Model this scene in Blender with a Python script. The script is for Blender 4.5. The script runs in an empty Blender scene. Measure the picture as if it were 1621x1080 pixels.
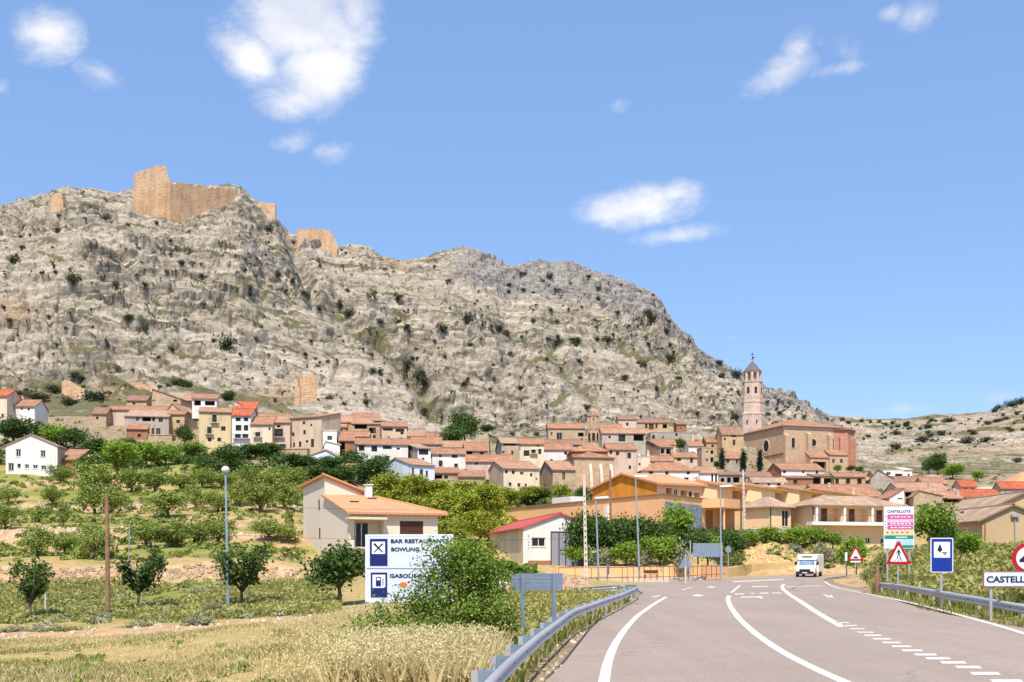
import bpy, math, random
import numpy as np
from mathutils import Vector, Matrix
random.seed(7); RNG = np.random.RandomState(11)
R = math.radians
F, HZ, CX, CH = 1738.0, 888.0, 810.5, 2.2      # focal length (px), horizon row, centre column, eye height (m)
scene = bpy.context.scene
COL = scene.collection

def P(px, py, d): return Vector(((px-CX)/F*d, d, CH-(py-HZ)/F*d))
def ZY(y, d): return CH+(HZ-y)/F*d

# ------------------------------------------------------------------ objects
def tag(o, label=None, cat=None, group=None, kind=None):
    if label: o['label'] = label
    if cat: o['category'] = cat
    if group: o['group'] = group
    if kind: o['kind'] = kind
    return o
def thing(name, label, cat, loc=(0,0,0), rz=0, group=None):
    o = bpy.data.objects.new(name, None); COL.objects.link(o)
    o.location = loc; o.rotation_euler = (0,0,rz); o.empty_display_size = .3
    return tag(o, label, cat, group)
def copy_tree(o, parent=None):
    c = o.copy(); COL.objects.link(c)
    if parent: c.parent = parent
    for ch in list(o.children): copy_tree(ch, c)
    return c
class MB:
    """collects faces; build() links them as one mesh object"""
    def __init__(s): s.v=[]; s.f=[]; s.m=[]; s.uv=[]
    def face(s, pts, m=0, uv=None):
        n=len(s.v); s.v += [tuple(p) for p in pts]; s.f.append(list(range(n,n+len(pts)))); s.m.append(m)
        s.uv += uv if uv else [(0,0)]*len(pts)
    def box(s, a, b, m=0):
        x0,y0,z0=a; x1,y1,z1=b
        if x0>x1:x0,x1=x1,x0
        if y0>y1:y0,y1=y1,y0
        if z0>z1:z0,z1=z1,z0
        q=[(x0,y0,z0),(x1,y0,z0),(x1,y1,z0),(x0,y1,z0),(x0,y0,z1),(x1,y0,z1),(x1,y1,z1),(x0,y1,z1)]
        for f in ((0,3,2,1),(4,5,6,7),(0,1,5,4),(1,2,6,5),(2,3,7,6),(3,0,4,7)): s.face([q[i] for i in f], m)
    def prism(s, poly, ext, m=0, mside=None):
        """poly: 3D points, ext: extrusion vector"""
        e=Vector(ext); A=[Vector(p) for p in poly]; B=[p+e for p in A]; n=len(A)
        s.face(A,m); s.face(B[::-1], m)
        for i in range(n):
            j=(i+1)%n; s.face([A[i],B[i],B[j],A[j]], m if mside is None else mside)
    def tube(s, pts, r, seg=8, m=0, cap=True):
        pts=[Vector(p) for p in pts]; rr=r if isinstance(r,(list,tuple)) else [r]*len(pts); rings=[]
        for i,p in enumerate(pts):
            t=(pts[min(i+1,len(pts)-1)]-pts[max(i-1,0)]).normalized()
            a=t.orthogonal().normalized() if abs(t.z)<.95 else Vector((1,0,0)).cross(t).normalized()
            b=t.cross(a).normalized()
            rings.append([p+(a*math.cos(k*2*math.pi/seg)+b*math.sin(k*2*math.pi/seg))*rr[i] for k in range(seg)])
        for i in range(len(rings)-1):
            for k in range(seg):
                l=(k+1)%seg; s.face([rings[i][k],rings[i][l],rings[i+1][l],rings[i+1][k]], m)
        if cap: s.face(rings[0][::-1],m); s.face(rings[-1],m)
    def lathe(s, prof, seg=8, c=(0,0), m=0, rot=0, cap=True):
        rings=[[(c[0]+r*math.cos(rot+k*2*math.pi/seg), c[1]+r*math.sin(rot+k*2*math.pi/seg), z) for k in range(seg)] for r,z in prof]
        for i in range(len(rings)-1):
            for k in range(seg):
                l=(k+1)%seg; s.face([rings[i][k],rings[i][l],rings[i+1][l],rings[i+1][k]], m)
        if cap: s.face(rings[0][::-1],m); s.face(rings[-1],m)
    def build(s, name, mats, parent=None, smooth=False):
        me=bpy.data.meshes.new(name); me.from_pydata(s.v, [], s.f)
        for m in (mats if isinstance(mats,(list,tuple)) else [mats]): me.materials.append(m)
        me.polygons.foreach_set('material_index', s.m)
        uv=me.uv_layers.new(name='UVMap'); uv.data.foreach_set('uv', np.array(s.uv,dtype=np.float32).ravel())
        if smooth:
            import bmesh
            bm=bmesh.new(); bm.from_mesh(me); bmesh.ops.remove_doubles(bm,verts=bm.verts,dist=1e-4); bmesh.ops.recalc_face_normals(bm,faces=bm.faces); bm.to_mesh(me); bm.free()
            me.polygons.foreach_set('use_smooth',[True]*len(me.polygons))
        me.update()
        o=bpy.data.objects.new(name, me); COL.objects.link(o)
        if parent: o.parent=parent
        return o
def np_mesh(name, V, Fq, mat, attrs={}, smooth=False, colors={}):
    """V (n,3), Fq (m,k) int"""
    me=bpy.data.meshes.new(name); n=len(V); m,k=Fq.shape
    me.vertices.add(n); me.vertices.foreach_set('co', np.ascontiguousarray(V,dtype=np.float32).ravel())
    me.loops.add(m*k); me.loops.foreach_set('vertex_index', np.ascontiguousarray(Fq,dtype=np.int32).ravel())
    me.polygons.add(m); me.polygons.foreach_set('loop_start', np.arange(0,m*k,k,dtype=np.int32))
    me.polygons.foreach_set('loop_total', np.full(m,k,dtype=np.int32))
    if smooth: me.polygons.foreach_set('use_smooth', np.ones(m,dtype=bool))
    for a,val in attrs.items():
        at=me.attributes.new(a,'FLOAT','POINT'); at.data.foreach_set('value', np.ascontiguousarray(val,dtype=np.float32).ravel())
    me.materials.append(mat); me.update(calc_edges=True); me.validate()
    return me
def link_mesh(name, me, parent=None):
    o=bpy.data.objects.new(name, me); COL.objects.link(o)
    if parent: o.parent=parent
    return o

# ------------------------------------------------------------------ numpy noise
def _h(ix,iy,iz,s):
    n=(ix.astype(np.int64)*374761393+iy.astype(np.int64)*668265263+iz.astype(np.int64)*2147483647+s*1274126177)&0xFFFFFFFF
    n=((n^(n>>13))*1274126177)&0xFFFFFFFF
    n=((n^(n>>16))*2246822519)&0xFFFFFFFF
    return ((n^(n>>15))&0xFFFFFF)/float(0xFFFFFF)
def vnoise(x,y,z=None,s=0):
    if z is None: z=np.zeros_like(x)
    fx,fy,fz=np.floor(x),np.floor(y),np.floor(z); tx,ty,tz=x-fx,y-fy,z-fz
    tx=tx*tx*(3-2*tx); ty=ty*ty*(3-2*ty); tz=tz*tz*(3-2*tz)
    ix,iy,iz=fx.astype(np.int64),fy.astype(np.int64),fz.astype(np.int64)
    def c(a,b,e): return _h(ix+a,iy+b,iz+e,s)
    x00=c(0,0,0)*(1-tx)+c(1,0,0)*tx; x10=c(0,1,0)*(1-tx)+c(1,1,0)*tx
    x01=c(0,0,1)*(1-tx)+c(1,0,1)*tx; x11=c(0,1,1)*(1-tx)+c(1,1,1)*tx
    return (x00*(1-ty)+x10*ty)*(1-tz)+(x01*(1-ty)+x11*ty)*tz
def fbm(x,y,z=None,s=0,o=4):
    a=1.;t=0.;tot=0.;k=1.
    for i in range(o):
        t=t+a*vnoise(x*k,y*k,None if z is None else z*k,s+i); tot+=a; a*=.5; k*=2.03
    return t/tot
def ridged(x,y,z=None,s=0,o=4):
    a=1.;t=0.;tot=0.;k=1.
    for i in range(o):
        t=t+a*(1-np.abs(2*vnoise(x*k,y*k,None if z is None else z*k,s+i)-1)); tot+=a; a*=.5; k*=2.1
    return t/tot
def cells(x,y,z,s):
    """random value of the nearest jittered lattice point, and the gap to the second nearest"""
    ix,iy,iz=np.floor(x).astype(np.int64),np.floor(y).astype(np.int64),np.floor(z).astype(np.int64)
    b1=np.full(x.shape,9.,np.float32); b2=b1.copy(); val=np.zeros(x.shape,np.float32)
    for a in (-1,0,1):
        for b in (-1,0,1):
            for c in (-1,0,1):
                jx,jy,jz=ix+a,iy+b,iz+c; h=_h(jx,jy,jz,s)
                d=(jx+h-x)**2+(jy+(h*57.31)%1-y)**2+(jz+(h*911.7)%1-z)**2
                m=d<b1; b2=np.where(m,b1,np.minimum(b2,d)); val=np.where(m,(h*3571.3)%1,val); b1=np.where(m,d,b1)
    return val,np.sqrt(b2)-np.sqrt(b1)
def sstep(a,b,x):
    t=np.clip((x-a)/(b-a),0,1); return t*t*(3-2*t)

# ------------------------------------------------------------------ materials
class N:
    def __init__(s, name):
        s.mat=bpy.data.materials.new(name); s.mat.use_nodes=True; s.t=s.mat.node_tree; s.t.nodes.clear()
        s.out=s.n('ShaderNodeOutputMaterial'); s.b=s.n('ShaderNodeBsdfPrincipled'); s.l(s.b.outputs[0], s.out.inputs[0])
    def n(s, typ, **k):
        x=s.t.nodes.new(typ)
        for a,v in k.items():
            if a.startswith('i_'):
                key=a[2:].replace('_',' '); x.inputs[int(key) if key.isdigit() else key].default_value=v
            else: setattr(x,a,v)
        return x
    def l(s,a,b): s.t.links.new(a,b)
    def coord(s, kind='Object', scale=(1,1,1)):
        c=s.n('ShaderNodeTexCoord'); m=s.n('ShaderNodeMapping'); m.inputs['Scale'].default_value=scale
        s.l(c.outputs[kind], m.inputs[0]); return m.outputs[0]
    def pos(s, scale=(1,1,1)):
        c=s.n('ShaderNodeNewGeometry'); m=s.n('ShaderNodeMapping'); m.inputs['Scale'].default_value=scale
        s.l(c.outputs['Position'], m.inputs[0]); return m.outputs[0]
    def noise(s, vec, scale, detail=4, rough=.55, dist=0):
        x=s.n('ShaderNodeTexNoise'); x.inputs['Scale'].default_value=scale; x.inputs['Detail'].default_value=detail
        x.inputs['Roughness'].default_value=rough; x.inputs['Distortion'].default_value=dist
        if vec is not None: s.l(vec, x.inputs['Vector'])
        return x.outputs[0]
    def ramp(s, fac, stops):
        x=s.n('ShaderNodeValToRGB'); e=x.color_ramp.elements
        while len(e)<len(stops): e.new(.5)
        for i,(p,c) in enumerate(stops):
            e[i].position=p; e[i].color=c if len(c)==4 else (*c,1)
        s.l(fac,x.inputs[0]); return x.outputs[0]
    def mix(s, fac, a, b, mode='MIX'):
        x=s.n('ShaderNodeMix', data_type='RGBA', blend_type=mode)
        for sock,val in ((x.inputs[0],fac),(x.inputs[6],a),(x.inputs[7],b)):
            if isinstance(val,(int,float)): sock.default_value=val
            elif isinstance(val,tuple): sock.default_value=val if len(val)==4 else (*val,1)
            else: s.l(val,sock)
        return x.outputs[2]
    def math(s, op, a, b=0., clamp=False):
        x=s.n('ShaderNodeMath', operation=op); x.use_clamp=clamp
        for i,val in enumerate((a,b)):
            if isinstance(val,(int,float)): x.inputs[i].default_value=val
            else: s.l(val,x.inputs[i])
        return x.outputs[0]
    def attr(s,name): return s.n('ShaderNodeAttribute', attribute_name=name).outputs['Fac']
    def rnd(s): return s.n('ShaderNodeObjectInfo').outputs['Random']
    def bump(s, h, strength=.4, dist=.05):
        x=s.n('ShaderNodeBump'); x.inputs['Strength'].default_value=strength; x.inputs['Distance'].default_value=dist
        s.l(h,x.inputs['Height']); s.l(x.outputs[0], s.b.inputs['Normal'])
    def fin(s, col=None, rough=.85, metal=0., spec=.3):
        if col is not None:
            if isinstance(col,tuple): s.b.inputs['Base Color'].default_value=(*col[:3],1)
            else: s.l(col,s.b.inputs['Base Color'])
        if isinstance(rough,(int,float)): s.b.inputs['Roughness'].default_value=rough
        else: s.l(rough,s.b.inputs['Roughness'])
        s.b.inputs['Metallic'].default_value=metal; s.b.inputs['Specular IOR Level'].default_value=spec
        return s.mat
def mul(c,k): return tuple(min(1,x*k) for x in c[:3])
def m_plaster(name, c, stain=.35, sc=1.):
    n=N(name); v=n.coord('Object'); g=n.coord('Object',(1,1,.25))
    a=n.noise(g,.55*sc,5,.6); b=n.noise(v,6,3)
    col=n.ramp(a,[(.3,mul(c,1-stain)),(.52,c),(.75,mul(c,1.08))])
    col=n.mix(.25,col,n.ramp(b,[(.3,mul(c,.82)),(.7,mul(c,1.08))]))
    n.bump(b,.25,.02); return n.fin(col,.9)
def m_stone(name, c, c2, sc=1.2):
    n=N(name); v=n.coord('Object',(1,1,1.7))
    vo=n.n('ShaderNodeTexVoronoi'); vo.inputs['Scale'].default_value=sc*1.6; n.l(v,vo.inputs[0])
    vd=n.n('ShaderNodeTexVoronoi',feature='DISTANCE_TO_EDGE'); vd.inputs['Scale'].default_value=sc*1.6; n.l(v,vd.inputs[0])
    a=n.noise(v,.35,5); hue=n.n('ShaderNodeSeparateColor'); n.l(vo.outputs['Color'],hue.inputs[0])
    col=n.mix(hue.outputs[0],c,c2); col=n.mix(n.ramp(a,[(.35,(0,0,0)),(.65,(1,1,1))]),col,mul(c,1.15))
    col=n.mix(n.ramp(vd.outputs[0],[(.02,(.6,.6,.6)),(.07,(0,0,0))]),col,mul(c,.55))
    n.bump(n.ramp(vd.outputs[0],[(.0,(0,0,0)),(.12,(1,1,1))]),.5,.06); return n.fin(col,.92)
def m_tile(name, c, dark=.5, k=1.):
    n=N(name); v=n.coord('UV'); o=n.coord('Object')
    w=n.n('ShaderNodeTexWave',bands_direction='X'); w.inputs['Scale'].default_value=.8; w.inputs['Distortion'].default_value=.6; w.inputs['Detail Scale'].default_value=.6; n.l(v,w.inputs[0])
    br=n.n('ShaderNodeTexBrick'); br.inputs['Scale'].default_value=1.; br.inputs['Brick Width'].default_value=.4; br.inputs['Row Height'].default_value=.55
    br.inputs['Color1'].default_value=(.15,.15,.15,1); br.inputs['Color2'].default_value=(1,1,1,1); br.inputs['Mortar'].default_value=(0,0,0,1); br.inputs['Mortar Size'].default_value=.015
    n.l(v,br.inputs[0])
    a=n.noise(o,.5,5,.6); b=n.noise(o,3.5,4,.7)
    col=n.ramp(br.outputs[0],[(0,mul(c,1-.38*k)),(.5,c),(1,(min(1,c[0]*(1+.2*k)),min(1,c[1]*(1+.28*k)),min(1,c[2]*(1+.35*k))))])
    col=n.mix(n.ramp(a,[(.38,(.9*k,.9*k,.9*k)),(.60,(0,0,0))]),col,mul((c[0]*.66,c[1]*.74,c[2]*.82),.9))
    col=n.mix(n.ramp(b,[(.52,(0,0,0)),(.70,(.65*k,.65*k,.65*k))]),col,(.46,.36,.24))
    col=n.mix(n.ramp(w.outputs['Fac'],[(.0,(.55,.55,.55)),(.35,(0,0,0))]),col,mul(c,dark))
    n.bump(w.outputs['Fac'],.8,.09); return n.fin(col,.85)
def m_plain(name, c, rough=.6, metal=0, spec=.4, var=.15, sc=3):
    n=N(name); a=n.noise(n.coord('Object'),sc,4)
    return n.fin(n.ramp(a,[(.3,mul(c,1-var)),(.7,mul(c,1+var))]),rough,metal,spec)
def m_leaf(name, dark, light, trans=.25):
    n=N(name); t=n.attr('tone'); r=n.rnd()
    f=n.math('ADD',n.math('MULTIPLY',t,.75),n.math('MULTIPLY',r,.25))
    col=n.ramp(f,[(.05,dark),(.95,light)])
    n.fin(col,.6,0,.25)
    tr=n.n('ShaderNodeBsdfTranslucent'); n.l(n.mix(1.,col,(1.,1.,.55),'MULTIPLY'),tr.inputs[0])
    mx=n.n('ShaderNodeMixShader'); mx.inputs[0].default_value=trans
    n.l(n.b.outputs[0],mx.inputs[1]); n.l(tr.outputs[0],mx.inputs[2]); n.l(mx.outputs[0],n.out.inputs[0]); return n.mat

M={}
M['stone']=m_stone('rubble_stone',(.48,.36,.235),(.36,.26,.165))
M['stone2']=m_stone('ochre_stone',(.53,.375,.215),(.42,.29,.155))
M['stone_grey']=m_stone('grey_stone',(.41,.355,.29),(.30,.26,.215))
def m_castle():
    n=N('weathered_castle_masonry'); v=n.coord('Object'); a=n.noise(n.coord('Object',(1,1,.35)),.22,6,.65); b=n.noise(v,1.1,6,.7); c=n.noise(n.coord('Object',(.4,.4,2.2)),.9,4,.6)
    col=n.ramp(a,[(.3,(.36,.255,.17)),(.46,(.59,.36,.20)),(.60,(.65,.45,.28)),(.72,(.61,.50,.38))])
    col=n.mix(n.ramp(b,[(.3,(.7,.7,.7)),(.5,(0,0,0))]),col,(.25,.155,.09)); col=n.mix(n.ramp(c,[(.35,(.4,.4,.4)),(.5,(0,0,0))]),col,(.32,.21,.13))
    n.bump(n.math('ADD',b,c),.8,.35); return n.fin(col,.95,0,.1)
M['castle']=m_castle()
M['ashlar']=m_stone('church_ashlar',(.52,.365,.235),(.42,.29,.185),.8)
M['church_red']=m_stone('church_brick',(.50,.25,.165),(.42,.20,.13),1.0)
M['tower']=m_stone('tower_stone',(.57,.435,.35),(.46,.35,.28),.8)
M['white']=m_plaster('white_plaster',(.73,.70,.65),.26)
M['bluewhite']=m_plaster('bluish_white_plaster',(.68,.72,.83),.2)  # even white wall colour with a bluish tint
M['cream']=m_plaster('cream_plaster',(.70,.575,.41),.42)
M['yellow']=m_plaster('yellow_ochre_plaster',(.64,.50,.285),.42)
M['beige']=m_plaster('beige_plaster',(.57,.445,.315),.48)
M['pink']=m_plaster('pinkish_plaster',(.58,.445,.345),.45)
M['greyp']=m_plaster('grey_render',(.45,.385,.32),.45)
M['peach']=m_plaster('peach_render',(.82,.47,.235),.10,.3)
M['peach2']=m_plaster('pale_peach_render',(.84,.60,.36),.10,.3)
M['orange']=m_plaster('orange_foam_render',(.66,.27,.03),.4,1.2)
M['house_beige']=m_plaster('warm_beige_render',(.74,.62,.50),.08,.3)
M['brick']=m_stone('brown_brick',(.36,.17,.095),(.30,.135,.075),2.)
M['brick_tan']=m_plaster('tan_brick_render',(.52,.37,.215),.15,.5)
M['tile']=m_tile('terracotta_tile',(.47,.22,.125))
M['tile2']=m_tile('orange_tile',(.52,.28,.17))
M['tile3']=m_tile('pale_old_tile',(.52,.34,.225))
M['tile_red']=m_tile('bright_red_tile',(.56,.125,.05))
M['tile_ora']=m_tile('new_orange_tile',(.66,.33,.165),.75,.35)
M['tile_dk']=m_tile('weathered_tile',(.36,.19,.125))
M['slate']=m_tile('slate_grey_tile',(.24,.20,.21))
M['redroof']=m_plain('red_metal_roof',(.48,.085,.06),.5)
def m_glass():
    n=N('window_glass'); a=n.noise(n.coord('Object'),.8,3)
    return n.fin(n.ramp(a,[(.3,(.012,.013,.017)),(.7,(.04,.042,.05))]),.28,0,.3)
M['glass']=m_glass()
M['glassblue']=m_plain('blue_tinted_glass',(.16,.24,.34),.15,0,.7,.5,1.1)
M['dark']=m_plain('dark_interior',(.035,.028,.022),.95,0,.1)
M['wood']=m_plain('brown_shutter_wood',(.10,.035,.02),.6)
M['fwhite']=m_plain('white_frame_paint',(.72,.70,.66),.5,var=.05)
M['trim']=m_plain('pale_stone_trim',(.60,.52,.42),.85)
M['steel']=m_plain('galvanised_steel',(.47,.465,.485),.45,.3,.5,.09,.35)
M['steelb']=m_plain('sign_back_aluminium',(.22,.28,.35),.5,.3,.4,.12)
M['pole']=m_plain('grey_blue_pole_paint',(.30,.37,.43),.5,.2,.4,.1)
M['concrete']=m_plain('pale_concrete',(.58,.53,.45),.9,var=.12)
M['polewood']=m_plain('creosoted_pole_wood',(.26,.15,.085),.9,var=.3)
M['rail']=m_plain('rusty_brown_rail',(.15,.085,.06),.7)
M['black']=m_plain('black_paint',(.012,.012,.014),.5,var=.1)
M['rubber']=m_plain('black_rubber',(.015,.015,.016),.8)
M['red']=m_plain('sign_red',(.42,.012,.018),.4,var=.05)
M['blue']=m_plain('sign_blue',(.008,.035,.28),.4,var=.05)
M['navy']=m_plain('sign_navy',(.012,.016,.13),.4,var=.05)
M['signwhite']=m_plain('sign_white',(.74,.76,.80),.4,var=.03)
M['boardwhite']=m_plain('board_pale_blue_white',(.62,.67,.80),.45,var=.03)
M['pinksign']=m_plain('sign_magenta',(.60,.10,.30),.45,var=.05)
M['pinkpale']=m_plain('sign_pale_pink',(.72,.38,.52),.45,var=.05)
M['sand']=m_plain('sign_sand_yellow',(.72,.55,.26),.45,var=.05)
M['signgreen']=m_plain('sign_green',(.02,.24,.17),.45,var=.05)
M['signcyan']=m_plain('sign_pale_cyan',(.38,.62,.62),.45,var=.05)
M['signorange']=m_plain('sign_orange',(.70,.16,.03),.45)
M['vanwhite']=m_plain('van_white_paint',(.80,.80,.79),.3,0,.5,.03)
M['lamp']=m_plain('lamp_glass',(.60,.58,.52),.3)
M['bark']=m_plain('tree_bark',(.13,.095,.07),.95,var=.35)
M['gate']=m_plain('grey_blue_gate',(.27,.30,.36),.55,var=.08)
L={}
L['almond']=m_leaf('almond_leaf',(.095,.14,.022),(.36,.43,.095))
L['street']=m_leaf('dark_leaf',(.028,.062,.012),(.13,.20,.04))
L['round']=m_leaf('deep_green_leaf',(.030,.070,.014),(.13,.21,.05))
L['pine']=m_leaf('yellow_green_leaf',(.12,.16,.010),(.46,.50,.06))
L['bright']=m_leaf('bright_green_leaf',(.08,.155,.012),(.32,.46,.06))
L['cypress']=m_leaf('cypress_leaf',(.010,.024,.010),(.035,.062,.022))
L['shrub']=m_leaf('mountain_shrub_leaf',(.026,.038,.016),(.085,.105,.042))
L['grey']=m_leaf('grey_green_scrub_leaf',(.18,.19,.11),(.44,.43,.27))
L['bush']=m_leaf('bush_leaf',(.05,.10,.010),(.27,.38,.055))
L['scrub']=m_leaf('scrub_leaf',(.12,.145,.038),(.42,.42,.15))
L['oat']=m_leaf('dry_oat_stalk',(.46,.355,.155),(.80,.69,.40),.3)
L['verge']=m_leaf('verge_grass_blade',(.13,.17,.035),(.44,.41,.14),.3)
SKY_STR,SKY_SAT,SKY_VAL,SKY_HUE,CLOUD,EXPO=.13,1.0,1.30,.502,6.9,.27
SKY_MIX,SKY_FLAT=.5,(1.75,3.15,6.1)
# ------------------------------------------------------------------ road surface
def road_z(x, d):
    x=np.asarray(x,dtype=float); d=np.asarray(d,dtype=float)
    bank=.040*(np.clip(x,-4,18)-8.2)*(1-sstep(50,100,d))
    return bank+np.clip(d-70,0,75)**2*1.0e-4
def RP(px,py,lift=0.):
    d=50.
    for _ in range(28):
        x=(px-CX)/F*d; z=float(road_z(x,d)); dn=(CH-z)*F/max(py-HZ,4); d=.6*d+.4*min(dn,200)
    x=(px-CX)/F*d
    return Vector((x,d,float(road_z(x,d))+lift))
LEFT=[(1500,560),(1300,700),(1180,785),(1080,862),(1050,893),(1000,932),(970,962),(955,987),(945,1010),(940,1018),(936,1012),(931,990),(927,975),(924,1010),(921,1065),(918,1120),(915.5,1150),(913,1195),(911,1240),(909.5,1275)]
RIGHT=[(1500,3200),(1300,2600),(1180,2200),(1080,1930),(1050,1830),(1000,1668),(983,1621),(965,1540),(955,1485),(948,1445),(940,1398),(936,1374),(931,1345),(927,1324),(923,1312),(920,1305),(918,1304),(915.5,1310),(912,1340),(909.5,1395)]
RRAIL=[(1386,921,66),(1430,925.5,56),(1470,932,47.5),(1500,937,42.5),(1560,946.5,38),(1621,957,34.2),(1720,973,29.7),(1900,1003,24.2)]
RIGHT=[r for r in RIGHT if r[1]<1380 or r[0]>1080]
for px_,_,d_ in RRAIL:
    x_=(px_-CX)/F*d_-1.0; RIGHT.append((HZ+(CH-float(road_z(x_,d_)))*F/d_, CX+x_/d_*F))
RIGHT.sort(reverse=True)
def rowx(tab,y):
    ys=[t[0] for t in tab][::-1]; xs=[t[1] for t in tab][::-1]
    return float(np.interp(y,ys,xs))
rows=[1500,1400,1300,1240,1180]+list(np.linspace(1140,960,46))+list(np.linspace(957,909.5,40))
NCOL=36; RV=[]
for y in rows:
    a,b=rowx(LEFT,y),rowx(RIGHT,y)
    for k in range(NCOL+1): RV.append(RP(a+(b-a)*k/NCOL,y))
RV=np.array(RV); nr=len(rows)
RFq=np.array([[i*(NCOL+1)+k,i*(NCOL+1)+k+1,(i+1)*(NCOL+1)+k+1,(i+1)*(NCOL+1)+k] for i in range(nr-1) for k in range(NCOL)])
ROADPOLY=np.array([RV[i*(NCOL+1)][:2] for i in range(0,nr,3)]+[RV[i*(NCOL+1)+NCOL][:2] for i in range(0,nr,3)][::-1])
def poly_sd(x,y,poly):
    inside=np.zeros(x.shape,bool); best=np.full(x.shape,1e9); n=len(poly)
    for i in range(n):
        ax,ay=poly[i]; bx,by=poly[(i+1)%n]; ex,ey=bx-ax,by-ay; L2=ex*ex+ey*ey+1e-9
        t=np.clip(((x-ax)*ex+(y-ay)*ey)/L2,0,1)
        best=np.minimum(best,(x-ax-t*ex)**2+(y-ay-t*ey)**2)
        c=((ay>y)!=(by>y)); xi=ax+(y-ay)/(by-ay+1e-12)*ex
        inside^=c&(x<xi)
    return np.where(inside,-1,1)*np.sqrt(best)

# ------------------------------------------------------------------ terrain profile: (distance, image row) control points per column
COLS={
-700:[(8,1500),(30,1090),(60,1000),(120,860),(200,740),(330,620)],
-300:[(8,1480),(18,1165),(30,1075),(52,1000),(85,925),(87,897),(120,858),(160,806),(200,752),(260,690),(330,628)],
0:[(8,1480),(18,1162),(30,1070),(45,1018),(52,996),(66,976),(85,922),(86.5,896),(118,858),(121,842),(155,808),(158,797),(188,762),(196,752),(230,722),(260,690),(300,655)],
150:[(8,1480),(18,1160),(30,1068),(45,1014),(52,994),(66,976),(85,920),(86.5,893),(118,858),(121,841),(155,808),(158,797),(190,762),(205,748),(235,722),(260,692),(300,655)],
300:[(8,1480),(18,1158),(30,1062),(45,1008),(54,984),(66,970),(85,920),(86.5,892),(118,855),(121,840),(155,806),(158,796),(195,758),(215,738),(250,716),(275,690),(310,655)],
450:[(8,1470),(18,1150),(30,1050),(45,1000),(55,972),(66,962),(85,925),(87,896),(112,868),(130,838),(158,800),(195,765),(225,742),(252,716),(285,690),(320,665)],
600:[(8,1460),(18,1132),(30,1040),(45,985),(58,958),(75,935),(95,912),(108,902),(140,855),(180,815),(215,790),(245,766),(265,738),(290,715),(325,690)],
750:[(8,1420),(16,1150),(25,1055),(35,1015),(50,975),(65,950),(80,935),(100,914),(120,897),(150,865),(180,828),(215,796),(245,770),(275,745),(310,722),(345,700)],
900:[(8,1400),(20,1100),(36,998),(45,975),(62,951),(75,938),(100,921),(115,913),(124,896),(135,884),(155,860),(190,832),(220,806),(250,785),(290,755),(330,727),(380,700)],
1030:[(8,1380),(20,1090),(40,985),(62,950),(80,935),(100,924),(118,917),(124,905),(128,890),(145,870),(160,850),(195,822),(230,800),(275,768),(320,745),(370,715),(420,690)],
1150:[(8,1380),(20,1090),(40,978),(62,946),(80,933),(115,919.5),(137,911),(141,895),(146,873),(160,850),(190,826),(225,806),(260,788),(310,764),(360,744),(410,722),(440,700)],
1230:[(8,1360),(20,1075),(40,972),(62,944),(80,932),(115,919),(138,910.5),(142,890),(147,866),(160,850),(190,828),(225,808),(260,790),(310,768),(380,753),(430,745),(460,720)],
1300:[(8,1350),(20,1065),(40,968),(62,942),(80,931),(115,918),(140,909.5),(146,893),(152,870),(162,855),(190,830),(225,808),(260,790),(310,768),(380,754),(435,746),(470,715)],
1380:[(8,1340),(20,1058),(40,964),(58,943),(72,926),(85,912),(100,906),(120,906),(140,905),(147,893),(154,875),(165,858),(190,832),(225,808),(260,792),(310,775),(370,760),(430,745)],
1440:[(8,1330),(20,1055),(40,960),(50,950),(60,930),(75,902),(90,886),(120,880),(150,862),(190,835),(225,810),(260,796),(310,778),(370,762),(430,745)],
1500:[(8,1330),(20,1055),(36,975),(42,950),(52,918),(65,893),(80,880),(110,876),(150,858),(190,832),(225,812),(260,798),(310,780),(370,765),(430,748)],
1621:[(8,1330),(20,1052),(31,990),(36,960),(45,915),(58,880),(70,876),(105,880),(150,850),(190,825),(225,806),(260,792),(310,777),(370,764),(430,748)],
2300:[(8,1300),(20,1030),(31,980),(45,905),(60,870),(105,868),(190,820),(260,790),(370,760),(560,700)]}
CPX=np.array(sorted(COLS)); 
SKY=[(-700,470),(-300,372),(-100,340),(0,334),(40,326),(62,318),(82,308),(110,303),(150,302),(175,308),(188,312),(205,306),(225,312),(290,314),(335,306),(355,300),(380,302),(400,318),(420,334),(440,348),(470,366),(500,374),(530,390),(548,390),(566,388),(580,389),(596,402),(635,414),(680,410),(705,405),(730,404),(785,414),(800,426),(850,421),(900,427),(950,437),(1000,450),(1035,466),(1050,482),(1062,505),(1078,522),(1095,533),(1106,557),(1125,573),(1140,582),(1170,598),(1210,623),(1250,634),(1275,645),(1292,658),(1340,662),(1380,666),(1430,668),(1470,659),(1530,657),(1560,654),(1590,646),(1621,640),(1700,622),(2300,600)]
RD=[(-700,640),(0,600),(150,585),(250,610),(400,640),(600,690),(750,730),(950,770),(1050,770),(1120,700),(1200,650),(1290,640),(1330,840),(1450,900),(1621,900),(2300,900)]
skyf=lambda px: np.interp(px,[s[0] for s in SKY],[s[1] for s in SKY])
rdf=lambda px: np.interp(px,[s[0] for s in RD],[s[1] for s in RD])
footd=lambda px: np.interp(px,CPX,[COLS[c][-1][0] for c in CPX])
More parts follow.
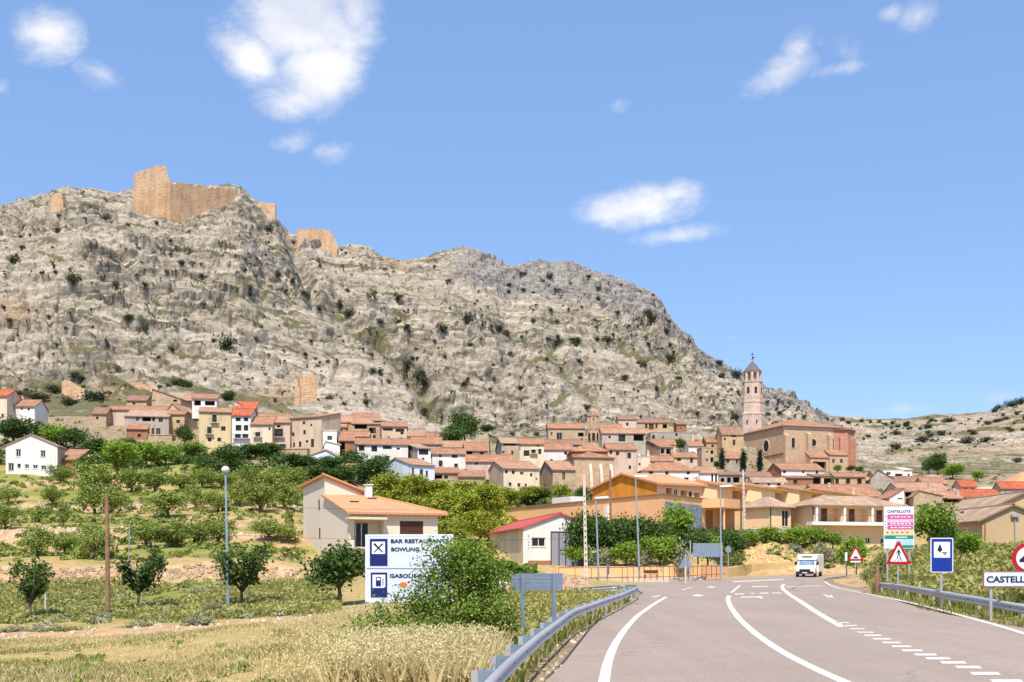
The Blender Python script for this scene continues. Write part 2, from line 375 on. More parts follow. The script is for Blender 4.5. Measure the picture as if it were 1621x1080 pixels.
def profile_z(px,d):
    """height of the bare hillside without rock relief; px,d arrays"""
    px=np.asarray(px,float); d=np.asarray(d,float); out=np.zeros(np.broadcast(px,d).shape); px=np.broadcast_to(px,out.shape); d=np.broadcast_to(d,out.shape)
    i=np.clip(np.searchsorted(CPX,px)-1,0,len(CPX)-2); f=np.clip((px-CPX[i])/(CPX[i+1]-CPX[i]),0,1)
    acc=np.zeros_like(out)
    for k,c in enumerate(CPX):
        w=np.where(i==k,1-f,0)+np.where(i+1==k,f,0)
        if not w.any(): continue
        dd=[q[0] for q in COLS[c]]; zz=[ZY(q[1],q[0]) for q in COLS[c]]
        acc+=w*np.interp(d,dd,zz)
    fd=footd(px); rd=rdf(px); zr=ZY(skyf(px),rd); t=(d-fd)/(rd-fd)
    zf=np.zeros_like(out)
    for k,c in enumerate(CPX):
        w=np.where(i==k,1-f,0)+np.where(i+1==k,f,0); q=COLS[c][-1]; zf+=w*ZY(q[1],q[0])
    # slope: gentle foot, steeper upper band
    tt=np.clip(t,0,1); shape=tt+.045*np.sin(tt*2*math.pi)*-1
    m=zf+(zr-zf)*shape
    m=np.where(t>1, zr-(d-rd)*.35, m)
    return np.where(d<=fd, acc, m)
GX=None
def ground_z(px,d):
    px=np.asarray(px,float); d=np.asarray(d,float)
    z=profile_z(px,d); x=(px-CX)/F*d
    near=1-sstep(200,300,d)
    z=z+(fbm(x*.09,d*.09,s=3,o=4)-.5)*np.clip((d-12)/60,.15,1.3)*.9
    z=z+(fbm(x*.8,d*.8,s=5,o=3)-.5)*.16
    sel=d<175
    if np.any(sel):
        xs,ds=x[sel] if x.ndim else x, d[sel] if d.ndim else d
        sd=poly_sd(np.atleast_1d(xs),np.atleast_1d(ds),ROADPOLY); rz=road_z(np.atleast_1d(xs),np.atleast_1d(ds))
        zz=np.atleast_1d(z[sel] if z.ndim else z)
        w=sstep(.3,5.5,sd); zz=np.where(sd<0, rz-.07, (rz-.05)*(1-w)+zz*w)
        if z.ndim: z=z.copy(); z[sel]=zz
        else: z=zz[0]
    return z
def gz(px,d): return float(ground_z(np.array([float(px)]),np.array([float(d)]))[0])
_DS=np.concatenate([np.arange(14,200,.5),np.arange(200,1000,1.)])
def solve(px,py):
    """distance at which the hillside shows at this pixel"""
    z=profile_z(np.full(_DS.shape,float(px)),_DS); y=HZ-(z-CH)*F/_DS
    k=np.argmax(y<=py)
    return float(_DS[k]) if y[k]<=py else 600.
def G(px,d): return Vector(((px-CX)/F*d, d, gz(px,d)))

# ------------------------------------------------------------------ ground mesh
pxs=np.concatenate([np.arange(-900,-200,14),np.arange(-200,1830,4.2),np.arange(1830,2500,14)])
ds=np.concatenate([np.geomspace(7,200,330),np.linspace(201,600,170)])
GPX,GD=np.meshgrid(pxs,ds)
fdg=footd(GPX); GDc=np.minimum(GD,fdg+10)
GZ=ground_z(GPX,GDc)-np.clip((GDc-fdg),0,10)*.35
GXX=(GPX-CX)/F*GDc
nrow,ncol=GPX.shape
idx=np.arange(nrow*ncol).reshape(nrow,ncol)
FQ=np.stack([idx[:-1,:-1],idx[:-1,1:],idx[1:,1:],idx[1:,:-1]],-1).reshape(-1,4)
keep=(GDc[1:,:-1]-GDc[:-1,:-1]).ravel()>1e-4
FQ=FQ[keep]
# cover: how green, how bare
PYg=HZ-(GZ-CH)*F/GDc
soil=np.zeros_like(GZ)
left=1-sstep(430,560,GPX)
bank=(np.exp(-((GDc-85.7)/1.6)**2)+np.exp(-((GDc-119.5)/2.6)**2)+.8*np.exp(-((GDc-156.5)/2.6)**2)+.9*np.exp(-((GDc-49.5)/2.6)**2)*1.15)*left
soil=np.maximum(soil,bank)
soil=np.maximum(soil,left*sstep(88,92,GDc)*(1-sstep(190,205,GDc))*(.22+.55*sstep(.45,.7,fbm(GXX*.06,GDc*.06,s=101))))
soil=np.maximum(soil,.45*left*sstep(52,55,GDc)*(1-sstep(82,85,GDc))*sstep(.5,.75,fbm(GXX*.12,GDc*.12,s=103)))
soil=np.maximum(soil,sstep(136,139,GDc)*(1-sstep(148,154,GDc))*sstep(1120,1160,GPX)*(1-sstep(1420,1450,GPX)))
soil=np.maximum(soil,.8*np.exp(-((GPX-455)/30)**2-((PYg-860)/40)**2))
soil=np.maximum(soil,.9*np.exp(-((GPX-830)/70)**2-((PYg-922)/14)**2))
soil=np.maximum(soil,.8*sstep(100,112,GDc)*(1-sstep(126,132,GDc))*sstep(840,880,GPX)*(1-sstep(1150,1180,GPX)))
soil=np.maximum(soil,.75*sstep(80,95,GDc)*(1-sstep(125,135,GDc))*sstep(1290,1310,GPX)*(1-sstep(1380,1400,GPX)))
SD=np.full(GZ.shape,50.); near=GDc<170
SD[near]=poly_sd(GXX[near],GDc[near],ROADPOLY)
gravel=(1-sstep(.2,1.5,SD))
gravel=np.maximum(gravel,sstep(205,240,GDc)*.75)
green=.35+.0*GZ
green+=.45*sstep(55,62,GDc)*(1-sstep(80,86,GDc))*left
green+=.30*sstep(88,92,GDc)*(1-sstep(195,205,GDc))*left+.15*sstep(55,62,GDc)*(1-sstep(80,86,GDc))*left
green+=.35*sstep(195,215,GDc)*(1-sstep(255,300,GDc))
green+=.35*(1-sstep(20,34,GDc))*(1-sstep(60,400,GPX))
green+=.3*sstep(1380,1450,GPX)*(1-sstep(100,120,GDc))
green-=.3*(1-sstep(40,60,GDc))*sstep(350,620,GPX)*(1-sstep(790,900,GPX))
def m_ground():
    n=N('dry_grass_ground'); v=n.pos()
    a=n.noise(v,.12,6,.6); b=n.noise(v,1.6,5,.7); c=n.noise(v,9,3,.6)
    g=n.attr('green'); s=n.attr('soil'); gr=n.attr('gravel')
    gf=n.math('ADD',g,n.math('MULTIPLY',n.math('SUBTRACT',a,.5),1.6)); gf=n.math('ADD',gf,n.math('MULTIPLY',n.math('SUBTRACT',b,.5),1.1))
    dry=n.ramp(b,[(.25,(.29,.20,.075)),(.5,(.43,.32,.135)),(.75,(.54,.43,.21))])
    grn=n.ramp(c,[(.3,(.14,.16,.03)),(.7,(.31,.31,.08))])
    col=n.mix(n.ramp(gf,[(.42,(0,0,0)),(.68,(1,1,1))]),dry,grn)
    sf=n.math('ADD',s,n.math('MULTIPLY',n.math('SUBTRACT',b,.5),1.2))
    sc=n.ramp(n.noise(v,.9,6,.7),[(.3,(.33,.19,.085)),(.5,(.48,.32,.165)),(.72,(.58,.44,.27))])
    col=n.mix(n.ramp(sf,[(.42,(0,0,0)),(.6,(1,1,1))]),col,sc)
    gc=n.ramp(n.noise(v,.8,6,.75),[(.3,(.11,.10,.055)),(.45,(.25,.19,.12)),(.6,(.36,.28,.19)),(.75,(.44,.37,.28))])
    col=n.mix(n.ramp(n.math('ADD',gr,n.math('MULTIPLY',n.math('SUBTRACT',b,.5),.8)),[(.4,(0,0,0)),(.6,(1,1,1))]),col,gc)
    h=n.math('ADD',n.math('MULTIPLY',b,.7),n.math('MULTIPLY',c,.3)); n.bump(h,.9,.25)
    return n.fin(col,.95,0,.15)
M['ground']=m_ground()
V=np.stack([GXX,GDc,GZ],-1).reshape(-1,3)
me=np_mesh('ground',V,FQ,M['ground'],{'green':green,'soil':soil,'gravel':gravel},True)
tag(link_mesh('ground',me),kind='structure')

# ------------------------------------------------------------------ mountain
mpx=np.concatenate([np.arange(-700,-120,8),np.arange(-120,1740,1.75),np.arange(1740,2300,8)])
NR=400
tt=np.concatenate([np.linspace(-.02,1.0,NR),1+np.linspace(.004,.5,26)**1.0])
MPX,MT=np.meshgrid(mpx,tt)
fdm,rdm=footd(MPX),rdf(MPX)
MD=fdm+MT*(rdm-fdm); MZ=profile_z(MPX,MD); MX=(MPX-CX)/F*MD
MY=HZ-(MZ-CH)*F/MD
def gully(pts,w):
    """distance to a polyline drawn over the slope, 1 in the middle"""
    best=np.full(MPX.shape,1e9)
    for (ax,ay),(bx,by) in zip(pts[:-1],pts[1:]):
        ex,ey=bx-ax,by-ay; t=np.clip(((MPX-ax)*ex+(MY-ay)*ey)/(ex*ex+ey*ey),0,1)
        best=np.minimum(best,(MPX-ax-t*ex)**2+(MY-ay-t*ey)**2)
    return np.exp(-best/(w*w))
g1=gully([(455,365),(480,430),(497,478)],11); g2=gully([(528,485),(570,515),(610,545),(650,590),(690,650)],16)
g3=gully([(640,505),(590,525),(560,520)],13); g4=gully([(790,520),(850,545),(960,545),(1060,570)],10); g5=gully([(310,440),(380,470),(450,500)],11)
g6=gully([(1000,490),(1050,555),(1080,580)],8); g7=gully([(100,345),(180,400),(240,470)],9); g8=gully([(870,560),(900,600),(940,640)],12)
hillR=sstep(1285,1330,MPX)                       # the softer hill on the right
rock=(1-hillR*.5)*sstep(-.01,.13,MT)
wx=MX+18*(fbm(MX*.012,MD*.012,s=21)-.5)*2
big=(ridged(MX*.011,MD*.011,MZ*.006,s=31,o=3)-.55)*15
med=(ridged(MX*.045,MD*.045,MZ*.06,s=41,o=4)-.55)*4.5
blk=(1-np.abs(2*fbm(MX*.16,MD*.16,MZ*.2,s=51,o=3)-1)-.6)*1.6
# bedding planes: a sag under the middle of the slope, rising to both sides, waved by folds
wx=MX+30*(fbm(MX*.010,MD*.010,s=21)-.5)*2
dip=-.17*np.sqrt((wx+45)**2+400)+.10*np.clip(-wx-170,0,999)*.6-.035*(MD-450)+34*(fbm(MX*.011,MD*.008,s=61,o=3)-.5)
s1=MZ+dip+3.0*(fbm(MX*.07,MD*.07,MZ*.05,s=63,o=3)-.5)
amp=sstep(.34,.58,fbm(MX*.020,MD*.020,MZ*.03,s=65,o=3))
upper=sstep(.52,.72,MT)*sstep(640,800,MPX)*(1-hillR)   # grey blocky cliff band
amp=(.25+.75*amp)*(1-.55*upper)*(1-.5*sstep(.7,.95,MT))*(1-.7*hillR)
def ledge(s,p,k):
    """vertical shift and forward shift that turn a slope into treads and undercut risers"""
    f=s/p-np.floor(s/p); g=sstep(.50,1.,f)
    return p*(g-f), (np.cos((f-.02)*2*math.pi)*.6+sstep(.80,1.,f)*.7-sstep(.52,.62,f)*(1-sstep(.66,.80,f))*.5)*k, f
P1,P2=5.6,2.2
var=.75+.5*vnoise(wx*.06,MD*.05,np.floor(s1/P1)*3.7,s=77)
z1,h1,f1=ledge(s1,P1,1.3); z2,h2,f2=ledge(s1+1.5*vnoise(MX*.16,MD*.16,s=67),P2,.6)
# joints that cut the beds into blocks
jn=vnoise(wx*.13+np.floor(s1/P1)*5.1,np.floor(s1/P1)*1.7+0*MX,s=79); jcut=1-sstep(.0,.09,np.abs(jn-.5))
disp=big+med+blk*(1+.9*upper)
disp+=(fbm(MX*.55,MD*.55,MZ*.6,s=71,o=2)-.5)*1.1
pit=vnoise(MX*.33,MD*.33,MZ*.42,s=73); disp-=2.4*sstep(.70,.86,pit)*(.35+.9*upper)
pit2=ridged(MX*.10,MD*.10,MZ*.13,s=75,o=3); disp-=2.6*sstep(.78,.9,pit2)
cel=np.abs(vnoise(MX*.22,MD*.22,MZ*.3,s=85)-.5)+np.abs(vnoise(MX*.22,MD*.22,MZ*.3,s=86)-.5); disp-=upper*3.2*(1-sstep(.05,.2,cel))
disp-=9*g1+11*g2+5*g3+7*g4+4*g5+4*g6+4*g7+4*g8
c1,e1=cells(wx/13.,MD/9.,s1/2.8+.25*vnoise(MX*.2,MD*.2,s=88),91); c2,e2=cells(wx/3.6,MD/3.,s1/1.1,92)
disp+=(c1-.5)*3.0*(1+.7*upper)+(c2-.5)*1.0*(1+upper)-.6*(1-sstep(0,.10,e1))
disp-=amp*1.6*jcut*sstep(.45,.7,f1)
disp*=rock
fade=1-.55*np.exp(-((MT-1)/.03)**2)
disp*=fade
hz=amp*rock*fade*(h1*var+h2*.8); vz=amp*rock*fade*(z1*.8*var+z2*.5)
rr=np.sqrt(MX**2+MD**2)
dx,dy,dz=-MX/rr*.62,-MD/rr*.62,np.full_like(MX,.78)
VX,VY,VZ=MX+dx*disp-MX/rr*hz,MD+dy*disp-MD/rr*hz,MZ+dz*disp*.8+vz
VPX=CX+VX/VY*F; VPY=HZ-(VZ-CH)*F/VY
crev=(sstep(.05,.2,f1)*(1-sstep(.45,.6,f1)))*amp
veg=.55*g2+.6*g3+.5*g4+.55*g5+.4*g1*.3+.5*g6+.35*g8
veg+=.62*fbm(MX*.03,MD*.03,s=81,o=4)-.24+.20*sstep(.68,.85,pit)+.14*sstep(.78,.9,pit2)+.14*(1-sstep(.0,.22,MT))
bandv=sstep(.46,.62,vnoise(wx*.018,MD*.012,np.floor(s1/P1)*1.9,s=95)); veg+=.20*crev+.55*bandv*sstep(.02,.12,f1)*(1-sstep(.34,.5,f1))*(1-.5*upper)+.16*(1-sstep(0,.12,e1))
veg+=.30*np.exp(-((MPX-60)/160)**2)*sstep(500,600,MY)
veg+=.06*hillR
veg-=.25*upper
ochre=np.exp(-((MPX-20)/60)**2-((MY-500)/30)**2)+.9*np.exp(-((MPX-190)/70)**2-((MY-625)/25)**2)+.8*np.exp(-((MPX-440)/60)**2-((MY-630)/25)**2)+.9*np.exp(-((MPX-620)/50)**2-((MY-415)/10)**2)+.6*np.exp(-((MPX-140)/30)**2-((MY-360)/10)**2)+hillR*.75*sstep(.35,.65,fbm(MX*.012,MD*.02,s=83,o=3))
grey=.85*upper+.5*np.exp(-((MPX-430)/70)**2-((MY-420)/40)**2)
def m_rock():
    n=N('limestone'); v=n.pos()
    st=n.noise(n.pos((.02,.02,.42)),1.,6,.65,.8); a=n.noise(v,.035,5,.6); b=n.noise(v,.35,6,.72); c=n.noise(v,1.6,4,.7)
    pale=n.ramp(st,[(.30,(.222,.185,.142)),(.47,(.375,.32,.25)),(.68,(.515,.45,.368))])
    gry=n.ramp(st,[(.30,(.16,.147,.138)),(.5,(.28,.258,.238)),(.7,(.39,.36,.33))])
    col=n.mix(n.ramp(n.math('ADD',n.attr('grey'),n.math('MULTIPLY',n.math('SUBTRACT',a,.5),1.5)),[(.2,(0,0,0)),(.6,(1,1,1))]),pale,gry)
    col=n.mix(n.ramp(b,[(.36,(.85,.85,.85)),(.5,(0,0,0))]),col,(.115,.10,.078))
    oc=n.ramp(b,[(.3,(.24,.145,.075)),(.7,(.40,.27,.155))])
    col=n.mix(n.ramp(n.math('ADD',n.attr('ochre'),n.math('MULTIPLY',n.math('SUBTRACT',b,.5),1.1)),[(.35,(0,0,0)),(.9,(.6,.6,.6))]),col,oc)
    ge=n.n('ShaderNodeNewGeometry'); sx=n.n('ShaderNodeSeparateXYZ'); n.l(ge.outputs['Normal'],sx.inputs[0])
    flat=n.math('MULTIPLY',n.math('SUBTRACT',sx.outputs[2],.72),.55)
    vf=n.math('ADD',n.math('ADD',n.attr('veg'),flat),n.math('MULTIPLY',n.math('SUBTRACT',b,.5),1.15))
    vc=n.ramp(c,[(.3,(.055,.058,.024)),(.55,(.125,.12,.05)),(.75,(.22,.19,.09))])
    col=n.mix(n.ramp(vf,[(.34,(0,0,0)),(.56,(.9,.9,.9))]),col,vc)
    bw=n.math('ADD',n.attr('bed'),n.math('MULTIPLY',b,1.3))
    def line(p,w):
        f=n.math('FRACT',n.math('DIVIDE',bw,p)); return n.math('LESS_THAN',n.math('ABSOLUTE',n.math('SUBTRACT',f,.06)),w)
    jm=n.math('MAXIMUM',n.math('MULTIPLY',line(5.6,.075),1.),n.math('MULTIPLY',line(2.2,.10),.65))
    jm=n.math('MULTIPLY',n.math('MULTIPLY',jm,n.ramp(n.noise(n.pos((.5,.5,1.)),.10,4,.6),[(.44,(.1,.1,.1)),(.56,(1,1,1))])),n.math('ADD',n.math('MULTIPLY',n.attr('bedamp'),.75),.10))
    col=n.mix(jm,col,(.10,.09,.058))
    n.bump(n.math('ADD',n.math('MULTIPLY',b,.7),n.math('MULTIPLY',c,.45)),.8,.8)
    return n.fin(col,.95,0,.12)
M['rock']=m_rock()
mr,mc=MPX.shape; idx=np.arange(mr*mc).reshape(mr,mc)
FQ=np.stack([idx[:-1,:-1],idx[:-1,1:],idx[1:,1:],idx[1:,:-1]],-1).reshape(-1,4)
me=np_mesh('mountain',np.stack([VX,VY,VZ],-1).reshape(-1,3),FQ,M['rock'],{'veg':veg,'ochre':ochre,'grey':grey,'joint':jcut*amp,'bed':s1,'bedamp':amp},False)
tag(link_mesh('mountain',me),kind='structure')
_MC={}
def MP(px,py):
    """point of the mountain's surface seen at this pixel (front-most)"""
    k=int(np.argmin(np.abs(mpx-px))); best=None
    for kk in range(max(0,k-3),min(mc,k+4)):
        col=VPY[:,kk]; hit=np.where(col<=py)[0]
        if len(hit):
            i=hit[0]
            e=abs(VPX[i,kk]-px)
            if best is None or e<best[0]: best=(e,VX[i,kk],VY[i,kk],VZ[i,kk])
    if best is None:
        i=NR-1; return Vector((VX[i,k],VY[i,k],VZ[i,k]))
    return Vector(best[1:])
# ------------------------------------------------------------------ camera, sky, sun
cam=bpy.data.cameras.new('camera'); co=bpy.data.objects.new('camera',cam); COL.objects.link(co)
co.location=(0,0,CH); co.rotation_euler=(R(90),0,0)
cam.sensor_width=36; cam.lens=36*F/1621; cam.shift_y=(HZ-540)/1621; cam.clip_start=.5; cam.clip_end=6000
scene.camera=co
SUN_EL,SUN_AZ=57,-5        # degrees above the horizon; degrees to the right of straight behind the camera
sd=Vector((math.sin(R(SUN_AZ))*math.cos(R(SUN_EL)),-math.cos(R(SUN_AZ))*math.cos(R(SUN_EL)),math.sin(R(SUN_EL))))
sl=bpy.data.lights.new('sun','SUN'); sl.energy=5.0; sl.angle=R(.5); sl.color=(1,.93,.82)
so=bpy.data.objects.new('sun',sl); COL.objects.link(so); so.rotation_euler=sd.to_track_quat('Z','Y').to_euler(); so.location=(40,-60,120)
w=bpy.data.worlds.new('World'); scene.world=w; w.use_nodes=True; t=w.node_tree; t.nodes.clear()
def wn(typ,**k):
    x=t.nodes.new(typ)
    for a,v in k.items(): setattr(x,a,v)
    return x
def wm(op,a,b=0.,clamp=False):
    x=wn('ShaderNodeMath',operation=op); x.use_clamp=clamp
    for i,val in enumerate((a,b)):
        if isinstance(val,(int,float)): x.inputs[i].default_value=val
        else: t.links.new(val,x.inputs[i])
    return x.outputs[0]
sky=wn('ShaderNodeTexSky',sky_type='NISHITA'); sky.sun_disc=False; sky.sun_elevation=R(SUN_EL); sky.sun_rotation=R(180-SUN_AZ)
sky.altitude=700; sky.air_density=1.0; sky.dust_density=1.2; sky.ozone_density=3.0
hs=wn('ShaderNodeHueSaturation'); hs.inputs['Saturation'].default_value=SKY_SAT; hs.inputs['Value'].default_value=SKY_VAL; hs.inputs['Hue'].default_value=SKY_HUE
t.links.new(sky.outputs[0],hs.inputs['Color'])
tc=wn('ShaderNodeTexCoord'); sx=wn('ShaderNodeSeparateXYZ'); t.links.new(tc.outputs['Generated'],sx.inputs[0])
# clouds: blobs in azimuth / elevation (degrees), eaten away by noise
az=wm('MULTIPLY',wm('ARCTAN2',sx.outputs[0],sx.outputs[1]),57.2958)
el=wm('MULTIPLY',wm('ARCSINE',sx.outputs[2]),57.2958)
def AE(px,py):
    x,z=(px-CX)/F,(HZ-py)/F; return math.degrees(math.atan2(x,1)),math.degrees(math.atan2(z,math.hypot(x,1)))
CL=[ # x, y, half width, half height (px), strength, tilt
 (470,30,115,70,1.35,0),(500,115,85,60,1.2,-.25),(400,85,70,45,1.0,.5),(470,155,75,32,.9,-.1),(560,15,50,60,.9,-.3),
 (75,52,58,38,.8,-.3),(0,140,22,14,.55,0),(165,118,44,24,.46,.1),(470,223,40,17,.50,-.2),(530,238,38,19,.56,-.2),
 (1010,327,100,34,1.05,-.10),(1065,308,52,22,.8,-.2),(1070,374,85,16,.66,-.08),(1240,112,85,26,.62,-.35),(1265,78,34,26,.62,-.8),(1330,108,60,13,.50,-.05),(1340,75,40,22,.42,.6),(1455,25,34,24,.62,-.4),(1410,20,20,13,.55,0),(980,163,24,15,.42,-.5),(1600,628,60,12,.40,0),(1400,650,90,12,.35,0),(1160,535,30,9,.34,-.1)]
mp=wn('ShaderNodeMapping'); mp.inputs['Scale'].default_value=(1,1,1.5); t.links.new(tc.outputs['Generated'],mp.inputs[0])
def wnoise(scale,detail,rough,dist=0):
    x=wn('ShaderNodeTexNoise'); x.inputs['Scale'].default_value=scale; x.inputs['Detail'].default_value=detail; x.inputs['Roughness'].default_value=rough; x.inputs['Distortion'].default_value=dist
    t.links.new(mp.outputs[0],x.inputs['Vector']); return x.outputs[0]
nA=wnoise(17,10,.66,.25); nB=wnoise(9,5,.55)
tot=None
for (px,py,hw,hh,st,tilt) in CL:
    a0,e0=AE(px,py); da=wm('SUBTRACT',az,a0); de=wm('SUBTRACT',el,e0)
    c,s=math.cos(tilt),math.sin(tilt); ra,re=hw/F*57.3,hh/F*57.3
    u=wm('DIVIDE',wm('ADD',wm('MULTIPLY',da,c),wm('MULTIPLY',de,-s)),ra); v=wm('DIVIDE',wm('ADD',wm('MULTIPLY',da,s),wm('MULTIPLY',de,c)),re)
    q=wm('SUBTRACT',1.25,wm('SQRT',wm('ADD',wm('MULTIPLY',u,u),wm('MULTIPLY',v,v)))) 
    q=wm('MULTIPLY',wm('MAXIMUM',q,0),st*1.16)
    tot=q if tot is None else wm('MAXIMUM',tot,q)
inb=wm('MINIMUM',wm('MULTIPLY',tot,6),1)
den=wm('ADD',tot,wm('MULTIPLY',wm('SUBTRACT',nA,.52),2.3))
den=wm('MULTIPLY',den,inb)
mr_=wn('ShaderNodeMapRange',interpolation_type='SMOOTHSTEP'); mr_.inputs[1].default_value=.07; mr_.inputs[2].default_value=1.32; t.links.new(den,mr_.inputs[0])
cr=wn('ShaderNodeValToRGB'); cr.color_ramp.elements[0].position=.38; cr.color_ramp.elements[0].color=(.70,.74,.86,1); cr.color_ramp.elements[1].position=.6; cr.color_ramp.elements[1].color=(.98,.98,1,1); t.links.new(nB,cr.inputs[0])
csc=wn('ShaderNodeMix',data_type='RGBA',blend_type='MULTIPLY'); csc.inputs[0].default_value=1; t.links.new(cr.outputs[0],csc.inputs[6]); csc.inputs[7].default_value=(CLOUD,CLOUD,CLOUD,1)
mx=wn('ShaderNodeMix',data_type='RGBA'); t.links.new(mr_.outputs[0],mx.inputs[0]); skm=wn('ShaderNodeMix',data_type='RGBA'); t.links.new(wm('MULTIPLY',wm('SUBTRACT',1.,wm('MULTIPLY',wm('SUBTRACT',sx.outputs[2],.45),3.,True),True),SKY_MIX),skm.inputs[0]); t.links.new(hs.outputs[0],skm.inputs[6]); skm.inputs[7].default_value=(*SKY_FLAT,1)
t.links.new(skm.outputs[2],mx.inputs[6]); t.links.new(csc.outputs[2],mx.inputs[7])
bg=wn('ShaderNodeBackground'); bg.inputs[1].default_value=SKY_STR; t.links.new(mx.outputs[2],bg.inputs[0])
wo=wn('ShaderNodeOutputWorld'); t.links.new(bg.outputs[0],wo.inputs[0])
vs=scene.view_settings; vs.view_transform='Standard'; vs.look='None'; vs.gamma=1; vs.use_curve_mapping=False; vs.exposure=EXPO
cy=scene.cycles; cy.max_bounces=6; cy.diffuse_bounces=3; cy.glossy_bounces=2; cy.transmission_bounces=3; cy.transparent_max_bounces=6; cy.caustics_reflective=False; cy.caustics_refractive=False; cy.use_denoising=True
# ------------------------------------------------------------------ road sheet and markings
def m_asphalt():
    n=N('sun_bleached_asphalt'); v=n.pos()
    a=n.noise(v,.10,5,.6); b=n.noise(v,26,3,.75); c=n.noise(n.pos((.75,.035,1)),1.,5,.65); e=n.noise(v,.9,5,.7)
    col=n.ramp(a,[(.3,(.275,.220,.185)),(.7,(.375,.300,.252))])
    col=n.mix(n.ramp(c,[(.42,(0,0,0)),(.68,(.8,.8,.8))]),col,(.245,.195,.163))
    col=n.mix(n.ramp(e,[(.52,(0,0,0)),(.75,(.45,.45,.45))]),col,(.43,.355,.30))
    col=n.mix(.45,col,n.ramp(b,[(.34,(.17,.135,.11)),(.66,(.50,.405,.34))]))
    vd=n.n('ShaderNodeTexVoronoi',feature='DISTANCE_TO_EDGE'); vd.inputs['Scale'].default_value=.22
    wv=n.n('ShaderNodeVectorMath',operation='ADD'); n.l(v,wv.inputs[0]); sc=n.n('ShaderNodeVectorMath',operation='SCALE'); sc.inputs[3].default_value=1.6
    nz=n.n('ShaderNodeTexNoise'); nz.inputs['Scale'].default_value=.7; nz.inputs['Detail'].default_value=4; n.l(v,nz.inputs['Vector']); n.l(nz.outputs['Color'],sc.inputs[0]); n.l(sc.outputs[0],wv.inputs[1]); n.l(wv.outputs[0],vd.inputs[0])
    cm=n.math('MULTIPLY',n.ramp(vd.outputs[0],[(.003,(1,1,1)),(.009,(0,0,0))]),n.ramp(n.noise(v,.05,3),[(.5,(0,0,0)),(.6,(.4,.4,.4))]))
    col=n.mix(cm,col,(.085,.07,.06))
    n.bump(b,.4,.012); return n.fin(col,.9,0,.2)
M['asphalt']=m_asphalt()
def m_paint():
    n=N('worn_white_road_paint'); v=n.pos(); b=n.noise(v,5,7,.8); c=n.noise(v,.6,4,.6)
    f=n.math('ADD',n.math('MULTIPLY',b,.8),n.math('MULTIPLY',c,.35))
    return n.fin(n.ramp(f,[(.38,(.40,.335,.29)),(.50,(.56,.51,.46)),(.66,(.66,.62,.57))]),.75)
M['paint']=m_paint()
V=RV.copy(); V[:,2]+=.004
me=np_mesh('road',V,RFq,M['asphalt'],{},True); tag(link_mesh('road',me),kind='structure')
def strip(mb,pts,w,lift=.010,step=1.2):
    """painted line on the road along pixel points; w in metres across the line"""
    W=[RP(*p) for p in pts]; out=[W[0]]
    for a,b in zip(W[:-1],W[1:]):
        n=max(1,int((b-a).length/step)); out+=[a.lerp(b,(i+1)/n) for i in range(n)]
    # smooth
    for _ in range(3): out=[out[0]]+[(out[i-1]+out[i]*2+out[i+1])/4 for i in range(1,len(out)-1)]+[out[-1]]
    L_,R_=[],[]
    for i,p in enumerate(out):
        t=(out[min(i+1,len(out)-1)]-out[max(i-1,0)]).normalized(); nn=Vector((t.y,-t.x,0)).normalized()*w/2
        for s,l in ((1,R_),(-1,L_)):
            q=p+nn*s; l.append(Vector((q.x,q.y,float(road_z(q.x,q.y))+lift)))
    for i in range(len(out)-1): mb.face([L_[i],R_[i],R_[i+1],L_[i+1]])
def quadpx(mb,pts,lift=.010): mb.face([RP(px,py,lift) for px,py in pts])
mb=MB()
strip(mb,[(930,1250),(948,1130),(956,1080),(961,1050),(972,1022),(988,998),(1008,976),(1030,960),(1055,945)],.24)
strip(mb,[(1080,934.5),(1096,929.5)],.16)
tag(mb.build('road_edge_marking',M['paint']),kind='structure')
mb=MB()
strip(mb,[(1560,1180),(1420,1115),(1335,1080),(1275,1053),(1230,1028),(1195,1003),(1170,980),(1157,962),(1152,950),(1154,943)],.24)
strip(mb,[(1158,938.5),(1171,927)],.2)
strip(mb,[(1334,993),(1312,981),(1290,968),(1268,953),(1250,942),(1240,934),(1238,928),(1241,925)],.28)
tag(mb.build('lane_marking',M['paint']),kind='structure')
mb=MB()
D=[(1330,991,36),(1342,998,38),(1352,1003,40),(1364,1008,42),(1383,1014,46),(1399,1022.5,50),(1420,1031,54),(1441,1038,58),(1465,1045,62),(1490,1049.5,66),(1517,1056,70),(1540,1058,76),(1572,1069,80),(1600,1077,84),(1640,1088,95),(1690,1102,105)]
D=[(1333,986.5,26),(1345,991,27),(1357,996,28),(1370,1001.5,30),(1382,1006.5,31),(1396,1012,33),(1411,1018,34),(1427,1024,36),(1444,1030.5,38),(1465,1037,40),(1485,1043,44),(1509,1049.5,46),(1533,1057,46),(1560,1067,52),(1594,1079,58),(1634,1092,66),(1684,1108,76),(1745,1128,90)]
for x,y,wd in D:
    h=.72+ (y-986)*.021; wd*=.86; quadpx(mb,[(x-wd*.5-h*1.2,y-h),(x+wd*.5-h*1.2,y-h),(x+wd*.5+h*1.2,y+h),(x-wd*.5+h*1.2,y+h)])
tag(mb.build('dashed_lane_marking',M['paint']),kind='structure')
mb=MB()
strip(mb,[(1990,1140),(1760,1050),(1621,1003),(1560,985),(1500,969),(1450,956.5),(1400,946),(1360,938),(1325,930.5),(1311,925),(1306,920.5)],.2)
tag(mb.build('verge_edge_marking',M['paint']),kind='structure')
mb=MB()
for a in [(1163,941.6,1178,940,),(1189,940.5,1194,939),(1203,940.2,1217,938.6),(1222,939.8,1237,938.4)]:
    quadpx(mb,[(a[0],a[1]),(a[2],a[1]),(a[2],a[3]),(a[0],a[3])])
tag(mb.build('stop_line_marking',M['paint']),kind='structure')
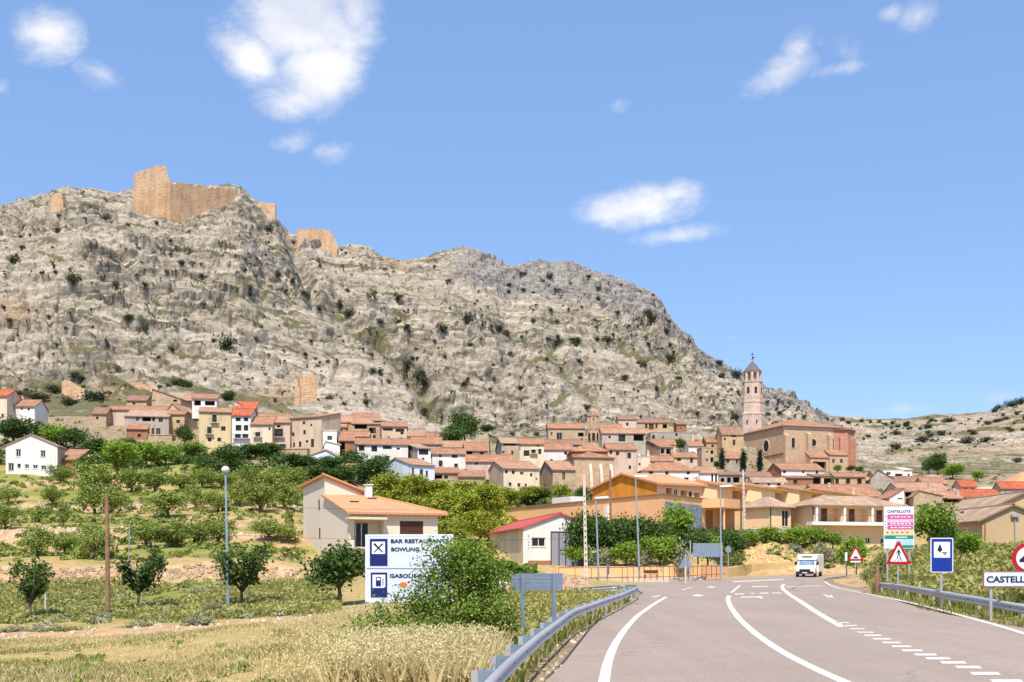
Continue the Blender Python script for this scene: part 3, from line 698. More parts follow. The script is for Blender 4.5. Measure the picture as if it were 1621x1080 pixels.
def arrow(pts): 
    mb=MB(); quadpx(mb,pts[:4]); 
    if len(pts)>4: mb.face([RP(px,py,.010) for px,py in pts[4:]])
    return tag(mb.build('arrow_marking',M['paint']),kind='structure')
arrow([(1172,946.5),(1201,946.2),(1200,944.6),(1173,944.8),(1201,946.8),(1208,949),(1206,944.5),(1199,944.2)])
arrow([(1301,941),(1309,942),(1316,946),(1310,945.5),(1308,946),(1320,946.4),(1316,942)])
arrow([(1096,943),(1103,941.2),(1106,942.8),(1101,944.6),(1103,945),(1116,943.4),(1103,941)])
arrow([(1120,930.4),(1126,930.4),(1126,928.6),(1120,928.6),(1126,931),(1134,929.6),(1126,928)])
arrow([(1030,945),(1044,942.4),(1046,943.6),(1034,946)])
mb=MB()
quadpx(mb,[(1190,929.6),(1216,929.4),(1216,928),(1190,928.2)]); quadpx(mb,[(1160,922),(1240,918.2),(1240,917),(1160,920.6)]); quadpx(mb,[(1244,929.5),(1300,928.3),(1300,927.6),(1244,928.7)])
tag(mb.build('crossing_marking',M['paint']),kind='structure')
# tar-sealed cracks and patches
M['tar']=m_plain('tar_crack_seal',(.10,.085,.075),.7)
mb=MB()
strip(mb,[(1252,934),(1262,928),(1272,924)],.10,.007,.6)
strip(mb,[(862,1076),(893,1046),(932,996),(962,966)],.045,.007,.6)
tag(mb.build('tar_seam',M['tar']),kind='structure')
# pale kerb and low plinth round the corner of the side road
def wallstrip(name,pts,th,mat,label,cat,group=None):
    """pts: (px, y bottom, y top, d)"""
    mb=MB(); A=[]
    for px,yb,yt,d in pts: A.append((P(px,yb,d),P(px,yt,d)))
    for (a,b),(c,e) in zip(A[:-1],A[1:]):
        n=Vector((-(c-a).y,(c-a).x,0)).normalized()*th
        lo=Vector((0,0,-.5))
        mb.face([a+lo,c+lo,e,b]); mb.face([b,e,e+n,b+n]); mb.face([a+lo+n,b+n,e+n,c+lo+n])
    for (a,b),s in ((A[0],1),(A[-1],-1)):
        c=A[1][0] if s==1 else A[-2][0]; n=Vector((-(c-a).y,(c-a).x,0)).normalized()*th*s
        mb.face([a-Vector((0,0,.5)),b,b+n,a+n-Vector((0,0,.5))])
    o=mb.build(name,mat); return tag(o,label,cat,group)
wallstrip('kerb_wall',[(890,927,922,104),(945,922,917.5,106),(1020,921.5,916,108),(1060,921.5,915.5,109),(1118,917,912.5,114)],.5,M['concrete'],'pale low concrete kerb wall under the brown street railing','wall')
wallstrip('garden_wall',[(880,918,898,118),(960,916,896.5,119),(1050,915,897,121),(1062,914.5,893,121),(1110,913,894,124),(1152,911,897.5,130)],.4,M['peach'],'long low orange rendered wall behind the brown street railing','wall')
wallstrip('retaining_wall',[(1146,913.5,900,131),(1190,911.8,893,139),(1262,909,889.5,143),(1330,905,890,148),(1390,902,890,152)],.6,m_plaster('yellow_retaining_render',(.60,.43,.20),.4,.4),'yellow ochre retaining wall behind the white van','wall')
# brown street railing
mb=MB(); rt=thing('street_railing','brown metal street railing with many uprights along the side road','railing',P(1000,918,108))
base=rt.location
pts=[(884,921,899,104),(936,919,899,106),(985,918,898,107),(1020,917.5,897,108),(1060,917,897,109),(1090,915.5,896.5,111),(1118,913.5,896,114),(1150,911.5,896,117)]
tops=[P(p[0],p[2],p[3])-base for p in pts]; lows=[P(p[0],(p[1]*.8+p[2]*.2),p[3])-base for p in pts]
mb.tube(tops,.04,6); mb.tube(lows,.03,6); mb.build('handrail',M['rail'],rt)
for i in range(len(pts)-1):
    n=4 if i>1 else 2
    for k in range(n):
        f=k/n; a=lows[i].lerp(lows[i+1],f); b=tops[i].lerp(tops[i+1],f); m=MB(); m.tube([a-Vector((0,0,.35)),b],.035,6); m.build('post',M['rail'],rt)
# ------------------------------------------------------------------ guard rails
def guard_rail(pts,label,posts,spacer_side,name='guard_rail',dz=0):
    """pts (px, y of the top edge, distance)"""
    W=[P(*p) for p in pts]; out=[W[0]]
    for a,b in zip(W[:-1],W[1:]):
        n=max(1,int((b-a).length/.6)); out+=[a.lerp(b,(i+1)/n) for i in range(n)]
    for _ in range(6): out=[out[0]]+[(out[i-1]+out[i]*2+out[i+1])/4 for i in range(1,len(out)-1)]+[out[-1]]
    rt=thing(name,label,'guard rail',out[len(out)//2]-Vector((0,0,.75))); b0=rt.location
    prof=[(-.02,0),(.03,-.02),(.065,-.06),(.065,-.10),(.0,-.135),(.0,-.175),(.065,-.21),(.065,-.25),(.03,-.29),(-.02,-.31)]
    mb=MB(); rings=[]
    for i,p in enumerate(out):
        t=(out[min(i+1,len(out)-1)]-out[max(i-1,0)]).normalized(); n=Vector((t.y,-t.x,0)).normalized()*spacer_side
        rings.append([p-b0+n*a+Vector((0,0,z)) for a,z in prof])
    k=len(prof)
    for i in range(len(rings)-1):
        for j in range(k-1): mb.face([rings[i][j],rings[i][j+1],rings[i+1][j+1],rings[i+1][j]])
    o=mb.build('beam',M['steel'],rt,True)
    so=o.modifiers.new('thick','SOLIDIFY'); so.thickness=.006
    acc=0; last=-9; npost=0
    for i,p in enumerate(out):
        if i: acc+=(out[i]-out[i-1]).length
        if acc-last<posts: continue
        last=acc; npost+=1
        t=(out[min(i+1,len(out)-1)]-out[max(i-1,0)]).normalized(); n=Vector((t.y,-t.x,0)).normalized()*spacer_side
        c=p-b0
        m=MB()
        for o0,o1,tt in ((-.20,-.19,.05),(-.32,-.31,.05)): pass
        def bx(m,a0,a1,t0,t1,z0,z1):
            q=[c+n*a+t*b+Vector((0,0,z)) for z in (z0,z1) for a,b in ((a0,t0),(a1,t0),(a1,t1),(a0,t1))]
            for f in ((0,3,2,1),(4,5,6,7),(0,1,5,4),(1,2,6,5),(2,3,7,6),(3,0,4,7)): m.face([q[x] for x in f])
        bx(m,-.33,-.32,-.06,.06,-1.3,-.04); bx(m,-.43,-.33,-.06,-.05,-1.3,-.04); bx(m,-.43,-.33,.05,.06,-1.3,-.04)
        po=m.build('post',M['steel'],rt)
        m=MB(); bx(m,-.32,-.02,-.08,.08,-.30,-.03); m.build('spacer',M['steelb'],po)
        m=MB(); bx(m,.0,.02,-.03,.03,-.17,-.14); m.build('bolt',M['black'],po)
    return rt
guard_rail([(640,1220,10.6),(705,1145,12.8),(768,1080,15.5),(801,1046,18.7),(850,1005,25),(906,965,36),(950,950,44),(985,939,53),(1003,931.5,60),(1010,928,64)],'long curved grey guard rail beside the road in front of the leafy bush','',1) if False else None
guard_rail([(640,1220,10.6),(705,1145,12.8),(768,1080,15.5),(801,1046,18.7),(850,1005,25),(906,965,36),(950,950,44),(985,939,53),(1003,931.5,60),(1011,927.5,64),(1009,926,66.5),(990,926.2,68)],'long curved grey guard rail on the left roadside by the leafy bush',2.0,1)
guard_rail([(980,926.5,69),(950,928,70),(915,930,70.5),(880,933.5,71),(858,937,71)],'short grey guard rail end behind the two-legged sign back',4.0,1)
guard_rail(RRAIL,'straight grey guard rail on the grassy right roadside below the blue sign',4.0,1)
# ------------------------------------------------------------------ signs, poles, lamps
def text_mesh(name,body,size,mat,parent,loc,rz=0,bold=.0,align='LEFT',width=None,squash=1.):
    cu=bpy.data.curves.new(name,'FONT'); cu.body=body; cu.size=size; cu.offset=bold; cu.extrude=.003; cu.align_x=align
    ob=bpy.data.objects.new(name,cu); COL.objects.link(ob); bpy.context.view_layer.update()
    me=bpy.data.meshes.new_from_object(ob.evaluated_get(bpy.context.evaluated_depsgraph_get()))
    bpy.data.objects.remove(ob); me.materials.clear(); me.materials.append(mat)
    if width:
        xs=[v.co.x for v in me.vertices]; k=width/(max(xs)-min(xs)); x0=min(xs)
        for v in me.vertices: v.co.x=(v.co.x-x0)*k; v.co.y*=squash
    o=link_mesh(name,me,parent); o.location=loc; o.rotation_euler=(R(90),0,rz); return o
def board(mb,w,h,z0,th=.04,y=0,m=0): mb.box((-w/2,y,z0),(w/2,y+th,z0+h),m)
def rrect(w,h,r,cx=0,cz=0,seg=5):
    out=[]
    for sx,sz,a0 in ((1,1,0),(-1,1,90),(-1,-1,180),(1,-1,270)):
        for k in range(seg+1):
            a=R(a0+90*k/seg); out.append((cx+sx*(w/2-r)+r*math.cos(a),cz+sz*(h/2-r)+r*math.sin(a)))
    return out
def flat(name,poly,y,mat,parent,th=.004):
    mb=MB(); mb.prism([(x,y,z) for x,z in poly],(0,th,0)); return mb.build(name,mat,parent)
def post(parent,x,y,z0,z1,r=.04,mat='steel'):
    mb=MB(); mb.tube([(x,y,z0),(x,y,z1)],r,8); return mb.build('post',M[mat],parent)
def at_d(px,py,d,below=.3):
    """base of something standing at this column and distance"""
    p=G(px,d); return p
def rri(poly,k,cx,cz): return [(cx+(x-cx)*k,cz+(z-cz)*k) for x,z in poly]

# big white board: bar-restaurant, bowling, petrol station
d=37.; s=F/d; bc=P(647.5,900,d); rt=thing('board_sign','large white two-row services board half hidden by the leafy bush','sign',(bc.x,bc.y,gz(647,d)),R(-9))
gzb=rt.location.z; W=141/s; H=106/s; zb=ZY(953,d)-gzb; S=1/s
mb=MB(); mb.box((-W/2,0,zb),(W/2,.06,zb+H)); mb.build('panel',M['boardwhite'],rt)
fr=MB()
for a,b in (((-W/2-.02,-.01,zb-.02),(-W/2+.03,.08,zb+H+.02)),((W/2-.03,-.01,zb-.02),(W/2+.02,.08,zb+H+.02)),((-W/2+.03,-.008,zb-.02),(W/2-.03,.078,zb+.03)),((-W/2+.03,-.008,zb+H-.03),(W/2-.03,.078,zb+H+.02))): fr.box(a,b)
fr.build('frame',M['signwhite'],rt)
def bx_(px,py): return ((px-647.5)*S, ZY(py,d)-gzb)   # board pixel -> local
def brect(x0,y0,x1,y1): a=bx_(x0,y0); b=bx_(x1,y1); return [(a[0],b[1]),(b[0],b[1]),(b[0],a[1]),(a[0],a[1])]
pg=flat('pictogram',brect(583.5,853,612.5,896),-.010,M['navy'],rt); flat('inset',brect(587,857.5,608.5,877),-.016,M['signwhite'],pg)
mb=MB()
for (ax,ay,bx2,by2,w2) in ((590.5,860.5,605,874.5,2.2),(605,860.5,590.5,874.5,1.7)):
    a=bx_(ax,ay); b=bx_(bx2,by2); t=Vector((b[0]-a[0],0,b[1]-a[1])).normalized(); nn=Vector((-t.z,0,t.x))*w2*S*.5
    A,B=Vector((a[0],-.021,a[1])),Vector((b[0],-.021 if w2>2 else -.024,b[1])); mb.face([A+nn*1.5,A-nn*1.5,B-nn*.7,B+nn*.7])
mb.build('cutlery_symbol',M['black'],pg)
pg=flat('pictogram',brect(585,906.5,612,946),-.010,M['navy'],rt); flat('inset',brect(588,910,609,931),-.016,M['signwhite'],pg)
mb=MB(); mb.prism([(x,-.022,z) for x,z in brect(593.5,919,602,928.5)],(0,.004,0)); mb.prism([(x,-.0225,z) for x,z in brect(593.5,914,595,918.8)],(0,.004,0)); mb.prism([(x,-.0225,z) for x,z in brect(600.5,914,602,918.8)],(0,.004,0)); mb.prism([(x,-.0225,z) for x,z in brect(595.2,913.4,600.3,914.8)],(0,.004,0)); mb.prism([(x,-.0225,z) for x,z in brect(604.5,916,605.8,927)],(0,.004,0)); mb.build('pump_symbol',M['navy'],pg)
a=bx_(618,859.5); text_mesh('lettering','BAR RESTAURANTE',8.2*S,M['black'],rt,(a[0],-.012,a[1]),0,.005,width=94*S,squash=1.)
a=bx_(618.5,872.5); text_mesh('lettering','BOWLING',8.2*S,M['black'],rt,(a[0],-.012,a[1]),0,.005,width=46*S)
a=bx_(616,914.5); text_mesh('lettering','GASOLINERA',8.2*S,M['black'],rt,(a[0],-.012,a[1]),0,.005,width=68*S)
c=bx_(638.5,926); flat('emblem',[(c[0]+6.5*S*math.cos(k*.3142),c[1]+4.4*S*math.sin(k*.3142)) for k in range(20)],-.010,M['signorange'],rt)
flat('divider',brect(578,899.5,716,900.6),-.010,M['steelb'],rt)
flat('plate',brect(616,945,629,952),-.010,M['signwhite'],rt)
for x in (-W*.36,W*.36): post(rt,x,.10,-.4,zb+H-.05,.06)

# grey back of a direction sign on two legs
d=33.; s=F/d; p=P(851,922,d); rt=thing('sign_back','bare grey back of a wide two-legged direction sign beside the guard rail','sign',(p.x,p.y,gz(851,d)),R(30)); g0=rt.location.z
z0,z1=ZY(934.5,d)-g0,ZY(908,d)-g0; w=82/s/math.cos(R(30))
mb=MB(); mb.box((-w/2,0,z0),(w/2,.05,z1)); mb.build('panel',M['steelb'],rt)
mb=MB()
for k in range(1,4): mb.box((-w/2,-.006,z0+(z1-z0)*k/4-.006),(w/2,-.001,z0+(z1-z0)*k/4+.006))
mb.build('rib',M['steel'],rt)
for x in (-w*.30,w*.31): mb=MB(); mb.box((x-.06,-.07,-.5),(x+.06,-.008,z1-.02)); mb.build('post',M['steelb'],rt)
# grey back of a board beyond
d=112.; s=F/d; p=P(1118,872,d); rt=thing('sign_back','grey back of a square board on two posts in front of the hedge','sign',(p.x,p.y,gz(1118,d)),0); g0=rt.location.z
z0,z1=ZY(882,d)-g0,ZY(860,d)-g0
mb=MB(); mb.box((-21/s,0,z0),(21.5/s,.08,z1)); mb.build('panel',M['steelb'],rt)
for x in (-25,25): post(rt,x/s,.1,-.4,z1+(.25 if x<0 else 0),.06)
# backs of small signs
d=100.; s=F/d; p=P(1085,905,d); rt=thing('sign_back','grey triangular sign back on a pale post by the railing','sign',(p.x,p.y,gz(1085,d))); g0=rt.location.z
zt,zl=ZY(880,d)-g0,ZY(899,d)-g0; flat('panel',[(-11/s,zl),(11/s,zl),(1.5/s,zt),(-1.5/s,zt)],0,M['steelb'],rt,.04)
mb=MB(); mb.tube([(0,-.06,-.3),(0,-.06,ZY(898,d)-g0)],.09,8); mb.build('post',M['concrete'],rt); post(rt,0,-.062,ZY(898,d)-g0,zt+.15,.05)
d=92.; s=F/d; p=P(963,905,d); rt=thing('sign_back','narrow dark grey sign seen edge-on left of the railing','sign',(p.x,p.y,gz(963,d)),R(70)); g0=rt.location.z
mb=MB(); mb.box((-.35,0,ZY(910,d)-g0),(.35,.05,ZY(893,d)-g0)); mb.build('panel',M['steelb'],rt); post(rt,0,.08,-.4,ZY(893,d)-g0)
d=122.; s=F/d; p=P(1153,870,d); rt=thing('sign_back','round grey sign back at the edge of the hedge','sign',(p.x,p.y,gz(1153,d))); g0=rt.location.z; zc=ZY(870,d)-g0
flat('panel',[(5/s*math.cos(k*.3142),zc+5.5/s*math.sin(k*.3142)) for k in range(20)],0,M['steelb'],rt,.04); post(rt,0,.08,-.4,zc)

# town direction board with coloured rows
d=66.; s=F/d; p=P(1423,840,d); rt=thing('direction_sign','tall town board with pink, yellow and green rows behind the pedestrian sign','sign',(p.x,p.y,gz(1423,d)),R(-3)); g0=rt.location.z
def lp(px,py): return ((px-1423)/s, ZY(py,d)-g0)
def lrect(x0,y0,x1,y1): a=lp(x0,y0); b=lp(x1,y1); return [(a[0],b[1]),(b[0],b[1]),(b[0],a[1]),(a[0],a[1])]
mb=MB(); mb.prism([(x,0,z) for x,z in lrect(1399.5,802,1446.5,868.5)],(0,.06,0)); mb.build('panel',M['signwhite'],rt)
for y0,y1,mt in ((814.5,822.5,'pinksign'),(823.5,826.8,'pinkpale'),(827.4,831.5,'pinksign'),(832.2,838.5,'pinksign')):
    row=flat('row',lrect(1405,y0,1445.6,y1),-.006,M[mt],rt)
    mb=MB(); rr=random.Random(int(y0)); x=1410
    while x<1440:
        wd=rr.uniform(1.5,5); mb.prism([(q,-.010,z) for q,z in lrect(x,(y0+y1)/2-.8,x+wd,(y0+y1)/2+.8)],(0,.003,0)); x+=wd+rr.uniform(1,3)
    mb.build('text_line',M['signwhite'],row)
row=flat('row',lrect(1400.5,839.2,1445.6,846.5),-.006,M['sand'],rt)
for x in (1404,1412,1419,1427,1435): flat('symbol',lrect(x,842,x+2.2,844),-.010,M['black'],row,.003)
row=flat('row',lrect(1400.5,847.5,1445.6,853.5),-.006,M['signgreen'],rt)
mb=MB(); mb.prism([(q,-.010,z) for q,z in lrect(1418,849.8,1436,851.4)],(0,.003,0)); mb.build('text_line',M['signwhite'],row)
flat('row',lrect(1418,854.5,1445.6,862),-.006,M['signcyan'],rt); flat('row',lrect(1428,863,1445.6,867.5),-.006,M['signgreen'],rt)
mb=MB()
for y in (817,825,830,835): mb.prism([(q,-.008,z) for q,z in lrect(1400.8,y,1403.6,y+1.5)],(0,.003,0))
mb.build('distance_figures',M['steelb'],rt)
a=lp(1405,811.5); text_mesh('lettering','CASTELLOTE',5.2/s,M['black'],rt,(a[0],-.006,a[1]),0,.005,width=36/s)
for x in (-17,17): post(rt,x/s,.12,-.5,ZY(806,d)-g0,.06)

def tri_sign(px,ytop,ybot,xl,xr,d,label,sym,extra=None):
    s=F/d; rt=thing('warning_sign',label,'sign',G(px,d)); g0=rt.location.z
    zt,zb=ZY(ytop,d)-g0,ZY(ybot,d)-g0; w=(xr-xl)/s
    def tri(k,y):
        cz=zb+(zt-zb)*.36; return [(x*k,cz+(z-cz)*k) for x,z in ((-w/2,zb+.05),(-w/2+.06,zb),(w/2-.06,zb),(w/2,zb+.05),(.06,zt-.03),(-.06,zt-.03))]
    bk=flat('panel',tri(1,0),0,M['red'],rt,.03); flat('inner_face',tri(.68,0),-.006,M['signwhite'],bk)
    mb=MB(); h=zt-zb; cz=zb+h*.12
    for poly in sym: mb.prism([(x*w,-.012,zb+z*h) for x,z in poly],(0,.004,0))
    mb.build('symbol',M['black'],bk)
    post(rt,0,.07,-.5,zb+h*.5,.045)
    return rt,s,g0
walker=[[(-.035,.60),(.03,.60),(.045,.42),(-.03,.42)],[(-.02,.66),(.02,.66),(.025,.61),(-.015,.61)],[(-.03,.42),(.0,.42),(-.05,.22),(-.085,.23)],[(.012,.42),(.045,.42),(.10,.20),(.06,.20)],[(-.035,.59),(-.035,.54),(-.10,.44),(-.105,.48)],[(.03,.59),(.03,.54),(.095,.47),(.10,.50)],[(-.16,.19),(-.10,.19),(-.10,.165),(-.16,.165)],[(-.05,.19),(.02,.19),(.02,.165),(-.05,.165)],[(.08,.19),(.15,.19),(.15,.165),(.08,.165)]]
tri_sign(1422.5,856.5,893.5,1403,1442,58,'red-bordered triangle with a walking figure, in front of the coloured town board','x' and walker)
hump=[[(-.20,.16),(.20,.16),(.14,.20),(.09,.29),(-.09,.29),(-.14,.20)]]
rt,s,g0=tri_sign(1354.5,865,887.5,1342.5,1366.5,98,'small red-bordered triangle with a black road hump, right of the white van',hump)
mb=MB(); mb.box((-8/s,0,ZY(890.6,98)-g0),(8/s,.03,ZY(888.2,98)-g0)); mb.build('supplementary_plate',M['signwhite'],rt)
d=99; s=F/d; p=G(1339.5,d); rt=thing('marker_post','short white marker plate left of the road hump triangle','post',p); g0=p.z
mb=MB(); mb.box((-1.8/s,0,ZY(888,d)-g0),(1.8/s,.05,ZY(874.5,d)-g0)); mb.build('plate',M['signwhite'],rt); post(rt,0,.09,-.4,ZY(876,d)-g0,.03)
# blue rest area sign
d=44.; s=F/d; p=G(1491,d); rt=thing('rest_area_sign','upright blue sign with a tree and picnic table on white','sign',p,R(-4)); g0=p.z
def lp(px,py): return ((px-1491)/s, ZY(py,d)-g0)
def cxz(px,py): return lp(px,py)
c=lp(1491,879); bd=flat('panel',rrect(35/s,55/s,.06,*c),0,M['signwhite'],rt,.03); f=flat('blue_face',rrect(32/s,52/s,.04,*c),-.006,M['blue'],bd)
sq=flat('inset',rrect(25/s,25/s,.02,*lp(1491,870.5)),-.012,M['signwhite'],f)
mb=MB()
def sy(poly): mb.prism([(lp(px,py)[0],-.018,lp(px,py)[1]) for px,py in poly],(0,.004,0))
sy([(1487.2,862),(1488.2,862),(1490.2,867),(1491.8,872),(1489.4,872.3),(1488.6,874.5),(1486.8,874.5),(1486,872.3),(1483.6,872),(1485.2,867)])
mb.prism([(lp(px,py)[0],-.0185,lp(px,py)[1]) for px,py in [(1490.8,874.4),(1499,874.4),(1499,875.4),(1490.8,875.4)]],(0,.004,0)); mb.prism([(lp(px,py)[0],-.019,lp(px,py)[1]) for px,py in [(1493,875.6),(1494.2,875.6),(1497,878.6),(1495.8,878.6)]],(0,.004,0)); mb.prism([(lp(px,py)[0],-.0195,lp(px,py)[1]) for px,py in [(1497,875.6),(1498.2,875.6),(1495,878.6),(1494,878.6)]],(0,.004,0))
mb.build('symbol',M['black'],sq); post(rt,0,.08,-.6,ZY(856,d)-g0,.05)
# town name sign
d=36.; s=F/d; W=100/s; p=G(1607,d); rt=thing('town_sign','white town name sign with thin red edge below the round red sign','sign',p,R(-3)); g0=p.z
z0,z1=ZY(930,d)-g0,ZY(904.5,d)-g0; cz=(z0+z1)/2
bd=flat('panel',rrect(W,z1-z0,.04,0,cz),0,M['steelb'],rt,.03); a=flat('red_edge',rrect(W-.03,z1-z0-.03,.035,0,cz),-.006,M['red'],bd); flat('white_face',rrect(W-.075,z1-z0-.075,.03,0,cz),-.012,M['boardwhite'],a)
text_mesh('lettering','CASTELLOTE',13.5/s,M['black'],rt,(-W/2+5.5/s,-.018,cz-4.7/s),0,.008,width=88/s)
for x in (-36,30): post(rt,x/s,.08,-.6,z1-.03,.05)
# round prohibition sign
d=37.5; s=F/d; p=G(1627,d); rt=thing('round_sign','round red-bordered sign with a dark vehicle, cut off by the photo edge','sign',p,R(-3)); g0=p.z; zc=ZY(884,d)-g0
def circ(r): return [(r*math.cos(k*.19635),zc+r*math.sin(k*.19635)) for k in range(32)]
a=flat('panel',circ(24.5/s),0,M['red'],rt,.03); b=flat('inner_face',circ(18/s),-.006,M['signwhite'],a)
mb=MB(); mb.prism([(x/s,-.012,zc+z/s) for x,z in ((-13,-6),(13,-6),(13,2),(8,2),(4,7),(-4,7),(-8,2),(-13,-2))],(0,.004,0)); mb.build('symbol',M['black'],b); post(rt,0,.08,-.6,zc+.1,.05)

# ------------------------------------------------------------------ poles and street lamps
def pole(px,yt,yb,d,label,kind,dx=-3):
    s=F/d; p=P(px,yb,d); g=gz(px,d); rt=thing('street_lamp' if 'lamp' in kind else 'utility_pole',label,'street lamp' if 'lamp' in kind else 'utility pole',(p.x,p.y,min(g,p.z))); g0=rt.location.z; H=ZY(yt,d)-g0
    ox=dx/s
    if kind=='globe_lamp':
        mb=MB(); mb.tube([(0,0,-.3),(ox*.5,0,H*.5),(ox,0,H-.35)],[.09,.075,.06],8); mb.build('post',M['pole'],rt)
        mb=MB(); mb.lathe([(.02,H-.42),(.15,H-.36),(.24,H-.22),(.25,H-.1),(.16,H+.03),(.04,H+.08)],12,(ox,0)); mb.build('lamp_globe',M['lamp'],rt,True)
        mb=MB(); mb.tube([(0,0,-.2),(0,0,.5)],.13,8); mb.build('base',M['pole'],rt)
    elif kind=='arm_lamp':
        mb=MB(); mb.tube([(0,0,-.3),(ox*.5,0,H*.5),(ox,0,H-.2)],[.10,.085,.06],8); mb.build('post',M['pole'],rt)
        h=MB(); L0=1.35
        h.prism([(ox-.1,-.16,H-.22),(ox+L0*.75,-.16,H-.18),(ox+L0,-.12,H-.10),(ox+L0*.75,-.16,H+.02),(ox-.05,-.16,H-.06)],(0,.32,0)); hd=h.build('lamp_head',M['signwhite'],rt)
    elif kind=='globe_wood':
        mb=MB(); mb.tube([(0,0,-.4),(ox*.5,0,H*.5),(ox,0,H)],[.13,.11,.085],8); mb.build('pole',M['polewood'],rt)
    elif kind=='wood':
        mb=MB(); mb.tube([(0,0,-.4),(ox*.5,0,H*.5),(ox,0,H)],[.15,.13,.10],8); mb.build('pole',M['polewood'],rt)
    elif kind=='concrete':
        mb=MB(); n=18; w0,w1=.34,.22
        def at(f): return ox*f, (w0+(w1-w0)*f), H*f
        for sgn in (-1,1):
            a,wa,za=at(0); b,wb,zb=at(1)
            q=[(a+sgn*wa*.5,-wa*.4,-.4),(a+sgn*wa*.22,-wa*.4,-.4),(b+sgn*wb*.22,-wb*.4,zb),(b+sgn*wb*.5,-wb*.4,zb)]
            mb.prism(q,(0,wa*.7,0))
        for k in range(n+1):
            f=k/n; a,wa,za=at(f); e=.10 if k<n else .4
            hh=H/n*.30 if k<n*.80 else H/n*.5
            mb.box((a-wa*.215,-wa*.33,za-hh),(a+wa*.215,wa*.25,za+(hh if k<n else 0)))
        mb.build('pole',M['concrete'],rt)
    return rt
pole(361.5,740,978,66,'tall grey-blue street lamp with a globe head between the young trees','globe_lamp',-4.5)
pole(171,781,988,60,'bare brown wooden pole standing between two young trees','wood',-2)
pole(928,752,921,103,'white perforated concrete pole beside the grey gate','concrete',-3.5)
pole(948,786,920,104,'grey street lamp just right of the perforated concrete pole','arm_lamp',-5)
pole(967,745,866,128,'brown wooden pole rising behind the trees by the orange wall','wood',-1)
pole(1013,752,917,108,'slim grey street lamp with a pale head before the orange wall','arm_lamp',-7)
pole(1141.5,768,915,116,'slim grey street lamp beside the square sign back','arm_lamp',-1)
pole(1180,744,872,150,'pale concrete pole with a pointed top below the church cypresses','concrete',-4)
pole(1173,780,872,152,'thin grey wooden pole standing against the pale concrete pole','wood',0)
pole(625,808,850,165,'short pale pole among the yellow-green pines','wood',-1)
pole(1389,895,942,64,'short dark post at the start of the right guard rail','wood',0)
pole(1076-6+0,620,640,560,'x','wood',0) if False else None
p=G(72,62); rt=thing('marker_post','thin pale marker post right of the leftmost young tree','post',p); mb=MB(); mb.tube([(0,0,-.3),(0,0,1.75)],.05,6); mb.build('post',M['concrete'],rt)
p=G(204,88); rt=thing('marker_post','very thin grey pole standing on the stone terrace wall','post',p); mb=MB(); mb.tube([(0,0,-.3),(.05,0,3.2)],.04,6); mb.build('post',M['pole'],rt)
# cable
def wire(a,b,sag,label):
    mb=MB(); pts=[Vector(a).lerp(Vector(b),k/24)+Vector((0,0,-sag*4*(k/24)*(1-k/24))) for k in range(25)]
    mb.tube(pts,.012,4); tag(mb.build('overhead_cable',M['black']),label,'cable')
wire(P(169,790,60),P(925,800,103),.5,'upper thin cable running across the beige house to the concrete pole')
wire(P(169,836,60),P(925,850,103),.5,'lower thin cable running across the beige house')

# ------------------------------------------------------------------ van
d=129.; p=RP(1281,913.2); p=P(1281,913.5,d); rt=thing('delivery_van','white box van driving towards us on the bend','van',(p.x,p.y,float(road_z(p.x,d))+.0),R(-25)); rt.scale=(1.1,1.1,.97)
s=F/d; Wv=1.02
# profile along y (front at -), built from cross sections
def loft(mb,secs,m=0):
    """secs: list of closed loops of equal length"""
    for A,B in zip(secs[:-1],secs[1:]):
        for i in range(len(A)):
            j=(i+1)%len(A); mb.face([A[i],A[j],B[j],B[i]],m)
    mb.face(secs[0][::-1],m); mb.face(secs[-1],m)
def sec(y,w,z0,z1,r=.12): return [(x,y,z) for x,z in [(-w+r,z0),(w-r,z0),(w,z0+r),(w,z1-r),(w-r,z1),(-w+r,z1),(-w,z1-r),(-w,z0+r)]]
mb=MB(); loft(mb,[sec(-2.6,.86,.42,.98,.10),sec(-2.5,.96,.34,1.08,.12),sec(-2.0,1.0,.32,1.28,.12),sec(-1.7,1.0,.32,1.36,.12),sec(-1.05,.96,.32,2.02,.14),sec(-.7,.96,.32,2.1,.14)]); mb.build('cab',M['vanwhite'],rt)
mb=MB(); loft(mb,[sec(-1.25,.98,2.02,2.62,.10),sec(-.72,1.08,1.98,2.72,.10)]); loft(mb,[sec(-.70,1.08,.55,2.72,.08),sec(2.7,1.08,.55,2.72,.08)]); mb.build('box_body',M['vanwhite'],rt)
mb=MB(); mb.box((-.52,-1.285,2.34),(.52,-1.22,2.46)); mb.build('cooling_vent',M['black'],rt)
mb=MB(); mb.face([(-.82,-1.715,1.40),(.82,-1.715,1.40),(.76,-1.10,2.00),(-.76,-1.10,2.00)]); mb.build('windscreen',M['glassblue'],rt)
mb=MB(); mb.box((-.9,-2.68,.36),(.9,-2.52,.66)); mb.box((-.55,-2.64,.68),(.55,-2.55,.92)); mb.build('bumper',M['black'],rt)
for x in (-.76,.76): mb=MB(); mb.box((x-.15,-2.56,.78),(x+.15,-2.46,1.0)); mb.build('headlight',M['lamp'],rt)
mb=MB(); mb.box((-.26,-2.70,.45),(.26,-2.683,.56)); mb.build('number_plate',M['signwhite'],rt)
for x in (-1,1): mb=MB(); mb.box((x*1.0,-1.62,1.42),(x*1.24,-1.52,1.82)); mb.build('mirror',M['black'],rt)
for x in (-1,1): mb=MB(); mb.face([(x*.985,-1.5,1.42),(x*.985,-.85,1.42),(x*.975,-.85,1.92),(x*.975,-1.15,1.92)]); mb.build('side_window',M['glass'],rt)
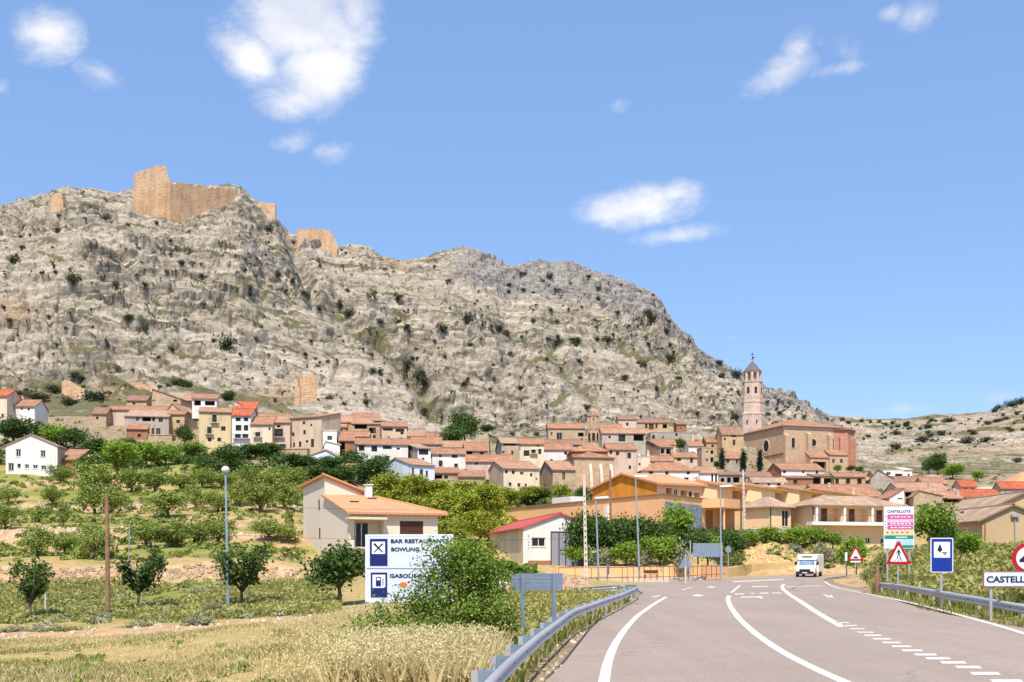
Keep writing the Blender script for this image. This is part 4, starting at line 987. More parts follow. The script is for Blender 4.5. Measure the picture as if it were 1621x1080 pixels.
for x in (-.9,.9):
    for y in (-1.75,1.7):
        mb=MB(); mb.tube([(x-.12,y,.35),(x+.12,y,.35)],.35,16); wv=mb.build('wheel',M['rubber'],rt); mb=MB(); mb.tube([(x-.125,y,.35),(x+.125,y,.35)],.18,10); mb.build('rim',M['steel'],wv)
# bench by the railing
p=G(1031,113); rt=thing('bench','dark red wooden bench behind the brown railing','bench',p); g0=p.z
mb=MB(); mb.box((-.75,-.25,.42),(.75,.2,.48)); mb.build('seat',M['wood'],rt); mb=MB(); mb.box((-.75,.22,.6),(.75,.27,.95)); mb.build('backrest',M['wood'],rt)
for x in (-.6,.6): mb=MB(); mb.box((x-.04,-.2,-.1),(x+.04,.22,.418)); mb.build('leg',M['rail'],rt)
# ------------------------------------------------------------------ foliage
def leaf_quads(C, Nn, size, rs, asp=1.7):
    """diamond leaves: centres C, normals Nn, sizes"""
    n=len(C); a=rs.normal(size=(n,3)); t=np.cross(Nn,a); t/=np.linalg.norm(t,axis=1,keepdims=True)+1e-9; b=np.cross(Nn,t)
    sz=size[:,None]; V=np.stack([C-t*sz*asp*.5, C-b*sz*.5, C+t*sz*asp*.5, C+b*sz*.5],1).reshape(-1,3)
    return V, np.arange(n*4).reshape(n,4)
def crown_mesh(name, lobes, nclump, nleaf, leaf, mat, seed, spread=.5, inner=.35):
    """lobes: (cx,cy,cz,rx,ry,rz,weight). clumps sit near the lobes' surface; leaves scatter round each clump"""
    rs=np.random.RandomState(seed); w=np.array([l[6] if len(l)>6 else l[3]*l[4]+l[3]*l[5] for l in lobes]); w=w/w.sum()
    Cs=[];Ns=[];Ts=[];Ss=[]
    for k in range(nclump):
        l=lobes[rs.choice(len(lobes),p=w)]; d=rs.normal(size=3); d/=np.linalg.norm(d); r=inner+(1-inner)*rs.rand()**.5
        c=np.array(l[:3])+d*np.array(l[3:6])*r; cr=leaf*rs.uniform(1.6,3.4)*spread*2
        n=int(nleaf*rs.uniform(.6,1.4)); off=rs.normal(size=(n,3))*cr*.55; off[:,2]*=.75
        nn=rs.normal(size=(n,3))*.8+d*.5+np.array([0,0,.5]); nn/=np.linalg.norm(nn,axis=1,keepdims=True)
        tone=np.clip(rs.normal(.5,.2)+rs.normal(0,.13,n),0,1)
        Cs.append(c+off);Ns.append(nn);Ts.append(tone);Ss.append(leaf*rs.uniform(.6,1.3,n))
    C=np.concatenate(Cs);Nn=np.concatenate(Ns);T=np.concatenate(Ts);S=np.concatenate(Ss)
    V,Fq=leaf_quads(C,Nn,S,rs); return np_mesh(name,V,Fq,mat,{'tone':np.repeat(T,4)})
def trunk_mesh(name, paths):
    mb=MB()
    for pts,r in paths: mb.tube(pts,r,7)
    o=mb.build(name,M['bark'],None,True); me=o.data; bpy.data.objects.remove(o); return me
PROTO={}
def proto(kind, var):
    k=(kind,var)
    if k in PROTO: return PROTO[k]
    rs=random.Random(hash(kind)%1000 if False else sum(map(ord,kind))*7+var*13); sd=rs.randint(0,9999); u=rs.uniform
    if kind=='almond':
        lob=[(0,0,.58,.30,.30,.36)]+[(math.cos(a)*u(.22,.36),math.sin(a)*u(.22,.36),u(.34,.76),u(.16,.24),u(.16,.24),u(.15,.24)) for a in [i*6.28/9+u(-.3,.3) for i in range(9)]]
        cm=crown_mesh('crown',lob,150,16,.042,L['almond'],sd,.7); tr=[([(0,0,-.05),(.01,0,.16),(.0,.02,.3)],[.055,.042,.035])]+[([(0,0,.22),(math.cos(a)*.12,math.sin(a)*.12,.42),(math.cos(a)*.25,math.sin(a)*.25,.62)],[.03,.02,.008]) for a in (0.4,1.9,3.3,4.9)]
    elif kind=='street':
        br=[(u(0,6.28),u(.22,.42),u(.72,1.0)) for _ in range(8)]; lob=[(0,0,.52,.18,.18,.15)]
        tr=[([(0,0,-.05),(0,0,.2),(.01,0,.42)],[.024,.02,.018])]
        for a,rad,h in br:
            c,s=math.cos(a),math.sin(a); tr.append(([(0,0,.32),(c*rad*.45,s*rad*.45,.5),(c*rad,s*rad,h)],[.016,.011,.004]))
            for f in (.35,.55,.75,.95): lob.append((c*rad*f,s*rad*f,.34+(h-.34)*f,.10,.10,.10,.030))
        cm=crown_mesh('crown',lob,105,19,.036,L['street'],sd,.5,.1)
    elif kind in('round','bright'):
        lob=[(0,0,.60,.30,.30,.30)]+[(math.cos(a)*u(.16,.28),math.sin(a)*u(.16,.28),u(.42,.84),u(.15,.24),u(.15,.24),u(.12,.2)) for a in [i*6.28/9+u(-.3,.3) for i in range(9)]]+[(u(-.1,.1),u(-.1,.1),.85,.16,.16,.13)]
        cm=crown_mesh('crown',lob,190,19,.040,L[kind],sd,.7); tr=[([(0,0,-.05),(.01,0,.2),(.0,.02,.45),(0,0,.7)],[.035,.028,.022,.008])]+[([(0,0,.3),(math.cos(a)*.13,math.sin(a)*.13,.5),(math.cos(a)*.24,math.sin(a)*.24,.66)],[.02,.014,.006]) for a in (0.4,2.4,4.4)]
    elif kind=='pine':
        lob=[]
        for i in range(15):
            z=u(.30,.92); r=.36*(1.05-abs(z-.5)*1.1)*u(.5,1); a=u(0,6.28); lob.append((math.cos(a)*r,math.sin(a)*r,z,u(.10,.17),u(.10,.17),u(.06,.11)))
        lob+=[(0,0,.6,.2,.2,.3)]
        cm=crown_mesh('crown',lob,190,19,.036,L['pine'],sd,.65,.3); tr=[([(0,0,-.05),(.015,0,.3),(0,.01,.6),(0,0,.92)],[.03,.024,.016,.005])]+[([(0,0,z),(math.cos(a)*.2,math.sin(a)*.2,z+.07)],[.012,.004]) for z,a in ((.35,0),(.42,2.1),(.5,4.1),(.6,1.2),(.68,3.2))]
    elif kind=='cypress':
        lob=[(0,0,z,.10*(1.06-abs(z-.42)*1.35),.10*(1.06-abs(z-.42)*1.35),.09) for z in (.12,.22,.32,.42,.52,.62,.72,.82,.91)]
        cm=crown_mesh('crown',lob,120,16,.032,L['cypress'],sd,.5,.4); tr=[([(0,0,-.05),(0,0,.5),(0,0,.9)],[.02,.015,.004])]
    elif kind in('shrub','grey','scrub'):
        lob=[(0,0,.38,.40,.40,.40)]+[(math.cos(a)*u(.2,.36),math.sin(a)*u(.2,.36),u(.22,.55),u(.18,.3),u(.18,.3),u(.18,.32)) for a in [i*6.28/5+u(-.4,.4) for i in range(5)]]
        cm=crown_mesh('foliage',lob,46 if kind=='shrub' else 90,11 if kind=='shrub' else 16,.10 if kind=='shrub' else .055,L[kind],sd,.7,.3); tr=[([(0,0,-.1),(.03,0,.2),(0,.02,.5)],[.04,.03,.01]),([(0,0,0),(.15,.1,.35)],[.02,.008]),([(0,0,0),(-.14,.05,.35)],[.02,.008])]
    PROTO[k]=(cm,trunk_mesh('trunk' if kind not in('shrub','grey','scrub') else 'stem',tr)); return PROTO[k]
TREECNT={}
def tree(kind,px,yb,h,w=None,d=None,label='',name=None,cat='tree',group=None,var=None,base=None,sink=0.):
    """px, yb: foot in the photograph; h,w: size in photo pixels"""
    if base is None:
        if d is None: d=solve(px,yb)
        base=P(px,yb,d) if d>200 or d is None else P(px,yb,d)
        base.z=min(base.z,gz(px,d)+.4)
    else: d=base.y
    k=TREECNT.get(kind,0); TREECNT[kind]=k+1
    cm,tm=proto(kind,(k%4) if var is None else var)
    H=max(h/F*d,ZY(yb-h,d)-base.z) if sink==0 else h/F*d; H=min(H,1.9*h/F*d); Wd=(w or h)/F*d
    ratio={'almond':1.05,'street':.95,'round':.85,'bright':.85,'pine':.85,'cypress':.25,'shrub':1.15,'grey':1.15,'scrub':1.15}[kind]
    nm=name or {'almond':'almond_tree','street':'young_tree','round':'broadleaf_tree','bright':'broadleaf_tree','pine':'pine_tree','cypress':'cypress_tree','shrub':'shrub','grey':'shrub','scrub':'shrub'}[kind]
    rt=thing(nm,label,cat,base-Vector((0,0,sink)),random.uniform(0,6.28),group); sx=Wd/ratio
    rt.scale=(sx,sx,H)
    for mm in (tm,cm): link_mesh(mm.name.split('.')[0],mm,rt)
    return rt
LN=['leftmost','second','third','fourth','fifth','sixth','seventh','eighth','ninth','tenth','eleventh','twelfth','thirteenth','fourteenth','fifteenth','sixteenth','seventeenth','eighteenth']
# three young trees by the lamps and one before the beige house
tree('street',48,990,105,100,58,'dark young tree with forked crown at the left photo edge','young_tree',group='young trees along the track',var=0)
tree('street',219,977,112,92,66,'dark vase-shaped young tree right of the bare wooden pole','young_tree',group='young trees along the track',var=1)
tree('street',383,972,108,112,67,'dark young tree with spreading shoots behind the globe street lamp','young_tree',group='young trees along the track',var=2)
tree('round',537,962,98,96,62,'dense young tree in front of the beige house corner','young_tree',group='young trees along the track',var=3)
# orchard rows (x, foot y, height, width)
ROWS=[('lowest orchard terrace',[(8,838,44,46),(60,880,50,60),(103,876,42,44),(150,882,46,60),(232,868,44,56),(272,866,42,50),(308,862,38,40),(345,862,46,56),(425,856,42,52),(455,858,34,36)]),
 ('middle orchard terrace',[(14,796,34,40),(83,802,36,38),(62,824,26,40),(100,828,38,26),(150,812,56,50),(178,812,40,44),(265,818,44,60),(310,806,40,50),(345,810,34,44),(412,814,52,56),(380,802,44,40),(450,808,46,46),(470,800,44,34)]),
 ('top orchard terrace',[(150,782,46,54),(208,778,40,46),(245,778,40,46),(285,776,38,44),(320,772,36,44),(352,774,34,44),(395,772,34,44),(430,774,36,46),(462,776,36,40)])]
for nm,lst in ROWS:
    for i,(x,y,h,w_) in enumerate(sorted(lst)):
        tree('almond',x,y+2,h*random.uniform(.9,1.2),w_*random.uniform(.95,1.25),None,f'low rounded almond tree, {LN[i]} from the left on the {nm}',group='almond trees on the orchard terraces')
# dark belt of trees between orchard and village: (kind,x,y,h,w,label)
BELT=[('round',22,708,46,62,'big dark tree in front of the white house at the left edge'),('bright',90,712,40,50,'bright green tree behind the white gable house'),('round',62,700,32,36,'dark tree squeezed behind the roof of the white gable house'),
('round',118,718,40,44,'green tree behind the orange brick annex'),('almond',96,768,34,42,'grey-green round tree beside the brick annex'),('round',152,736,44,46,'green tree left of the walled farmhouse, upper of two'),('bright',185,758,60,66,'large bright crown below the pale farmhouse with loggia'),('round',140,762,42,44,'dark tree right of the small tiled outbuilding'),
('bright',232,740,40,50,'green tree under the loggia farmhouse terrace'),('round',205,722,28,36,'dark bush-like tree at the foot of the farmhouse wall'),('bright',262,738,36,44,'light green tree right of the farmhouse terrace'),('round',292,712,38,28,'dark tree in the gap left of the tall yellow house'),('bright',305,726,26,46,'bright hedge-like tree at the foot of the tall yellow house'),('round',276,690,20,26,'small dark tree above the gap beside the yellow house'),
('round',330,760,38,46,'dark tree below the yellow house beside the globe lamp'),('round',362,750,46,50,'dark tree directly behind the globe lamp head'),('round',395,728,24,56,'dark hedge-like tree under the white glazed-balcony house'),('round',425,722,22,48,'dark hedge-like tree under the cream balcony house'),('round',475,746,26,60,'low dark tree under the beige angled house'),('round',520,748,26,56,'low dark tree left of the orange roof strip'),
('round',556,748,34,50,'dark tree right of the orange roof strip'),('round',585,772,48,66,'large dark tree behind the chimney of the beige house'),('round',602,752,30,36,'dark tree left of the bluish white house'),('round',540,772,34,52,'dark tree behind the ridge of the beige house'),('round',500,764,26,50,'dark low tree left behind the beige house ridge'),('round',455,762,22,60,'dark low tree along the top orchard edge')]
for k,x,y,h,w_,lb in BELT: tree(k,x,y,h,w_,None,lb,group='green trees below the village')
PINES=[(618,815,70,62,'yellow-green pine left of the bluish white house'),(660,800,46,60,'yellow-green pine directly below the bluish white house'),(650,828,44,54,'yellow-green pine above the end of the beige house roof'),(700,838,62,60,'yellow-green pine right of the beige house roof end'),(735,836,66,60,'tall yellow-green pine between beige house and orange wall'),(775,838,70,58,'tall yellow-green pine left of the orange wall'),(695,800,40,56,'yellow-green pine below the pale lean-to house'),(745,800,40,54,'yellow-green pine below the big pale house gable'),(800,806,36,50,'yellow-green pine below the big pale house front'),(760,862,50,60,'pale green pine above the red roofed warehouse'),(705,868,46,50,'pale green pine behind the right end of the services board'),(725,850,30,44,'small pale pine above the leafy roadside bush'),(888,808,44,34,'yellow-green pine below the stone house, beside the small church'),(835,800,28,44,'green tree under the big pale house, right side')]
for x,y,h,w_,lb in PINES: tree('pine',x,y,h*1.05,w_*1.1,None,lb,group='pines between the beige house and the village')
for k,x,y,h,w_,lb in [('round',725,770,26,34,'dark tree beside the lean-to house'),('round',690,790,24,40,'dark green tree under the bluish white house'),('round',850,800,28,50,'dark green tree under the stone house'),('round',735,705,54,48,'tall dark tree standing alone above the village roofs'),('round',718,714,42,44,'dark round tree left of the tallest village tree'),('round',772,688,16,24,'small green tree on the rock above the big stone house'),('round',922,796,26,26,'dark tree at the foot of the small church'),
 ('round',288,622,22,36,'green tree on the rock above the slanting tiled roof'),('round',362,640,22,20,'green tree above the pink attic house'),('round',1077,716,22,18,'dark tree among roofs left of the flat stone house'),('round',1130,716,24,26,'dark leafy tree left of the first cypress'),('round',1134,742,12,16,'small bush at the foot of the first cypress'),
 ('round',1484,757,40,32,'tall green tree at the foot of the right hill'),('bright',1508,760,26,34,'lighter green tree right of the tall tree on the right hill foot'),('round',1470,752,26,22,'green tree left of the tall tree on the right hill foot'),('bright',1548,762,16,20,'small green tree above the red roofed house on the right'),
 ('bright',1326,749,13,14,'small round tree at the church apse, left one'),('round',1347,749,12,15,'small round tree at the church apse, middle one'),('round',1361,749,11,14,'small round tree at the church apse, right one'),
 ('bright',1480,880,82,72,'broad green tree between the coloured town board and the blue sign'),('bright',1530,890,48,48,'bright green tree left of the tan brick building'),('round',1510,878,40,36,'dark tree behind the blue sign'),('bright',1560-20,884,26,24,'small bright bush-like tree against the tan brick building')]:
    tree(k,x,y,h,w_,None,lb)
for x,y,h,lb in [(1143,744,36,'left cypress of the three beside the church, nearest the stone house'),(1177,748,38,'middle cypress of the three, below the church tower'),(1203,749,38,'right cypress of the three, before the church wall')]: tree('cypress',x,y,h,h*.26,None,lb,group='cypresses by the church')
# clipped row before the orange wall, round tree, hedge shrubs
for i,(x,y,h,w_,lb) in enumerate([(922,893,78,40,'first pollarded tree, right before the grey gate'),(947,893,74,38,'second pollarded tree, behind the perforated concrete pole'),(972,892,72,38,'third pollarded tree, between the street lamp and the slim lamp'),(1000,890,68,40,'fourth pollarded tree, left of the slim pale-headed lamp'),(1029,889,64,40,'fifth pollarded tree, right of the slim pale-headed lamp')]):
    tree('round',x,y,h*1.06,w_*1.35,123+i*1.0,lb,'pollarded_tree',group='pollarded trees before the orange wall')
for i,(x,y,h,w_,lb) in enumerate([(915,897,34,48,'pale flowering shrub under the first pollarded tree'),(955,897,36,48,'shrub between the concrete pole and the street lamp'),(990,896,38,50,'flowering shrub under the fourth pollarded tree'),(1018,896,36,40,'green shrub behind the slim lamp'),(1045,894,46,56,'big pale shrub left of the square sign back'),(1075,888,40,44,'pale shrub directly left of the square sign back')]):
    tree('grey' if i%2 else 'bright',x,y,h,w_,122.,lb,'shrub','shrub','shrubs above the orange garden wall')
for k,x,y,h,w_,d,lb in [('bright',1072,872,72,56,132,'bright round tree before the corner of the orange building'),('round',1085,888,54,60,131,'dark full tree right below the bright round tree'),('round',1052,884,46,50,130,'dark tree left below the bright round tree'),('bright',1120,888,44,44,134,'yellow-green tree above the square sign back'),('round',1105,880,46,36,133,'dark tree behind the square sign back, left'),('round',1160,884,46,46,139,'green tree between slim lamp and pale concrete pole'),('round',1140,862,26,40,142,'dark low tree under the porch of the orange building'),('bright',1185,868,30,40,149,'bright bush-like tree at the foot of the pale concrete pole'),('bright',1222,866,32,50,151,'bright green tree before the peach nursing home, left'),('bright',1262,870,36,50,152,'bright green tree before the peach nursing home, middle'),('bright',1290,866,32,44,153,'bright green tree above the white van'),('bright',1318,872,30,36,153,'green tree between the van and the road hump triangle'),('bright',1355,874,30,44,122,'round bright tree right behind the road hump triangle'),('bright',1340,880,24,30,122,'lower bright bush left of the road hump triangle'),('scrub',1164,893,30,36,137,'dark bush beside the round sign back'),('grey',1258,880,26,30,147,'grey-green bush on the ochre bank left of the van'),('grey',1305,884,30,40,146,'grey-green bush on the ochre bank right of the van'),('scrub',1395,905,46,34,80,'dry dark bush left of the pedestrian sign'),('scrub',1372,914,26,24,84,'small dry bush below the pedestrian sign slope')]:
    tree(k,x,y,h,w_,d,lb,'shrub' if k in('scrub','grey') else None,'shrub' if k in('scrub','grey') else 'tree')
for x,y,h,w_,lb in [(955,800,18,60,'fuzzy yellow-green shrub on the orange building terrace, left'),(1040,785,24,36,'fuzzy yellow-green shrub on the orange building roof')]:
    tree('pine',x,y,h,w_,178 if x<1000 else 158,lb,'shrub','shrub')
# ------------------------------------------------------------------ big foreground bush
def big_bush():
    d=28.5; b=G(703,d); s=F/d; rt=thing('leafy_bush','large leafy green bush in front of the services board','bush',b)
    rs=random.Random(5); lob=[]
    for (px,py,r) in [(708,905,30),(742,905,44),(765,925,40),(728,880,22),(745,872,24),(684,942,36),(715,960,46),(760,965,36),(650,975,34),(745,985,40),(700,992,42),(660,998,30),(612,990,26),(780,990,26),(585,996,18),(772,895,26),(788,950,28),(800,975,20),(600,965,14),(620,955,14),(575,985,14),(560,1000,12),(800,1000,16),(722,880,26),(692,880,12),(748,900,24),(672,900,8),(762,925,16),(690,868,10),(735,862,12),(655,950,22)]:
        lob.append(((px-703)/s,rs.uniform(-.5,.5),max(.1,ZY(py,d)-b.z),r/s,r/s*.8,r/s,r*r*1.))
    m=crown_mesh('foliage',lob,880,26,.052,L['bush'],3,1.25,.25); link_mesh('foliage',m,rt)
    mb=MB()
    for k in range(16):
        l=lob[k]; q=Vector((rs.uniform(-.4,.4),rs.uniform(-.2,.2),-.2)); e=Vector(l[:3]); mb.tube([q,q.lerp(e,.5)+Vector((0,0,.15)),e],[.03,.02,.006],6)
    mb.build('stem',M['bark'],rt)
big_bush()
# ------------------------------------------------------------------ scrub, grasses
for i,(x,y,h,w_,kd,lb) in enumerate([(222,1004,30,54,'grey','pale grey-green dome shrub by the track, right of the wooden pole'),(314,998,30,70,'grey','wide pale grey-green shrub on the track edge below the globe lamp'),(374,990,22,28,'grey','small pale shrub at the foot of the globe lamp'),(60,1010,26,70,'grey','grey-green shrub row start at the left photo edge'),(110,1010,26,60,'scrub','dark low shrub left of the wooden pole'),(148,1012,24,40,'scrub','brownish low shrub at the foot of the wooden pole'),(20,1006,22,50,'grey','pale low shrub in the left corner of the track edge'),(340,975,26,34,'grey','pale shrub between dome shrub and globe lamp')]):
    tree(kd,x,y,h,w_,51. if y>995 else 56.,lb,'shrub','shrub','shrubs along the track edge')
def scatter_blades(name,label,cat_mat,pts,hgt,wid,rs,lean=.35,heads=0.,tone=None):
    n=len(pts); a=rs.uniform(0,2*math.pi,n); h=hgt*rs.uniform(.55,1.25,n); w=wid*rs.uniform(.7,1.3,n)
    la=rs.uniform(0,2*math.pi,n); ll=h*lean*rs.rand(n); tip=pts+np.stack([np.cos(la)*ll,np.sin(la)*ll,h],-1)
    mid=pts+np.stack([np.cos(la)*ll*.3,np.sin(la)*ll*.3,h*.55],-1)
    dx=np.stack([np.cos(a)*w*.5,np.sin(a)*w*.5,np.zeros(n)],-1)
    V=np.stack([pts-dx-np.array([0,0,.05]),pts+dx-np.array([0,0,.05]),mid+dx*.8,tip,],1).reshape(-1,3)
    T=rs.rand(n) if tone is None else np.clip(tone+rs.normal(0,.15,n),0,1); T=np.repeat(T,4); Fq=np.arange(n*4).reshape(n,4)
    if heads>0:
        k=rs.rand(n)<heads; m=int(k.sum())
        if m:
            c=np.concatenate([tip[k]+rs.normal(0,.04,(m,3)) for _ in range(3)]); nn=rs.normal(size=(len(c),3)); nn/=np.linalg.norm(nn,axis=1,keepdims=True)
            v2,f2=leaf_quads(c,nn,np.full(len(c),wid*2.6)*rs.uniform(.7,1.4,len(c)),rs,2.2); V=np.concatenate([V,v2]); Fq=np.concatenate([Fq,f2+n*4]); T=np.concatenate([T,np.full(len(v2),.85)])
    me=np_mesh(name,V,Fq,cat_mat,{'tone':T}); o=link_mesh(name,me); tag(o,label,'grass',kind='stuff'); return o
rs=np.random.RandomState(4)
def field(n,fx,fd,cond=None):
    px=fx(n); d=fd(n); z=ground_z(px,d); x=(px-CX)/F*d
    P3=np.stack([x,d,z],-1); py=HZ-(z-CH)*F/d
    if cond is not None: k=cond(px,py,d,x); P3,px,d=P3[k],px[k],d[k]
    return P3,px,d
def railx(d): return np.interp(d,[10,12.8,15.5,18.7,25,36,44,53,60,70],[640,705,768,801,850,906,950,985,1003,1010])
RRD=[r[2] for r in RRAIL][::-1]; RRX=[(r[0]-CX)/F*r[2] for r in RRAIL][::-1]
# dry oats in front
Pn,px,d=field(150000,lambda n:rs.uniform(-120,800,n),lambda n:15+36*rs.rand(n)**.8,lambda px,py,d,x:((d<46.5)|(px>590))&(px<railx(d)-14)&(py<1110)&(rs.rand(len(px))<np.clip(.05+(px-400)/300,.05,1)*sstep(.25,.6,vnoise(x*.5,d*.5,s=17)+.25)))
scatter_blades('dry_grass','pale dry oat grass covering the near left field',L['oat'],Pn,.10+.44*sstep(330,600,px),.012,rs,.5,.35)
Pn,px,d=field(60000,lambda n:rs.uniform(-120,700,n),lambda n:16+36*rs.rand(n),lambda px,py,d,x:((d<46.5)|(px>590))&(px<railx(d)-14)&(vnoise(x*.35,d*.35,s=9)>.36)&(px<640-8*(d-20)))
scatter_blades('green_grass','green grass tufts among the dry grass at lower left',L['verge'],Pn,.15+.15*sstep(300,600,px),.018,rs,.6)
Pn,px,d=field(60000,lambda n:rs.uniform(-120,540,n),lambda n:54+31*rs.rand(n),lambda px,py,d,x:vnoise(x*.18,d*.18,s=33)+.35*vnoise(x*.9,d*.9,s=34)>.55)
scatter_blades('field_grass','yellow-green grass between the scrub of the middle field',L['verge'],Pn,.34,.04,rs,.5,.1)
Pn,px,d=field(50000,lambda n:rs.uniform(-120,700,n),lambda n:16+34*rs.rand(n),lambda px,py,d,x:((d<46.5)|(px>590))&(px<railx(d)-14)&(vnoise(x*.22,d*.22,s=37)>.40))
scatter_blades('stubble_grass','short straw stubble on the lower left field',L['oat'],Pn,.17,.014,rs,.8)
Pn,px,d=field(26000,lambda n:rs.uniform(520,800,n),lambda n:19+8*rs.rand(n),lambda px,py,d,x:(rs.rand(len(px))<np.clip((railx(d)-35-px)/110,0,1))&(rs.rand(len(px))<.25+.75*vnoise(x*1.3,d*.8,s=27)))
scatter_blades('tall_oats','tall pale oat stalks with open heads before the leafy bush',L['oat'],Pn,.85,.010,rs,.45,.8)
# verge between rail and side road, and the strip at the rail's foot
Pn,px,d=field(26000,lambda n:rs.uniform(690,1020,n),lambda n:18+52*rs.rand(n),lambda px,py,d,x:(px<railx(d)-6)&(px>700))
scatter_blades('verge_grass','green and straw-coloured grass behind the left guard rail',L['verge'],Pn,.42,.035,rs,.5,.15)
Pn,px,d=field(4200,lambda n:rs.uniform(700,1040,n),lambda n:12+52*rs.rand(n),lambda px,py,d,x:(px>railx(d)-8)&(px<railx(d)+16)&(vnoise(x*.5,d*.5,s=19)>.42))
scatter_blades('roadside_grass','short green tufts at the foot of the left guard rail',L['verge'],Pn,.15,.022,rs,.7)
Pn,px,d=field(60000,lambda n:rs.uniform(1290,1760,n),lambda n:30+75*rs.rand(n),lambda px,py,d,x:(x>np.interp(d,RRD,RRX)+.5)&(px>1380))
scatter_blades('bank_grass','tall green and straw grass on the right roadside bank',L['verge'],Pn,.62,.05,rs,.5,.12)
Pn,px,d=field(9000,lambda n:rs.uniform(1380,1760,n),lambda n:28+42*rs.rand(n),lambda px,py,d,x:(x>np.interp(d,RRD,RRX)-.85)&(x<np.interp(d,RRD,RRX)+.8))
scatter_blades('roadside_grass','short grass under the right guard rail',L['verge'],Pn,.20,.035,rs,.6)
# scrub of the middle field (no one could count it)
def scrub_patch(name,label,n,fx,fd,size,mat,seed,cond=None,hs=1.,nl=26):
    rs=np.random.RandomState(seed); px=fx(rs,n); d=fd(rs,n); z=ground_z(px,d); x=(px-CX)/F*d
    if cond is not None: k=cond(px,d,x,rs); px,d,z,x=px[k],d[k],z[k],x[k]
    n=len(px); Vs=[];Ts=[]; sz=size*rs.uniform(.5,1.4,n)
    dirs=rs.normal(size=(n,nl,3)); dirs/=np.linalg.norm(dirs,axis=2,keepdims=True); dirs[:,:,2]=np.abs(dirs[:,:,2]); r=rs.uniform(.55,1.05,(n,nl,1))
    C=np.stack([x,d,z],-1)[:,None,:]+dirs*r*sz[:,None,None]*np.array([1,1,.75*hs]); C=C.reshape(-1,3); Nn=dirs.reshape(-1,3)+rs.normal(0,.6,(n*nl,3)); Nn/=np.linalg.norm(Nn,axis=1,keepdims=True)
    V,Fq=leaf_quads(C,Nn,np.repeat(sz,nl)*(.42 if nl<40 else .24)*rs.uniform(.6,1.3,n*nl),rs,1.6); tn=np.clip(np.repeat(rs.normal(.5,.25,n),nl)+rs.normal(0,.14,n*nl),0,1)
    me=np_mesh(name,V,Fq,mat,{'tone':np.repeat(tn,4)}); tag(link_mesh(name,me),label,'undergrowth',kind='stuff')
scrub_patch('undergrowth','grey-green scrub filling the field between track and stone terrace wall',520,lambda r,n:r.uniform(-150,520,n),lambda r,n:r.uniform(54,85,n),.52,L['scrub'],21,None,.8,80)
scrub_patch('grey_undergrowth','pale grey-green low scrub of the middle field',210,lambda r,n:r.uniform(-150,520,n),lambda r,n:r.uniform(53,84,n),.46,L['grey'],22,None,.8,70)
scrub_patch('orchard_weeds','weeds and small shrubs between the almond trees',520,lambda r,n:r.uniform(-150,480,n),lambda r,n:r.uniform(90,200,n),.55,L['scrub'],23)
scrub_patch('hedge_undergrowth','dark green undergrowth between orchard and village houses',700,lambda r,n:r.uniform(-100,1000,n),lambda r,n:r.uniform(205,250,n),1.3,L['round'],24,lambda px,d,x,r:r.rand(len(px))<np.where(px<640,1,.5))
scrub_patch('terrace_shrubs','low green shrubs and saplings between the almond trees',620,lambda r,n:r.uniform(-150,480,n),lambda r,n:r.uniform(92,200,n),.62,L['almond'],33,lambda px,d,x,r:vnoise(x*.07,d*.07,s=43)>.42,1.1,34)
scrub_patch('pine_undergrowth','yellow-green bushes under the pines',260,lambda r,n:r.uniform(590,880,n),lambda r,n:r.uniform(125,210,n),1.5,L['pine'],25,lambda px,d,x,r:(px<790)|(d>170))
scrub_patch('bank_scrub','dry bushes on the ochre bank behind the van',110,lambda r,n:r.uniform(1150,1420,n),lambda r,n:r.uniform(143,160,n),.8,L['scrub'],26)
scrub_patch('roadside_weeds','low bushes on the right roadside bank',260,lambda r,n:r.uniform(1400,1700,n),lambda r,n:r.uniform(46,110,n),.42,L['scrub'],27,lambda px,d,x,r:x>np.interp(d,RRD,RRX)+1.2)
scrub_patch('village_undergrowth','small bushes between the village houses',700,lambda r,n:r.uniform(-80,1640,n),lambda r,n:r.uniform(240,420,n),.9,L['scrub'],28)
scrub_patch('field_weeds','low green weeds dotted over the lower left field',90,lambda r,n:r.uniform(-100,560,n),lambda r,n:r.uniform(18,44,n),.24,L['bush'],30,None,.7)
scrub_patch('warehouse_bushes','green bushes at the foot of the red roofed warehouse',60,lambda r,n:r.uniform(735,835,n),lambda r,n:r.uniform(85,118,n),1.1,L['bush'],29)
# ------------------------------------------------------------------ rocks
def Gs(xs,ds,dz=0):
    xs=np.asarray(xs,float); ds=np.asarray(ds,float); return np.stack([(xs-CX)/F*ds,ds,ground_z(xs,ds)+dz],-1)
def rocks(name,label,pts,size,mat,seed):
    rs=np.random.RandomState(seed); mb=MB()
    for p in pts:
        s=size*rs.uniform(.5,1.5); a=[Vector((math.cos(k*1.047+rs.uniform(-.3,.3))*s*rs.uniform(.7,1.1),math.sin(k*1.047+rs.uniform(-.3,.3))*s*rs.uniform(.7,1.1),0)) for k in range(6)]
        lo=[Vector(p)+q-Vector((0,0,s*.4)) for q in a]; hi=[Vector(p)+q*.65+Vector((0,0,s*rs.uniform(.35,.7))) for q in a]
        for i in range(6): j=(i+1)%6; mb.face([lo[i],lo[j],hi[j],hi[i]])
        mb.face(hi)
    tag(mb.build(name,mat),label,'rocks',kind='stuff')
M['wallrubble']=m_stone('terrace_rubble',(.42,.31,.20),(.31,.21,.13),1.5); M['rubble']=m_stone('pale_rubble',(.56,.46,.34),(.45,.32,.21),1.5); M['pinkrubble']=m_stone('pinkish_rubble',(.50,.33,.22),(.42,.24,.15),1.5)
rs=np.random.RandomState(8)
rocks('rubble','pinkish rubble heap left of the two-legged sign back',Gs(rs.uniform(775,930,170),rs.uniform(72,100,170)),.42,M['pinkrubble'],1)
